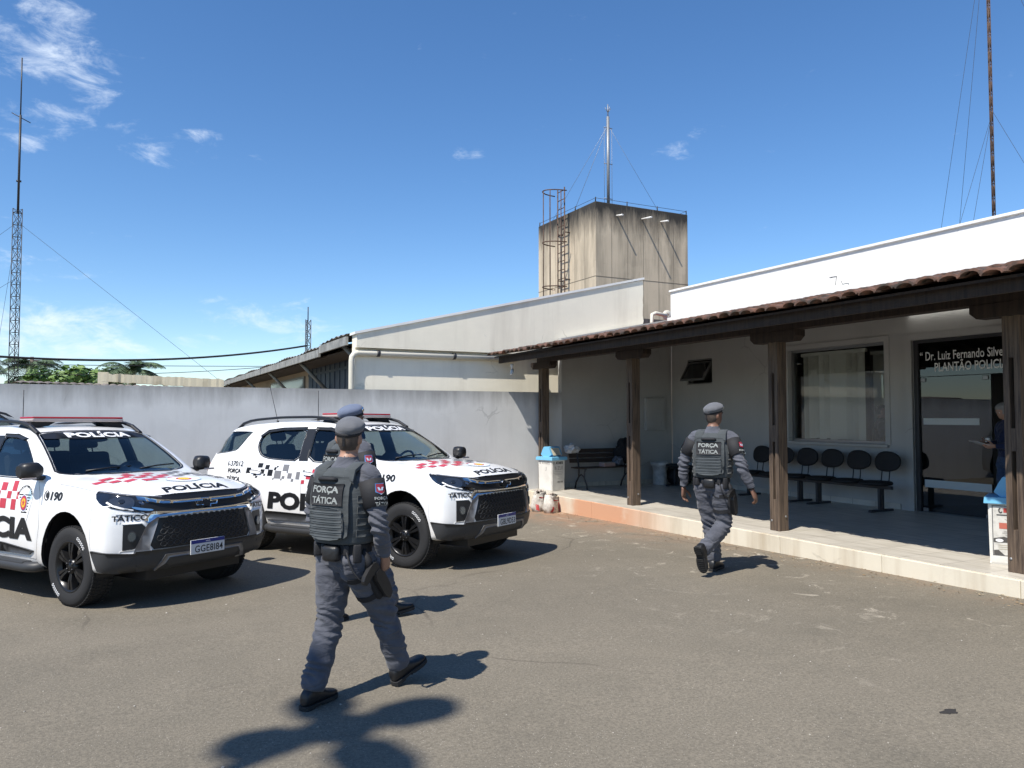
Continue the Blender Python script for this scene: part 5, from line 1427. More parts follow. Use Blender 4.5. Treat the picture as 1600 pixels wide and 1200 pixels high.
        bm = BM(); S.patch(bm, V_, [(cx + .07, cz + .125), (cx + .125, cz + .075), (cx + .14, cz + .02), (cx + .06, cz - .03), (cx + .05, cz + .06)], off=.0042, step=.05); p("crest_corner", bm, M_SHIELDG, sh)
        for rr, m, o_ in ((.078, M_WHITEV, .0062), (.070, M_PLATEB, .0068), (.063, M_DECR, .0076), (.042, M_YELLOW, .0086)):
            bm = BM(); disc(bm, V_, (cx - .01, cz - .03), rr * .92, rr * 1.08, o_, 20); p("crest_roundel", bm, m, sh)
        bm = BM(); S.patch(bm, V_, [(cx - .01 + (.036 if k % 2 == 0 else .013) * math.cos(R(90 + 36*k)), cz - .03 + (.040 if k % 2 == 0 else .014) * math.sin(R(90 + 36*k))) for k in range(10)], off=.0096, step=.06); p("crest_star", bm, M_DECR, sh)
    return car, S
def plate_text(car, body_):
    pl = [c for c in car.children if c.name.startswith("license_plate")][0]
    fx = pl['front_x']
    o = text_obj("plate_lettering", body_, M_DECK, lambda x, y: Vector((fx, x + .012, LIFT(.485 + y))), pl, width=.33, height=.066, bold=.01, spacing=1.05)
    o2 = text_obj("country_lettering", "BRASIL", M_WHITEV, lambda x, y: Vector((fx + .001, x, .577 + y + .008)), pl, width=.055, height=.011, bold=.02)
def LIFT(z): return z + .075 * sstep(.50, .90, z) * (1 - .85 * sstep(1.25, 1.74, z))
def lift_body(car):
    def walk(o):
        for c in o.children:
            if c.name.startswith('wheel') and c.type == 'EMPTY': continue
            for v in c.data.vertices:
                v.co.z = LIFT(v.co.z)
                if v.co.x > .35: v.co.x = .35 + (v.co.x - .35) * .84
            walk(c)
    walk(car)
def place_car(car, x, y, ang, label, group=None, k=1.0, kz=None):
    """x, y = front axle centre; ang = heading; stands on the sloping asphalt"""
    n = Vector((0, .0155, 1)).normalized()
    f = Vector((math.cos(ang), math.sin(ang), 0)); f = (f - n * f.dot(n)).normalized(); l = n.cross(f)
    M = Matrix((f, l, n)).transposed().to_4x4(); M.translation = Vector((x, y, gz(y))); M = M @ Matrix.Diagonal((k, k, kz or k, 1))
    car.matrix_world = M
    tag(car, label, "car", group)
def strip_custom(car):
    for c in car.children:
        if 'front_x' in c.keys(): pass
suv1, SK = make_suv(M_PAINT); lift_body(suv1)
suv2 = copy_tree(suv1)
plate_text(suv1, "GGE8I84"); plate_text(suv2, "GBL9D53")
for body_, z, w, hh in (("I-37012", 1.072, .33, .07), ("FORÇA", .968, .28, .07), ("TÁTICA", .865, .30, .078)):
    bm = BM(); SK.text(bm, V_RIGHT, body_, -3.09, z, off=.006, width=w, height=hh, bold=.03 if z < 1 else .006, shear=.03); 
    for v in bm.verts: v.co.z = LIFT(v.co.z)
    finish("code_lettering", bm, M_DECK, suv2)
a1 = R(-63.2 + 5.0); a2 = R(-65.2 + 5.8)
def axle_centre(frx, fry, ang, half=.785):
    l = Vector((-math.sin(ang), math.cos(ang))); return frx + l.x * half, fry + l.y * half
x, y = axle_centre(-.31, 8.18, a1, .735); place_car(suv1, x, y, a1, "white police car nearest the left edge with plate GGE8I84", "police cars parked side by side", k=.935)
x, y = axle_centre(3.00, 8.52, a2, .755); place_car(suv2, x, y, a2, "white police car half hidden behind two walking officers, plate GBL9D53", "police cars parked side by side", k=.962)
suv0, _ = make_suv(M_PAINTB, decals=False); lift_body(suv0)
place_car(suv0, -4.70, 13.02, PI, "dark blue car parked along the grey wall, only its roof edge showing at the left", None, .95, 1.06)
# ================================================================== people
def cloth_mat(name, col, dark, weave=220, fold=.5):
    m = bpy.data.materials.new(name); m.use_nodes = True
    nt = m.node_tree; N = nt.nodes; L = nt.links; b = N['Principled BSDF']
    b.inputs['Roughness'].default_value = .85; b.inputs['Specular IOR Level'].default_value = .2; b.inputs['Sheen Weight'].default_value = .15
    tc = N.new('ShaderNodeTexCoord')
    n = N.new('ShaderNodeTexNoise'); n.inputs['Scale'].default_value = 7; n.inputs['Detail'].default_value = 6; L.new(tc.outputs['Object'], n.inputs['Vector'])
    r = N.new('ShaderNodeMapRange'); r.inputs['From Min'].default_value = .38; r.inputs['From Max'].default_value = .66; L.new(n.outputs['Fac'], r.inputs['Value'])
    x = N.new('ShaderNodeMix'); x.data_type = 'RGBA'; L.new(r.outputs[0], x.inputs['Factor']); x.inputs['A'].default_value = (*col, 1); x.inputs['B'].default_value = (*dark, 1)
    L.new(x.outputs['Result'], b.inputs['Base Color'])
    n2 = N.new('ShaderNodeTexNoise'); n2.inputs['Scale'].default_value = weave; L.new(tc.outputs['Object'], n2.inputs['Vector'])
    mp = N.new('ShaderNodeMapping'); mp.inputs['Scale'].default_value = (5, 5, 13); mp.inputs['Rotation'].default_value = (.5, .4, 0); L.new(tc.outputs['Object'], mp.inputs['Vector'])
    n3 = N.new('ShaderNodeTexNoise'); n3.inputs['Scale'].default_value = 1.0; n3.inputs['Detail'].default_value = 3; n3.inputs['Distortion'].default_value = .8; L.new(mp.outputs[0], n3.inputs['Vector'])
    b1 = N.new('ShaderNodeBump'); b1.inputs['Strength'].default_value = fold; b1.inputs['Distance'].default_value = .06; L.new(n3.outputs['Fac'], b1.inputs['Height'])
    b2 = N.new('ShaderNodeBump'); b2.inputs['Strength'].default_value = .25; b2.inputs['Distance'].default_value = .003; L.new(n2.outputs['Fac'], b2.inputs['Height']); L.new(b1.outputs[0], b2.inputs['Normal'])
    L.new(b2.outputs[0], b.inputs['Normal']); MATS[name] = m
    return m
M_UNI = cloth_mat("grey_blue_uniform", (.092, .096, .114), (.066, .069, .084))
M_VEST = cloth_mat("grey_green_vest", (.060, .067, .070), (.043, .049, .052), 160, .25)
M_BERET = cloth_mat("grey_felt", (.135, .138, .148), (.11, .113, .122), 300, .1)
M_SKIN = mat("skin", (.36, .20, .135), .5, noise_amt=.15, noise_scale=12)
M_SKIND = mat("tanned_skin", (.20, .105, .07), .5, noise_amt=.15, noise_scale=12)
M_HAIR = mat("cropped_dark_hair", (.022, .018, .015), .85, bump=.6, bump_scale=160)
M_HAIRG = mat("grey_hair", (.22, .21, .20), .8, bump=.6, bump_scale=160)
M_STUB = mat("shaved_hair", (.10, .075, .058), .85, col2=(.055, .042, .034), noise_scale=18, c2amt=(.35, .6))
M_BOOT = mat("black_leather", (.014, .014, .015), .42, bump=.25, bump_scale=40)
M_SOLE = mat("boot_sole_rubber", (.02, .02, .02), .85)
M_WEB = mat("black_webbing", (.016, .016, .018), .75, bump=.2, bump_scale=150)
M_EYE = mat("eye_white", (.6, .58, .55), .3)
M_NAVY = cloth_mat("navy_shirt", (.012, .02, .06), (.008, .014, .042))
M_JEAN = cloth_mat("blue_denim", (.035, .06, .12), (.025, .045, .09))
M_DKCL = cloth_mat("black_clothes", (.012, .012, .014), (.008, .008, .01))
M_PATCH = mat("patch_letters", (.27, .285, .275), .7)

def lerp(a, b, t): return a + (b - a) * t
def ring_between(a, b, r, n=14, flat=1.0, lat=Vector((1, 0, 0))):
    d = (b - a).normalized(); s = (lat - d * lat.dot(d)); s = s.normalized() if s.length > .05 else frame_of(d)[0]; t = d.cross(s)
    return s, t
def limb_mesh(pts, rads, mi, n=16, lat=Vector((1, 0, 0)), wob=0.0, seed=0):
    """tapering sleeve through joints; rads: (side, front) per point, points are refined with a smooth curve"""
    bm = BM()
    P = [Vector(p) for p in pts]; Q = []
    m = len(P)
    for i in range(m - 1):
        p0 = P[max(i-1, 0)]; p1 = P[i]; p2 = P[i+1]; p3 = P[min(i+2, m-1)]
        for k in range(5):
            t = k / 5
            c = .5 * ((2*p1) + (p2 - p0)*t*.6 + (-p0*.6 + p1*(-6+.6*1+1.4*.0+.0) + p2*6 + p3*0)*0) if False else p1.lerp(p2, t)
            Q.append((c, lerp(rads[i][0], rads[i+1][0], t), lerp(rads[i][1], rads[i+1][1], t)))
    Q.append((P[-1], *rads[-1]))
    # soften the bends
    cs = [q[0] for q in Q]
    for _ in range(2): cs = [cs[0]] + [(cs[i-1] + cs[i]*2 + cs[i+1]) / 4 for i in range(1, len(cs)-1)] + [cs[-1]]
    rings = []
    for i, q in enumerate(Q):
        a = cs[max(i-1, 0)]; b = cs[min(i+1, len(cs)-1)]; s, t = ring_between(a, b, 0, lat=lat)
        w = 1 + wob * noise.noise(Vector((seed, i * .55, 0)))
        rings.append([cs[i] + s * (q[1]*w*math.cos(2*PI*k/n)) + t * (q[2]*w*math.sin(2*PI*k/n)) * (1 + wob*.6*noise.noise(Vector((seed + 9, i*.5, k*.5)))) for k in range(n)])
    loft(bm, rings, mi)
    return bm
def torso_mesh(P, yawc, mi, fat=1.0):
    """P: list of (centre, rx, ry, twist)"""
    bm = BM(); rings = []
    for c, rx, ry, tw in P:
        ax = Vector((math.cos(tw), math.sin(tw), 0)); ay = Vector((-math.sin(tw), math.cos(tw), 0))
        rings.append(ell(c, rx * fat, ry * fat, 24, 2.35, ax, ay))
    loft(bm, rings, mi); return bm
def head_mesh(mi_skin):
    """head in its own frame, +Y = face, z 0 = neck joint; about 0.235 high"""
    bm = BM()
    prof = [(-.02, .052, .056, -.008), (.012, .054, .060, -.006), (.030, .050, .066, .012), (.045, .053, .078, .014), (.062, .060, .086, .010), (.085, .066, .090, .006), (.110, .071, .093, .002), (.135, .074, .095, -.002), (.165, .075, .096, -.004), (.190, .070, .088, -.006), (.212, .057, .071, -.006), (.228, .036, .046, -.006), (.235, .012, .016, -.006)]
    loft(bm, [ell((0, yo, z), rx, ry, 24, 2.15) for z, rx, ry, yo in prof], mi_skin)
    # nose, brow, lips, chin, ears
    loft(bm, [[Vector((sx_ * w, y, z)) for sx_, y in ((-1, y0), (0, y1), (1, y0), (0, y0 - .02))] for z, w, y0, y1 in ((.130, .008, .085, .096), (.108, .011, .086, .106), (.092, .017, .086, .117), (.084, .015, .086, .108))], mi_skin)
    blob(bm, (-.030, .082, .137), (.024, .012, .007), mi=mi_skin); blob(bm, (.030, .082, .137), (.024, .012, .007), mi=mi_skin)
    blob(bm, (0, .090, .066), (.022, .008, .005), mi=mi_skin); blob(bm, (0, .088, .058), (.018, .008, .005), mi=mi_skin); blob(bm, (0, .082, .036), (.020, .012, .012), mi=mi_skin)
    for s in (-1, 1):
        blob(bm, (s*.078, -.006, .105), (.009, .018, .031), mi=mi_skin, rot=Matrix.Rotation(R(12), 4, 'X')); blob(bm, (s*.084, -.014, .112), (.006, .012, .022), mi=mi_skin)
    return bm
def hand_mesh(side, mi, curl=.5, spread=1.0):
    """hand in its own frame: wrist at 0, fingers run along -z, palm faces -x*side (towards the body), thumb forward (+y)"""
    bm = BM(); s = side
    loft(bm, [ell((0, 0, z), rx, ry, 14, 2.4) for z, rx, ry in ((.012, .021, .028), (-.010, .019, .028), (-.035, .017, .036), (-.065, .016, .041), (-.088, .014, .040), (-.098, .009, .034))], mi)
    for i, (y, ln, r) in enumerate(((.028, .072, .0088), (.0095, .080, .0092), (-.010, .074, .0088), (-.028, .058, .0078))):
        a = curl * (.55 + .12 * i); p = Vector((0, y, -.090)); pts = [p + Vector((0, 0, .03)), p.copy()]
        ang = 0
        for seg, f in enumerate((.44, .32, .24)):
            ang += a * (.7, 1.0, .8)[seg]
            d = Vector((-s * math.sin(ang), (y * .9) * spread, -math.cos(ang))).normalized(); p = p + d * (ln * f); pts.append(p.copy())
        tube(bm, pts, [r, r, r*.98, r*.92, r*.70], 8, mi)
    p = Vector((-s*.006, .026, -.030)); t1 = p + Vector((-s*.018, .030, -.028)); t2 = t1 + Vector((-s*.014, .010, -.030)); t3 = t2 + Vector((-s*.008, .002, -.024))
    tube(bm, [p + Vector((0, -.012, .015)), p, t1, t2, t3], [.013, .014, .0118, .0105, .0075], 8, mi)
    return bm
def foot_frame(pos, yaw, pitch):
    return Matrix.Translation(Vector(pos)) @ Matrix.Rotation(-yaw, 4, 'Z') @ Matrix.Rotation(pitch, 4, 'X')
def boot_objs(M, parent, bare=False):
    """M maps the foot frame (ankle joint at origin, sole 0.10 below, toes +Y) to the person"""
    bm = BM(); n = 18
    rs = []
    for y, w, zt, zb in ((-.088, .018, -.03, -.075), (-.080, .034, -.005, -.085), (-.05, .040, .02, -.088), (0, .043, .02, -.088), (.05, .044, -.005, -.088), (.10, .048, -.030, -.088), (.14, .050, -.042, -.088), (.175, .044, -.050, -.086), (.196, .030, -.058, -.082), (.205, .014, -.066, -.078)):
        cz = (zt + zb) / 2; h = (zt - zb) / 2
        rs.append([Vector((w * math.copysign(abs(math.cos(t))**.75, math.cos(t)), y, cz + h * math.copysign(abs(math.sin(t))**.75, math.sin(t)))) for t in [2*PI*k/n for k in range(n)]])
    loft(bm, rs, 0)
    loft(bm, [ell((0, yo, z), rx, ry, 16) for z, rx, ry, yo in ((-.07, .040, .062, .0), (-.02, .042, .068, .004), (.03, .043, .054, -.006), (.07, .040, .046, -.008))], 0)
    tmp = bpy.data.meshes.new("b"); fixn(bm); bm.to_mesh(tmp); bm.free()
    o = bpy.data.objects.new("boot", tmp); tmp.materials.append(M_BOOT); COL.objects.link(o)
    r_ = o.modifiers.new("r", 'REMESH'); r_.mode = 'VOXEL'; r_.voxel_size = .0075; r_.use_smooth_shade = True
    sm = o.modifiers.new("s", 'SMOOTH'); sm.factor = .5; sm.iterations = 3
    me = evaluated_mesh(o); o.modifiers.clear(); o.data = me; me.transform(M); o.parent = parent
    me.materials.clear(); me.materials.append(M_BOOT)
    for q in me.polygons: q.use_smooth = True; q.material_index = 0
    bm = BM()
    out = [(-.035, -.092), (.035, -.092), (.044, -.05), (.040, .02), (.050, .09), (.054, .14), (.047, .18), (.025, .207), (-.02, .210), (-.045, .185), (-.053, .14), (-.050, .09), (-.040, .02), (-.044, -.05)]
    out = smooth_poly(out, 1)
    prism(bm, out, lambda x, y, h: Vector((x, y, h + (.012 if -.0 < y < .05 and h < -.09 else 0))), -.105, -.080)
    for k in range(13):
        y = -.085 + k * .022
        if .0 < y < .045: continue
        box(bm, -.036, .036, y, y + .010, -.110, -.1045)
    fixn(bm); bmesh.ops.transform(bm, matrix=M, verts=bm.verts[:]); finish("sole", bm, M_SOLE, o)
    if not bare:
        bm = BM()   # laces
        for k in range(5):
            z = .0 + k * .022; y = .062 - k * .011
            tube(bm, (M @ Vector((-.026, y - .004, z)), M @ Vector((0, y + .008, z + .004)), M @ Vector((.026, y - .004, z))), .0035, 4)
        finish("laces", bm, M_WEB, o)
    return o

def build_person(label, loc, yaw, pose, kit, scale=1.0, group=None):
    """local frame: +Y walking direction, +X the person's right; joints in metres"""
    root = empty("person", loc, yaw - PI/2, label, "person", group); root.scale = (scale,) * 3
    J = pose; V = Vector
    mats = kit['mats']   # skin, top, trousers
    skin, top, tro = 0, 1, 2
    lean = J.get('lean', 0.0); tw = J.get('twist', 0.0); ph = J.get('pelvis', 0.0)
    srcs = []
    def add(bm):
        fixn(bm); srcs.append(bm)
    def sp(z, dy=0, dx=0): return V((dx, lean * max(0, z - .85) + dy, z + ph))
    fat = kit.get('fat', 1.0)
    add(torso_mesh([(sp(.80), .10, .08, 0), (sp(.84), .150, .115, 0), (sp(.90), .170, .128, 0), (sp(.96), .165, .122, tw*.3)], 0, tro, fat))
    add(torso_mesh([(sp(.94), .162, .118, tw*.3), (sp(1.02), .152, .114, tw*.5), (sp(1.12), .160, .120, tw*.7), (sp(1.24), .178, .124, tw), (sp(1.33), .190, .118, tw), (sp(1.39), .188, .102, tw), (sp(1.435), .140, .085, tw), (sp(1.465), .085, .072, tw), (sp(1.49), .066, .064, tw)], 0, top, fat))
    ct, st = math.cos(tw), math.sin(tw)
    rt = lambda v: V((v[0]*ct - v[1]*st, v[0]*st + v[1]*ct, v[2]))
    # neck and head
    HB = sp(1.505) + V((0, .012, 0))
    HM = Matrix.Translation(HB) @ Matrix.Rotation(J.get('head_yaw', 0), 4, 'Z') @ Matrix.Rotation(J.get('head_pitch', 0), 4, 'X')
    bm = BM(); loft(bm, [ell(sp(1.44), .062, .060, 16), ell(sp(1.48) + V((0, .004, 0)), .055, .056, 16), ell(HB + V((0, 0, .03)), .053, .056, 16), ell(HB + V((0, 0, .06)), .05, .055, 16)], skin); add(bm)
    # collar
    bm = BM(); loft(bm, [ell(sp(1.455), .078, .074, 20), ell(sp(1.49), .066, .066, 20), ell(sp(1.508) + V((0, .004, 0)), .066, .067, 20), ell(sp(1.505) + V((0, .004, 0)), .056, .058, 20)], top); add(bm)
    bm = head_mesh(skin); bmesh.ops.transform(bm, matrix=HM, verts=bm.verts[:]); add(bm)
    # legs
    for s, hip, knee, ank in ((-1, (-.092, 0, .87), J['lk'], J['la']), (1, (.092, 0, .87), J['rk'], J['ra'])):
        hip = V(hip) + V((0, 0, ph)); knee = V(knee); ank = V(ank)
        a_end = ank + (knee - ank).normalized() * .0
        mid = hip.lerp(knee, .5); calf = knee.lerp(ank, .35)
        add(limb_mesh([hip + V((0, 0, .05)), hip, mid, knee, calf, knee.lerp(ank, .72), a_end], [(.098*fat, .118*fat), (.110*fat, .124*fat), (.099*fat, .108*fat), (.079, .086), (.080, .088), (.074, .081), (.068, .076)], tro, 18, wob=.10, seed=s*3 + kit.get('seed', 0)))
        if kit.get('cuffs', True):
            bm = BM(); d = (knee - ank).normalized(); c = a_end + d * .03
            s_, t_ = frame_of(d); loft(bm, [[c + d*h + s_*(r*math.cos(2*PI*k/16)) + t_*(r*1.1*math.sin(2*PI*k/16)) for k in range(16)] for h, r in ((-.045, .064), (-.02, .074), (.02, .078), (.05, .070))], tro); add(bm)
    # arms
    hands = []
    for s, el, wr, hr in ((-1, J['le'], J['lw'], J.get('lh', (0, 0, 0))), (1, J['re'], J['rw'], J.get('rh', (0, 0, 0)))):
        sh = rt(sp(1.385) + V((s*.185, 0, 0)) - V((0, lean*.5, 0))) + V((0, lean*.5, 0)); el = V(el) + V((0, 0, ph)); wr = V(wr) + V((0, 0, ph))
        sk = kit.get('bare_forearm', False)
        add(limb_mesh([sh - V((s*.05, 0, -.005)), sh, sh.lerp(el, .5), el, el.lerp(wr, .3), el.lerp(wr, .75), wr.lerp(el, .04)], [(.070, .080), (.074, .080), (.062, .068), (.051, .056), (.053, .056), (.044, .047), (.040, .043)], top, 16, lat=V((0, 1, 0)), wob=.12, seed=s*5 + kit.get('seed', 0)))
        d = (wr - el).normalized()
        q = V((0, 0, -1)).rotation_difference(d).to_matrix().to_4x4()
        HMh = Matrix.Translation(wr + d*.008) @ q @ Matrix.Rotation(hr[2], 4, 'Z') @ Matrix.Rotation(hr[0], 4, 'X') @ Matrix.Rotation(hr[1], 4, 'Y')
        bm = hand_mesh(s, skin, J.get('curl', .5)); bmesh.ops.transform(bm, matrix=HMh, verts=bm.verts[:]); hands.append((bm, HMh))
    # union into one surface
    allb = BM(); trees = []
    for b in srcs:
        tmp = bpy.data.meshes.new("t"); b.to_mesh(tmp); allb.from_mesh(tmp); bpy.data.meshes.remove(tmp)
        bt = b.copy(); bmesh.ops.triangulate(bt, faces=bt.faces[:]); trees.append((BVHTree.FromBMesh(bt), b.faces[0].material_index if len(b.faces) else 0)); bt.free(); b.free()
    tmp = bpy.data.meshes.new("body"); allb.to_mesh(tmp); allb.free()
    o = bpy.data.objects.new("body", tmp); COL.objects.link(o)
    r_ = o.modifiers.new("r", 'REMESH'); r_.mode = 'VOXEL'; r_.voxel_size = kit.get('voxel', .0095); r_.use_smooth_shade = True
    sm = o.modifiers.new("s", 'SMOOTH'); sm.factor = .5; sm.iterations = 4
    me = evaluated_mesh(o); bpy.data.objects.remove(o)
    bm = BM(); bm.from_mesh(me); bpy.data.meshes.remove(me)
    bm.normal_update()
    for f in bm.faces:
        c = f.calc_center_median(); best = None
        for bv, mi in trees:
            loc_, nr, ix, d = bv.find_nearest(c, .06)
            if loc_ is not None:
                dd = d - (.004 if mi == skin and c.z > 1.42 + ph else 0)
                if best is None or dd < best[0]: best = (dd, mi)
        f.material_index = best[1] if best else top; f.smooth = True
    # folds: cloth only
    sd_ = kit.get('seed', 0) * 3.7
    disp = {}
    for v in bm.verts:
        if any(f.material_index == skin for f in v.link_faces): continue
        p = v.co
        if p.z > 1.43 + ph: continue
        leg = p.z < .86 + ph
        a = noise.noise(V((p.x*7 + sd_, p.y*7, p.z*(13 if leg else 15) + p.x*9))) * .011 + noise.noise(V((p.x*16, p.y*16 + sd_, p.z*26 + p.y*20))) * .0035
        for q, rad_ in ((V(J['lk']), .17), (V(J['rk']), .17), (V(J['le']) + V((0, 0, ph)), .14), (V(J['re']) + V((0, 0, ph)), .14), (V(J['la']) + V((0, 0, .12)), .12), (V(J['ra']) + V((0, 0, .12)), .12), (V((0, 0, .84 + ph)), .16)):
            w = max(0, 1 - (p - q).length / rad_)
            if w > 0: a += w * .015 * math.sin((p.z + .35*p.y + .25*p.x) * 120 + 5*noise.noise(p*9))
        disp[v] = v.normal * a
    for v, d in disp.items(): v.co += d
    for hb, _m in hands:
        fixn(hb); tmp = bpy.data.meshes.new("h"); hb.to_mesh(tmp); hb.free(); bm.from_mesh(tmp); bpy.data.meshes.remove(tmp)
    if kit.get('face', True):
        for s in (-1, 1):
            blob(bm, HM @ V((s*.030, .0815, .122)), (.0115, .0115, .0085), 10, 8, 3); blob(bm, HM @ V((s*.030, .0895, .122)), (.0048, .0048, .0048), 8, 6, 4)
            tube(bm, [HM @ V((s*x, y, z)) for x, y, z in ((.014, .098, .144), (.032, .095, .149), (.050, .084, .143))], .0035, 5, 4)
    body = finish("body", bm, [mats[0], mats[1], mats[2], M_EYE, kit.get('brow', M_HAIR)], root)
    # boots
    for s, ank, fy, fp in ((-1, J['la'], J.get('lfy', -.12), J.get('lfp', 0)), (1, J['ra'], J.get('rfy', .12), J.get('rfp', 0))):
        boot_objs(foot_frame(ank, fy, fp), root, bare=kit.get('plain_shoes', False))
    # hair
    bm = BM()
    hp = kit.get('hair_low', .07)
    HP_ = [(-.02, .052, .056, -.008), (.012, .054, .060, -.006), (.030, .050, .066, .012), (.045, .053, .078, .014), (.062, .060, .086, .010), (.085, .066, .090, .006), (.110, .071, .093, .002), (.135, .074, .095, -.002), (.165, .075, .096, -.004), (.190, .070, .088, -.006), (.212, .057, .071, -.006), (.228, .036, .046, -.006), (.235, .012, .016, -.006)]
    thick = kit.get('hair_thick', .003); rings = []
    for z in (hp - .008, hp + .008, .06, .075, .09, .11, .135, .165, .19, .212, .228, .237):
        if z > hp + .008 or z <= hp + .009:
            zz = min(z, .235); i = max(k for k in range(len(HP_) - 1) if HP_[k][0] <= zz); t_ = (zz - HP_[i][0]) / (HP_[i+1][0] - HP_[i][0])
            rx, ry, yo = (lerp(HP_[i][q], HP_[i+1][q], min(1, t_)) for q in (1, 2, 3)); o_ = -.006 if z < hp else thick * (.3 if z < hp + .03 else 1)
            if rings and z <= last: continue
            last = z; fl = .168 if kit.get('hat') is None else .15
            rings.append([q if not (q.y > -.012 and z < fl) else V((q.x * .90, q.y * .88, q.z)) for q in ell((0, yo, z), rx + o_, ry + o_, 32, 2.15)])
    loft(bm, rings); bmesh.ops.transform(bm, matrix=HM, verts=bm.verts[:]); finish("hair", bm, kit.get('hair', M_HAIR), root, smooth=True)
    H = dict(root=root, HM=HM, sp=sp, rt=rt, tw=tw, J=J, hands=hands, ph=ph)
    return H

def officer_kit(H, beret_yaw=0.0, holster=1, wide=1.0, vest=None, beret=None, badge=True):
    root, HM, sp, tw, J, ph = H['root'], H['HM'], H['sp'], H['tw'], H['J'], H['ph']; V = Vector
    vest = vest or M_VEST; beret = beret or M_BERET
    ax = V((math.cos(tw), math.sin(tw), 0)); ay = V((-math.sin(tw), math.cos(tw), 0))
    # ---- beret: band, crown leaning to the right, stalk tape at the nape
    bm = BM()
    Bm = HM @ Matrix.Translation((0, -.004, .162)) @ Matrix.Rotation(R(13), 4, 'X') @ Matrix.Rotation(R(6), 4, 'Y')
    rs = []
    for z, rx, ry, xo, yo in ((-.012, .078, .098, 0, 0), (.006, .082, .102, .001, 0), (.022, .089, .108, .006, .0), (.040, .089, .107, .009, .0), (.056, .081, .098, .009, .002), (.070, .065, .080, .007, .004), (.081, .042, .053, .005, .006), (.086, .018, .022, .004, .006), (.087, .004, .005, .004, .006)):
        rs.append([q + Vector((q.x, q.y, .35*(q.z))) * (.07 * noise.noise(q*22 + sp(1.0)*3)) * min(1, max(0, (z + .0)*30)) for q in ell((xo, yo, z), rx, ry, 40, 2.1)])
    loft(bm, rs); bmesh.ops.transform(bm, matrix=Bm, verts=bm.verts[:]); b = finish("beret", bm, beret, root, smooth=True)
    bm = BM(); loft(bm, [ell((0, 0, z), rx, ry, 28, 2.1) for z, rx, ry in ((-.017, .0785, .0985), (-.016, .0815, .1015), (.004, .0825, .1025), (.005, .079, .099))]); bmesh.ops.transform(bm, matrix=Bm, verts=bm.verts[:]); finish("band", bm, M_WEB, b, smooth=True)
    bm = BM(); box(bm, -.008, .008, -.101, -.095, -.075, .0); bmesh.ops.transform(bm, matrix=Bm, verts=bm.verts[:]); finish("tape", bm, M_WEB, b)
    if badge:
        bm = BM(); bl = Bm @ Matrix.Translation((.045, .092, .03)) @ Matrix.Rotation(R(-25), 4, 'Z')
        lathe(bm, [(0, .012), (.010, .012), (.022, .007), (.024, 0), (0, 0)], 10, 'y'); bmesh.ops.transform(bm, matrix=bl, verts=bm.verts[:]); finish("badge", bm, M_CHROME, b)
    # ---- ballistic vest
    bm = BM(); rs = []
    for z, rx, ry in ((.985, .186, .150), (1.0, .194, .158), (1.12, .196, .164), (1.24, .200, .168), (1.30, .196, .163), (1.35, .168, .155), (1.40, .140, .135), (1.435, .118, .108), (1.442, .09, .09)):
        rs.append(ell(sp(z), rx * wide, ry * wide, 40, 2.7, ax, ay))
    loft(bm, rs); fixn(bm)
    bt = bm.copy(); bmesh.ops.triangulate(bt, faces=bt.faces[:]); S = Skin(BVHTree.FromBMesh(bt)); bt.free()
    v = finish("vest", bm, vest, root, smooth=True)
    back = lambda p, q: (sp(q) + ax*p - ay*.8, ay); front = lambda p, q: (sp(q) - ax*p + ay*.8, -ay)
    rightv = lambda p, q: (sp(q) + ay*p + ax*.8, -ax); leftv = lambda p, q: (sp(q) - ay*p - ax*.8, ax)
    # shoulder straps over the top
    for s in (-1, 1):
        bm = BM(); rs = []
        for yy, z, w in ((-.125, 1.36, .045), (-.10, 1.43, .042), (-.04, 1.462, .04), (.03, 1.462, .04), (.09, 1.42, .042), (.12, 1.35, .045)):
            c = sp(z) + ax*(s*.115) + ay*yy; n_ = V((0, yy*4, 1)).normalized()
            rs.append([c + ax*(a*w) + n_*h for a, h in ((-1, -.012), (1, -.012), (1.02, .006), (.7, .014), (-.7, .014), (-1.02, .006))])
        loft(bm, rs, smooth=False); fixn(bm); finish("shoulder_strap", bm, vest, v, auto=R(50))
    # back plate panel with name patch, webbing rows, drag handle
    pn = lambda w, z0, z1, r: smooth_poly([(-w, z0 + r), (-w + r, z0), (w - r, z0), (w, z0 + r), (w, z1 - r), (w - r, z1), (-w + r, z1), (-w, z1 - r)], 1)
    bm = BM(); S.patch(bm, back, pn(.142, 1.02, 1.385, .03), off=.024, depth=.03, step=.04); pl = finish("back_panel", bm, vest, v)
    bm = BM(); S.patch(bm, back, pn(.118, 1.015, 1.21, .035), off=.036, depth=.02, step=.04); fp = finish("back_pouch", bm, kit_pouch, v)
    for k in range(6):
        bm = BM(); z = 1.035 + k * .029
        S.patch(bm, back, [(-.112, z), (.112, z), (.112, z + .018), (-.112, z + .018)], off=.0395, depth=.006, step=.04); finish("webbing_row", bm, kit_pouch, v)
    bm = BM(); S.patch(bm, back, [(-.112, 1.222), (.112, 1.222), (.112, 1.345), (-.112, 1.345)], off=.032, depth=.02, step=.04); pt = finish("name_patch", bm, M_WEB, v)
    bm = BM()
    for body_, z in (("FORÇA", 1.285), ("TÁTICA", 1.232)): S.text(bm, back, body_, 0, z, off=.0345, width=.185, height=.046, bold=.03)
    finish("patch_lettering", bm, M_PATCH, pt)
    bm = BM(); tube(bm, [sp(z) + ax*x - ay*y for x, y, z in ((-.07, .165, 1.375), (-.05, .185, 1.38), (.05, .185, 1.38), (.07, .165, 1.375))], .012, 8); finish("drag_handle", bm, M_WEB, v)
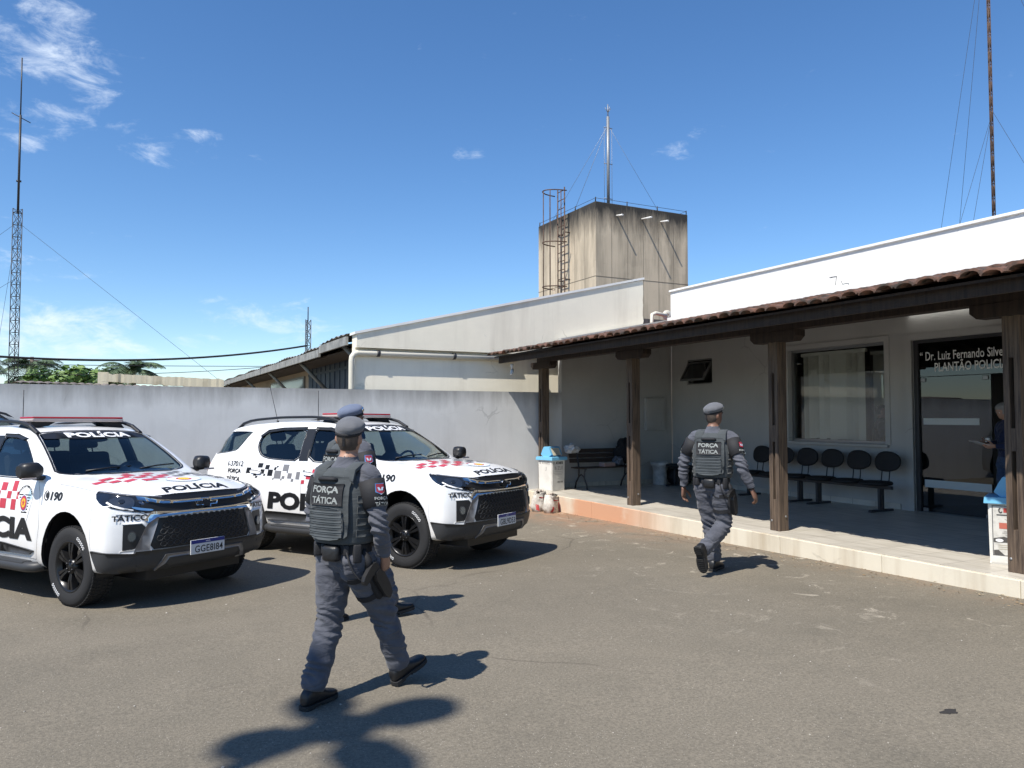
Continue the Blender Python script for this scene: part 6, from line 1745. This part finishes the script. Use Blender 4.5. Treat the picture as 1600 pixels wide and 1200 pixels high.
    # side bands, front pouches, radio
    for sd, vw in ((1, rightv), (-1, leftv)):
        for z in (1.03, 1.10, 1.17, 1.235):
            bm = BM(); S.patch(bm, vw, [(-.10, z), (.10, z), (.10, z + .042), (-.10, z + .042)], off=.008, depth=.01, step=.04); finish("side_band", bm, vest, v)
    for x in (-.09, 0, .09):
        bm = BM(); S.patch(bm, front, pn(.04, 1.02, 1.17, .01), off=.045, depth=.05, step=.03); 
        bm.free()
        bm = BM(); S.patch(bm, front, [(x - .038, 1.02), (x + .038, 1.02), (x + .038, 1.17), (x - .038, 1.17)], off=.045, depth=.05, step=.03); finish("front_pouch", bm, vest, v)
    bm = BM(); box(bm, -.03, .03, -.02, .02, -.06, .06, bev=.006); tube(bm, ((.015, 0, .05), (.015, 0, .17)), .006, 6)
    M_ = Matrix.Translation(sp(1.30) + ay*.17 + ax*-.10); bmesh.ops.transform(bm, matrix=M_, verts=bm.verts[:]); finish("radio", bm, M_TRIM, v)
    # ---- belt with gear
    bm = BM(); loft(bm, [ell(sp(z), .176, .135, 32, 2.3) for z in (.925, .926, .972, .975)]); bl = finish("belt", bm, M_WEB, root)
    def gear(name, a, z, w, h, d, m=M_WEB, bev=.008):
        c = sp(z) + V((.180*math.sin(a), -.138*math.cos(a), 0)); M_ = Matrix.Translation(c) @ Matrix.Rotation(a, 4, 'Z')
        bm = BM(); box(bm, -w/2, w/2, -d*.75, d*.35, -h/2, h/2, bev=bev); bmesh.ops.transform(bm, matrix=M_, verts=bm.verts[:]); return finish(name, bm, m, bl, auto=R(50))
    gear("belt_pouch", R(10), .93, .115, .095, .055, M_BOOT, .02); gear("handcuff_case", R(-38), .94, .07, .075, .045); gear("magazine_pouch", R(-62), .93, .06, .10, .04); gear("belt_loop", R(40), .95, .035, .065, .03); gear("belt_loop", R(-12), .95, .03, .06, .03); gear("torch_pouch", R(62), .93, .05, .11, .04)
    # ---- drop leg holster on the right thigh
    hip = V((.092, 0, .87 + ph)); knee = V(J['rk']); d = (knee - hip).normalized(); out = V((1, 0, 0)); out = (out - d*out.dot(d)).normalized(); fw = out.cross(d) * -1
    if fw.y < 0: fw = -fw
    c = hip.lerp(knee, .36) + out * .105
    F = Matrix((fw, out, -d)).transposed().to_4x4(); F.translation = c       # x forward, y outwards, z up the thigh
    bm = BM(); box(bm, -.055, .055, -.035, .004, -.11, .13, bev=.012); bmesh.ops.transform(bm, matrix=F, verts=bm.verts[:]); hb = finish("holster", bm, M_WEB, root, auto=R(50))
    bm = BM(); pr = smooth_poly([(-.035, .09), (.045, .09), (.04, -.10), (-.005, -.13), (-.03, -.10)], 1); prism(bm, pr, lambda x, z, h: V((x, h, z)), .0, .042); fixn(bm); bmesh.ops.transform(bm, matrix=F, verts=bm.verts[:]); finish("sheath", bm, M_TRIM, hb)
    bm = BM(); pr = smooth_poly([(.035, .10), (.03, .145), (-.02, .15), (-.115, .125), (-.125, .09), (-.105, .075), (-.03, .095), (-.02, .06), (.02, .06)], 1); prism(bm, pr, lambda x, z, h: V((x, h, z)), .008, .036); fixn(bm); bmesh.ops.transform(bm, matrix=F, verts=bm.verts[:]); finish("pistol_grip", bm, M_TRIM, hb)
    for zz in (.09, -.075):
        bm = BM(); cc = hip.lerp(knee, .36) - d*zz; s_, t_ = frame_of(d); r = .108 if zz > 0 else .098
        loft(bm, [[cc + d*h + s_*(r*math.cos(2*PI*k/22)) + t_*(r*1.12*math.sin(2*PI*k/22)) for k in range(22)] for h in (-.018, -.0175, .0175, .018)]); finish("thigh_strap", bm, M_WEB, hb)
    bm = BM(); a_ = F @ V((-.02, .0, .12)); b_ = sp(.94) + V((.165, -.02, 0)); tube(bm, (a_, a_.lerp(b_, .5) + V((.02, 0, 0)), b_), [.028, .024, .022], 6); finish("drop_strap", bm, M_WEB, hb)
    bm = BM(); a_ = F @ V((-.11, .02, .09)); b_ = sp(.94) + V((.13, -.12, 0)); tube(bm, [a_] + [a_.lerp(b_, t) + V((0, -.02*math.sin(PI*t), -.02*math.sin(PI*t))) for t in (.25, .5, .75)] + [b_], .006, 6); finish("lanyard", bm, M_WEB, hb)
    # ---- armband with shoulder badge on the right sleeve
    for sgn, sh_x, el in ((1, .185, V(J['re'])), (-1, -.185, V(J['le']))):
        sh = sp(1.385) + ax*sh_x; el = el + V((0, 0, ph)); dd = (el - sh).normalized(); s_, t_ = ring_between(sh, el, 0, lat=V((0, 1, 0)))
        bm = BM(); loft(bm, [[sh.lerp(el, f) + s_*(r*1.0*math.cos(2*PI*k/20)) + t_*(r*1.06*math.sin(2*PI*k/20)) for k in range(20)] for f, r in ((.10, .079), (.105, .084), (.35, .080), (.66, .073), (.665, .068))]); fixn(bm)
        bt = bm.copy(); bmesh.ops.triangulate(bt, faces=bt.faces[:]); SA = Skin(BVHTree.FromBMesh(bt)); bt.free()
        ab = finish("armband", bm, M_WEB, root, smooth=True)
        side = lambda p, q: (sh + dd*((sh - el).length * (1 - q)) + V((0, 1, 0))*p*sgn + V((sgn*.5, -.12, 0)), V((-sgn, .24, 0)).normalized())
        bm = BM(); SA.patch(bm, side, [(-.030, .885), (.030, .885), (.034, .70), (.0, .64), (-.034, .70)], off=.003, step=.02); sb = finish("sleeve_badge", bm, M_CHROME, ab)
        bm = BM(); SA.patch(bm, side, [(-.025, .87), (.025, .87), (.028, .71), (.0, .66), (-.028, .71)], off=.0045, step=.02); finish("badge_field", bm, mat("badge_red", (.30, .03, .05), .6), sb)
        bm = BM(); SA.patch(bm, side, [(-.02, .80), (.02, .80), (.014, .73), (-.014, .73)], off=.0055, step=.02); finish("badge_centre", bm, M_SHIELDG, sb)
        bm = BM()
        vs, fs = [], []
        for body_, q in (("FORÇA", .50), ("TÁTICA", .40)):
            vs, fs = text_geo(body_, width=.085, height=.07, bold=.03)
            bv = [bm.verts.new(SA.hit(side, x, q + y*1.1 + .02, .006)) for x, y in vs]
            for f in fs:
                try: bm.faces.new([bv[i] for i in f])
                except ValueError: pass
        finish("sleeve_lettering", bm, M_PATCH, ab)
kit_pouch = cloth_mat("vest_pouch_nylon", (.070, .079, .084), (.052, .060, .064), 160, .2)
UNI = lambda skin, seed, **k: dict(mats=(skin, M_UNI, M_UNI), seed=seed, hat=True, hair=M_STUB, hair_low=.035, hair_thick=.0022, **k)
WALK = dict(lk=(-.095, -.03, .47), la=(-.09, -.17, .108), rk=(.092, .25, .51), ra=(.09, .41, .135), rfp=R(20), lfp=R(0), lean=.02,
            re=(.285, .0, 1.11), rw=(.215, .12, .895), le=(-.28, -.02, 1.11), lw=(-.17, .22, 1.02), head_yaw=R(26), twist=R(3), curl=.8)
def put(x, y): return (x, y, gz(y))
x1, y1 = 1.20, 4.56
H = build_person("walking officer in front with back to us, grey beret and black thigh holster", put(x1, y1), R(30), WALK, UNI(M_SKIN, 1), .955, "officers in grey uniform")
officer_kit(H)
W2 = dict(WALK); W2.update(lean=-.01, lk=(-.095, .01, .47), la=(-.10, -.13, .12), lfp=R(-8), rk=(.095, .20, .50), ra=(.10, .33, .12), rfp=R(8), head_yaw=R(-22), le=(-.27, .03, 1.11), lw=(-.18, .24, 1.0))
H = build_person("officer walking behind the nearest officer, only beret, shoulder and boots showing", put(1.71, 6.355), R(17), W2, UNI(M_SKIND, 2), 1.03, "officers in grey uniform")
officer_kit(H, beret=cloth_mat("blue_grey_felt", (.14, .165, .24), (.115, .14, .2), 300, .1))
W3 = dict(lk=(-.075, .10, .475), la=(-.055, .13, .108), rk=(.085, .08, .485), ra=(.04, -.29, .28), rfp=R(-66), rfy=.05, lean=.03, re=(.33, -.03, 1.12), rw=(.40, .05, .88), le=(-.31, -.05, 1.12), lw=(-.33, -.01, .86), head_yaw=R(-20), twist=R(12), curl=.7)
H = build_person("officer stepping towards the porch kerb with one boot lifted, both hands bare", put(5.80, 6.56), R(22), W3, UNI(M_SKIND, 3), 1.06, "officers in grey uniform")
officer_kit(H)
# man at the door, reading
STAND = dict(lk=(-.095, .02, .48), la=(-.10, 0, .108), rk=(.095, .03, .48), ra=(.10, .03, .108), re=(.26, .0, 1.12), rw=(.13, .24, 1.14), le=(-.26, .0, 1.12), lw=(-.12, .26, 1.12), head_pitch=R(-22), head_yaw=R(4), curl=.9, lean=.02)
H = build_person("grey haired man in navy shirt and jeans reading at the glass entrance", (10.98, 6.40, FZ), R(150), STAND, dict(mats=(M_SKIN, M_NAVY, M_JEAN), seed=4, hair=M_HAIRG, hair_low=.06, hair_thick=.009, cuffs=False, plain_shoes=True, brow=M_HAIRG), .98)
ps = empty("paper_sheet", (10.98, 6.40, FZ), R(60), "pale sheet of paper held by the man at the entrance", "paper")
bm = BM(); box(bm, -.105, .105, .26, .50, 1.125, 1.128, M=Matrix.Translation((0, .38, 1.12)) @ Matrix.Rotation(R(18), 4, 'X') @ Matrix.Translation((0, -.38, -1.12))); finish("sheet", bm, M_WHITEP, ps)
# person in black standing just inside the big window
STAND2 = dict(STAND); STAND2.update(head_pitch=0, re=(.24, -.03, 1.10), rw=(.25, .06, .86), le=(-.24, -.03, 1.10), lw=(-.25, .06, .86), curl=.5)
H = build_person("dark silhouette of a person standing behind the big window glass", (11.70, 8.98, FZ), R(-45), STAND2, dict(mats=(M_SKIND, M_DKCL, M_DKCL), seed=5, hair=M_HAIR, hair_low=.06, cuffs=False, plain_shoes=True), .98)
# ================================================================== things on the porch and at the kerb
M_BINW = mat("bin_white_panel", (.66, .64, .59), .45, noise_amt=.12, noise_scale=5)
M_BINB = mat("bin_sky_blue_lid", (.16, .44, .66), .4)
M_PRINT = mat("dark_print", (.07, .065, .06), .6)
M_PRINTG = mat("faded_print", (.36, .34, .31), .6)
M_NOTICE = mat("beige_notice", (.58, .52, .38), .7)
def make_bin(loc, rz, label, poster):
    b = empty("litter_bin", loc, rz, label, "bin", "litter bins on the porch")
    w = .195
    bm = BM(); rs = [[Vector((sx_*r, sy_*r, z)) for sx_, sy_ in ((-1, -1), (1, -1), (1, 1), (-1, 1))] for z, r in ((0, w*.93), (.02, w*.96), (.64, w), (.645, w*.9), (.05, w*.85))]
    loft(bm, rs, smooth=False); bmesh.ops.bevel(bm, geom=[e for e in bm.edges if abs(e.verts[0].co.z - e.verts[1].co.z) > .3], offset=.012, segments=2, affect='EDGES'); fixn(bm); finish("bin_body", bm, M_BINW, b)
    bm = BM(); r = w + .028
    loft(bm, [[Vector((sx_*q, sy_*q, z)) for sx_, sy_ in ((-1, -1), (1, -1), (1, 1), (-1, 1))] for z, q in ((.615, r), (.62, r + .006), (.68, r), (.685, r - .012))], smooth=False)
    pr = smooth_poly([(-.165, .684), (.165, .684), (.075, .875), (.045, .89), (-.045, .89), (-.075, .875)], 1)
    prism(bm, pr, lambda y, z, h: Vector((h, y, z)), -.165, .165); fixn(bm); lid = finish("lid", bm, M_BINB, b, auto=R(35))
    bm = BM()
    f = lambda x, t: Vector((x, lerp(-.152, -.084, t) - .0035, lerp(.712, .857, t) + .0015))
    v = [bm.verts.new(f(*q)) for q in ((-.12, 0), (.12, 0), (.12, 1), (-.12, 1))]; bm.faces.new(v); fl = finish("flap_notice", bm, M_NOTICE, lid)
    bm = BM()
    for body_, t in (("USE A", .68), ("LIXEIRA", .40), ("LIXO", .12)):
        vs, fs = text_geo(body_, width=.14, height=.028, bold=.02); bv = [bm.verts.new(f(x, t + y/.16) + Vector((0, -.001, .0005))) for x, y in vs]
        for q in fs:
            try: bm.faces.new([bv[i] for i in q])
            except ValueError: pass
    finish("notice_lettering", bm, M_PRINTG, fl)
    # printed panels on the two faces we see: -Y and -X
    def face(k):
        if k == 0: return lambda x, z: Vector((x, -(lerp(w*.96, w, (z-.02)/.62) + .0015), z))
        return lambda x, z: Vector((-(lerp(w*.96, w, (z-.02)/.62) + .0015), -x, z))
    def word(parent, P, body_, x, z, wd, ht, m, name="print_lettering", bold=.03):
        vs, fs = text_geo(body_, width=wd, height=ht, bold=bold); bm = BM(); bv = [bm.verts.new(P(x + a, z + c)) for a, c in vs]
        for q in fs:
            try: bm.faces.new([bv[i] for i in q])
            except ValueError: pass
        finish(name, bm, m, parent)
    def rect(parent, P, x0, x1, z0, z1, m, name, d=0.0):
        bm = BM(); v = [bm.verts.new(P(a, c)) for a, c in ((x0, z0), (x1, z0), (x1, z1), (x0, z1))]; bm.faces.new(v)
        if d:
            for q in v: q.co += (P(0, .3) - Vector((0, 0, .3))).normalized() * d
        return finish(name, bm, m, parent)
    if not poster:
        for k in (0, 1):
            P = face(k)
            word(b, P, "ATAR'S", .02, .535, .22, .055, M_PRINT if k == 0 else M_PRINTG, bold=.06); rect(b, P, -.155, -.12, .535, .59, M_PRINTG, "print_mark")
            if k == 0:
                word(b, P, "& ZUI", .0, .42, .24, .075, M_PRINTG, bold=.02)
                for z, wd in ((.385, .26), (.35, .28), (.325, .22), (.24, .06), (.175, .12)): rect(b, P, -wd/2, wd/2, z, z + .007, M_PRINTG, "print_rule")
                word(b, P, "3232-1200", .05, .165, .16, .028, M_PRINT, bold=.04)
            else: word(b, P, "J", .02, .40, .04, .08, M_PRINTG, bold=.0)
    else:
        P = face(1)
        rect(b, P, -.16, .16, .09, .60, mat("poster_frame", (.10, .10, .10), .5), "poster_edge")
        pp = rect(b, P, -.152, .152, .098, .592, mat("poster_paper", (.60, .58, .53), .5, noise_amt=.25, noise_scale=14), "poster", .001)
        def P2(a, c): return P(a, c) + Vector((-.003, 0, 0))
        rect(pp, P2, -.06, .03, .53, .575, mat("poster_red", (.45, .06, .05), .5), "poster_emblem")
        for sx_ in (-.085, .055):
            bm = BM(); tube(bm, [P2(sx_ + .014*math.cos(t), .55 + .022*math.sin(t)) for t in [R(q) for q in range(90, 331, 24)]], .006, 4); finish("poster_flourish", bm, M_PRINT, pp)
        bm = BM(); tube(bm, (P2(-.12, .505), P2(.12, .505)), .005, 4); finish("poster_rule", bm, M_PRINT, pp)
        bm = BM(); tube(bm, (P2(-.05, .465), P2(.02, .43)), .003, 4); tube(bm, (P2(-.03, .475), P2(.03, .45)), .003, 4); finish("poster_sprig", bm, M_PRINTG, pp)
        rr = rect(pp, P2, -.10, .14, .365, .425, mat("poster_brick_red", (.45, .13, .09), .5), "poster_banner")
        word(pp, lambda a, c: P2(a, c) + Vector((-.001, 0, 0)), "Vida", .03, .375, .13, .042, M_WHITEV, "poster_lettering", .03)
        for z, wd in ((.335, .10), (.318, .13), (.30, .08)): rect(pp, P2, -wd/2 - .01, wd/2 - .01, z, z + .008, M_PRINTG, "poster_line")
        bm = BM(); prism(bm, [(-.15, .265), (-.06, .285), (.03, .262), (.15, .28), (.15, .215), (.0, .228), (-.15, .225)], lambda a, c, h: P2(a, c) + Vector((-h, 0, 0)), 0, .0006); finish("poster_wave", bm, M_PRINT, pp)
        for cx, rx in ((-.10, .035), (.02, .045), (.11, .03)):
            bm = BM(); v = [bm.verts.new(P2(cx + rx*math.cos(2*PI*k/16), .246 + .016*math.sin(2*PI*k/16)) + Vector((-.0012, 0, 0))) for k in range(16)]; bm.faces.new(v); finish("poster_spot", bm, M_WHITEV, pp)
        for z in (.195, .175, .155): rect(pp, P2, -.11, .10, z, z + .006, mat("poster_tan", (.40, .36, .26), .6), "poster_line")
        bm = BM(); prism(bm, [(-.15, .10), (-.06, .10), (-.11, .15), (-.15, .145)], lambda a, c, h: P2(a, c) + Vector((-h, 0, 0)), 0, .0006); finish("poster_corner", bm, M_PRINT, pp)
def bin_at(cx, cy, ang, size=.39): 
    a = Vector((math.cos(ang), math.sin(ang))); b_ = Vector((-math.sin(ang), math.cos(ang))); c = Vector((cx, cy)) + a*size/2 + b_*size/2
    return (c.x, c.y, FZ)
make_bin(bin_at(7.72, 13.44, R(17)), R(17), "white printed bin with sky blue lid at the far porch corner", False)
make_bin((8.21, 4.78, FZ), R(27), "white bin with colourful poster and blue lid beside the nearest porch post", True)

# sacks at the foot of the kerb
def sack(loc, rz, sx, sz, seed, label):
    o = empty("rubble_sack", loc, rz, label, "sack", "sacks at the kerb")
    bm = BM(); rs = []
    for z, r in ((0, .86), (.02, 1.0), (.3, 1.06), (.6, 1.0), (.8, .86), (.93, .78), (1.0, .84)):
        rg = ell((0, 0, z*sz), sx*r, sx*.62*r, 22, 2.6)
        rs.append([p + Vector((.055*noise.noise(Vector((p.x*11+seed, p.y*14, z*5))), .055*noise.noise(Vector((p.x*11, p.y*11+seed, z*5))), .05*noise.noise(Vector((p.x*16, seed, p.y*20))) * (z > .7))) for p in rg])
    loft(bm, rs); fixn(bm); bt = bm.copy(); bmesh.ops.triangulate(bt, faces=bt.faces[:]); S = Skin(BVHTree.FromBMesh(bt)); bt.free()
    b = finish("sack_body", bm, mat("sack_paper", (.60, .56, .50), .6, col2=(.40, .36, .31), noise_scale=9, bump=.6, bump_scale=18), o, smooth=True)
    vw = lambda p, q: (Vector((p, -1, q)), Vector((0, 1, 0))); mr = mat("sack_red_print", (.42, .05, .05), .6)
    for pl in ([(-.6*sx, .70*sz), (.75*sx, .66*sz), (.8*sx, .80*sz), (0, .72*sz), (-.6*sx, .78*sz)], [(.55*sx, .04*sz), (.85*sx, .06*sz), (.82*sx, .58*sz), (.5*sx, .58*sz)], [(-.95*sx, .1*sz), (-.7*sx, .04*sz), (-.72*sx, .35*sz), (-.9*sx, .4*sz)]):
        bm = BM(); S.patch(bm, vw, pl, off=.003, step=.02); finish("red_print", bm, mr, b)
    for k in range(4):
        bm = BM(); z = (.2 + .11*k)*sz; S.patch(bm, vw, [(-.45*sx, z), (.3*sx, z), (.3*sx, z + .03*sz), (-.45*sx, z + .03*sz)], off=.003, step=.02); finish("grey_print", bm, M_PRINTG, b)
    bm = BM(); rs = []
    for k in range(9):
        t = k / 8; rs.append(Vector((lerp(-sx*.55, sx*.55, t), .01*math.sin(k*2.1), sz*1.0 + .025*math.sin(k*1.7) + .01)))
    tube(bm, rs, [.012, .02, .016, .022, .015, .02, .018, .02, .01], 6); finish("sack_mouth", bm, mat("sack_paper_fold", (.5, .42, .36), .7, noise_amt=.4), b)
sack((7.22, 12.60, gz(12.6)), R(38), .185, .32, 1, "red and white paper sack in front of the other at the kerb")
sack((7.16, 12.94, gz(12.9)), R(20), .175, .36, 2, "taller crumpled white sack behind, below the far bin")

# ---------------- wooden bench against the end wall
bn = empty("slat_bench", (9.10, 13.62, FZ), 0, "old dark wooden slat bench with iron legs against the end wall", "bench")
M_BENCH = mat("worn_bench_wood", (.045, .03, .022), .7, noise_amt=.5, stretch=(1, 12, 12), bump=.3)
for y in (-.16, -.06, .04):
    bm = BM(); box(bm, -.78, .78, y - .042, y + .042, .43, .455, bev=.004); finish("seat_slat", bm, M_BENCH, bn)
for z, y in ((.58, .135), (.68, .165), (.78, .195)):
    bm = BM(); box(bm, -.78, .78, -.012, .012, -.042, .042, bev=.004, M=Matrix.Translation((0, y, z)) @ Matrix.Rotation(R(-16), 4, 'X')); finish("back_slat", bm, M_BENCH, bn)
for x in (-.58, .58):
    bm = BM(); tube(bm, ((x, -.24, 0), (x, -.20, .10), (x, -.12, .22), (x, -.13, .36), (x, -.18, .425)), .02, 6); tube(bm, ((x, .24, 0), (x, .2, .12), (x, .10, .24), (x, .09, .40), (x, .13, .6), (x, .20, .82)), .02, 6); tube(bm, ((x, -.12, .24), (x, .0, .30), (x, .10, .24)), .015, 6); tube(bm, ((x, -.19, .425), (x, .09, .425)), .016, 6)
    finish("leg", bm, M_DARKM, bn)
def crumple(name, loc, r, seed, m, label, cat, amt=.35, rz=0):
    bm = BM(); bmesh.ops.create_icosphere(bm, subdivisions=4, radius=1)
    for v in bm.verts:
        p = v.co.copy(); k = 1 + amt*noise.noise(p*1.7 + Vector((seed, 0, 0))) + amt*.6*noise.noise(p*4 + Vector((0, seed, 0))) + amt*.3*abs(noise.noise(p*9))
        v.co = Vector((p.x*r[0]*k, p.y*r[1]*k, max(-r[2]*.85, p.z*r[2]*k)))
    o = finish(name, bm, m, smooth=True); o.location = loc; o.rotation_euler = (0, 0, rz); tag(o, label, cat)
crumple("plastic_bag", (8.40, 13.80, FZ + .82), (.16, .075, .10), 1, mat("translucent_bag", (.50, .50, .49), .3), "crumpled pale plastic bag hung over the left end of the bench back", "bag", .45)
crumple("jacket_pile", (9.70, 13.72, FZ + .72), (.24, .15, .27), 4, mat("black_jacket_cloth", (.012, .012, .014), .9), "heap of dark clothing on the right end of the bench", "clothing", .35)
crumple("shopping_bag", (9.42, 13.60, FZ + .545), (.13, .10, .10), 6, mat("grey_bag_cloth", (.10, .11, .13), .7), "small dark grey bag with pale top on the bench seat", "bag", .4)
t = empty("cardboard_box", (9.12, 13.55, FZ + .456), R(8), "small pinkish flat box lying on the bench seat", "box")
bm = BM(); box(bm, -.15, .15, -.09, .09, 0, .065, bev=.004); finish("carton", bm, mat("pinkish_card", (.36, .24, .21), .8), t)
bm = BM(); box(bm, -.152, .152, -.092, .092, .066, .078, bev=.003); finish("carton_lid", bm, mat("pale_card", (.40, .34, .30), .8), t)
bk = empty("white_planter", (10.58, 13.66, FZ), 0, "white round pedestal planter standing in the porch corner", "planter")
bm = BM(); lathe(bm, [(0, 0), (.15, 0), (.155, .04), (.15, .30), (.165, .40), (.205, .42), (.21, .50), (.19, .505), (.185, .46), (0, .46)], 28); fixn(bm); finish("pot", bm, mat("stained_white_pot", (.48, .47, .45), .6, noise_amt=.3), bk)
crumple("duffel_bag", (10.98, 13.52, FZ + .20), (.22, .35, .22), 9, mat("black_duffel_cloth", (.01, .01, .011), .85), "low black bag on the floor right of the white planter", "bag", .22)

# ---------------- beam seating along the front wall
M_SHELL = mat("black_upholstery", (.010, .010, .011), .7, bump=.2, bump_scale=120)
def beam_seat(yc, n, pitch, label):
    b = empty("waiting_chairs", (10.74, yc, FZ), 0, label, "chairs", "rows of black waiting chairs")
    L_ = n * pitch
    bm = BM(); box(bm, -.03, .03, -L_/2, L_/2, .36, .41, bev=.004); finish("beam", bm, M_DARKM, b)
    for s in (-1, 1):
        bm = BM(); y = s*(L_/2 - .20)
        for d in (-.035, .035): box(bm, d - .017, d + .017, y - .02, y + .02, .035, .36)
        box(bm, -.27, .27, y - .027, y + .027, 0, .035, bev=.006); finish("leg", bm, M_DARKM, b)
    for k in range(n):
        y = -L_/2 + pitch*(k + .5)
        bm = BM(); loft(bm, [ell((-.02, y, z), rx, ry, 24, 2.8) for z, rx, ry in ((.415, .19, .20), (.43, .225, .232), (.455, .225, .232), (.475, .205, .212), (.48, .12, .13))]); st = finish("seat", bm, M_SHELL, b, smooth=True)
        bm = BM(); Mx = Matrix.Translation((.245, y, .78)) @ Matrix.Rotation(R(10), 4, 'Y'); n_ = 28; rs = []
        for x, f in ((-.028, .80), (-.022, .94), (-.005, 1.0), (.015, .97), (.022, .85)):
            rs.append([Mx @ Vector((x + .028*(math.cos(2*PI*i/n_)**2), .235*f*math.copysign(abs(math.cos(2*PI*i/n_))**.85, math.cos(2*PI*i/n_)), .165*f*math.copysign(abs(math.sin(2*PI*i/n_))**.85, math.sin(2*PI*i/n_)))) for i in range(n_)])
        loft(bm, rs); fixn(bm); bk_ = finish("backrest", bm, M_SHELL, b, smooth=True)
        for d in (-.07, .07):
            bm = BM(); tube(bm, ((.0, y + d, .412), (.14, y + d, .42), (.20, y + d, .48), (.235, y + d, .70)), .010, 6); finish("back_bar", bm, M_DARKM, b)
beam_seat(8.87, 3, .54, "three joined black waiting chairs nearest the glass entrance, below the big window")
beam_seat(10.50, 3, .545, "three joined black waiting chairs behind the post, left of the big window's chairs")
beam_seat(12.66, 3, .56, "three joined black waiting chairs below the small tilted window")
# loose things on the asphalt
for i, (px, py, s, lab) in enumerate(((1484, 1120, .05, "dark flattened scrap lying alone on the asphalt at lower right"),)):
    d = ray_dir(px, py); k = -CAM_Z / d.z; p = cam.location + d*k
    bm = BM(); v = [bm.verts.new((.058*math.cos(a)*(1+.3*math.sin(3*a)), .03*math.sin(a)*(1+.3*math.cos(5*a)), .002 + .002*abs(math.sin(4*a)))) for a in [2*PI*q/18 for q in range(18)]]; bm.faces.new(v)
    r = bmesh.ops.extrude_face_region(bm, geom=bm.faces[:]); [setattr(q, 'co', q.co - Vector((0, 0, .004))) for q in r['geom'] if isinstance(q, bmesh.types.BMVert)]; fixn(bm)
    o = finish("tar_scrap", bm, mat("tar_black", (.03, .027, .025), .9)); o.location = (p.x, p.y, gz(p.y)); tag(o, lab, "scrap")
# pale stones scattered on the asphalt: too many to count
bm = BM(); rnd = random.Random(3)
for _ in range(900):
    x = rnd.uniform(-5, 7.3); y = rnd.uniform(1.6, 13)
    s = rnd.choice((.003, .004, .005, .008)) * rnd.uniform(.7, 1.3)
    mtx = Matrix.Translation((x, y, gz(y) + s*.25)) @ Matrix.Rotation(rnd.uniform(0, 6), 4, 'Z') @ Matrix.Diagonal((s, s*rnd.uniform(.6, 1), s*.55, 1))
    bmesh.ops.create_icosphere(bm, subdivisions=1, radius=1, matrix=mtx)
o = finish("loose_gravel", bm, mat("pale_gravel", (.45, .41, .35), .9, noise_amt=.5, noise_scale=3)); tag(o, kind='stuff')

# dry leaves and cement crumbs swept against the kerb: too many to count
bm = BM(); rnd = random.Random(8)
for _ in range(420):
    y = rnd.uniform(2.5, 13.2); x = 7.38 - abs(rnd.gauss(0, .22)); s = rnd.uniform(.008, .022)
    Mx = Matrix.Translation((x, y, gz(y) + .006 + rnd.uniform(0, .006))) @ Matrix.Rotation(rnd.uniform(0, 6), 4, 'Z') @ Matrix.Rotation(rnd.uniform(-.5, .5), 4, 'X')
    v = [bm.verts.new(Mx @ Vector((a*s, b*s*.45, c*s))) for a, b, c in ((-1, 0, 0), (-.2, -1, .2), (1, 0, 0), (-.2, 1, .25))]; bm.faces.new(v)
o = finish("dry_leaf_litter", bm, mat("dry_leaf", (.22, .14, .07), .9, col2=(.40, .33, .22), noise_scale=2)); tag(o, kind='stuff')
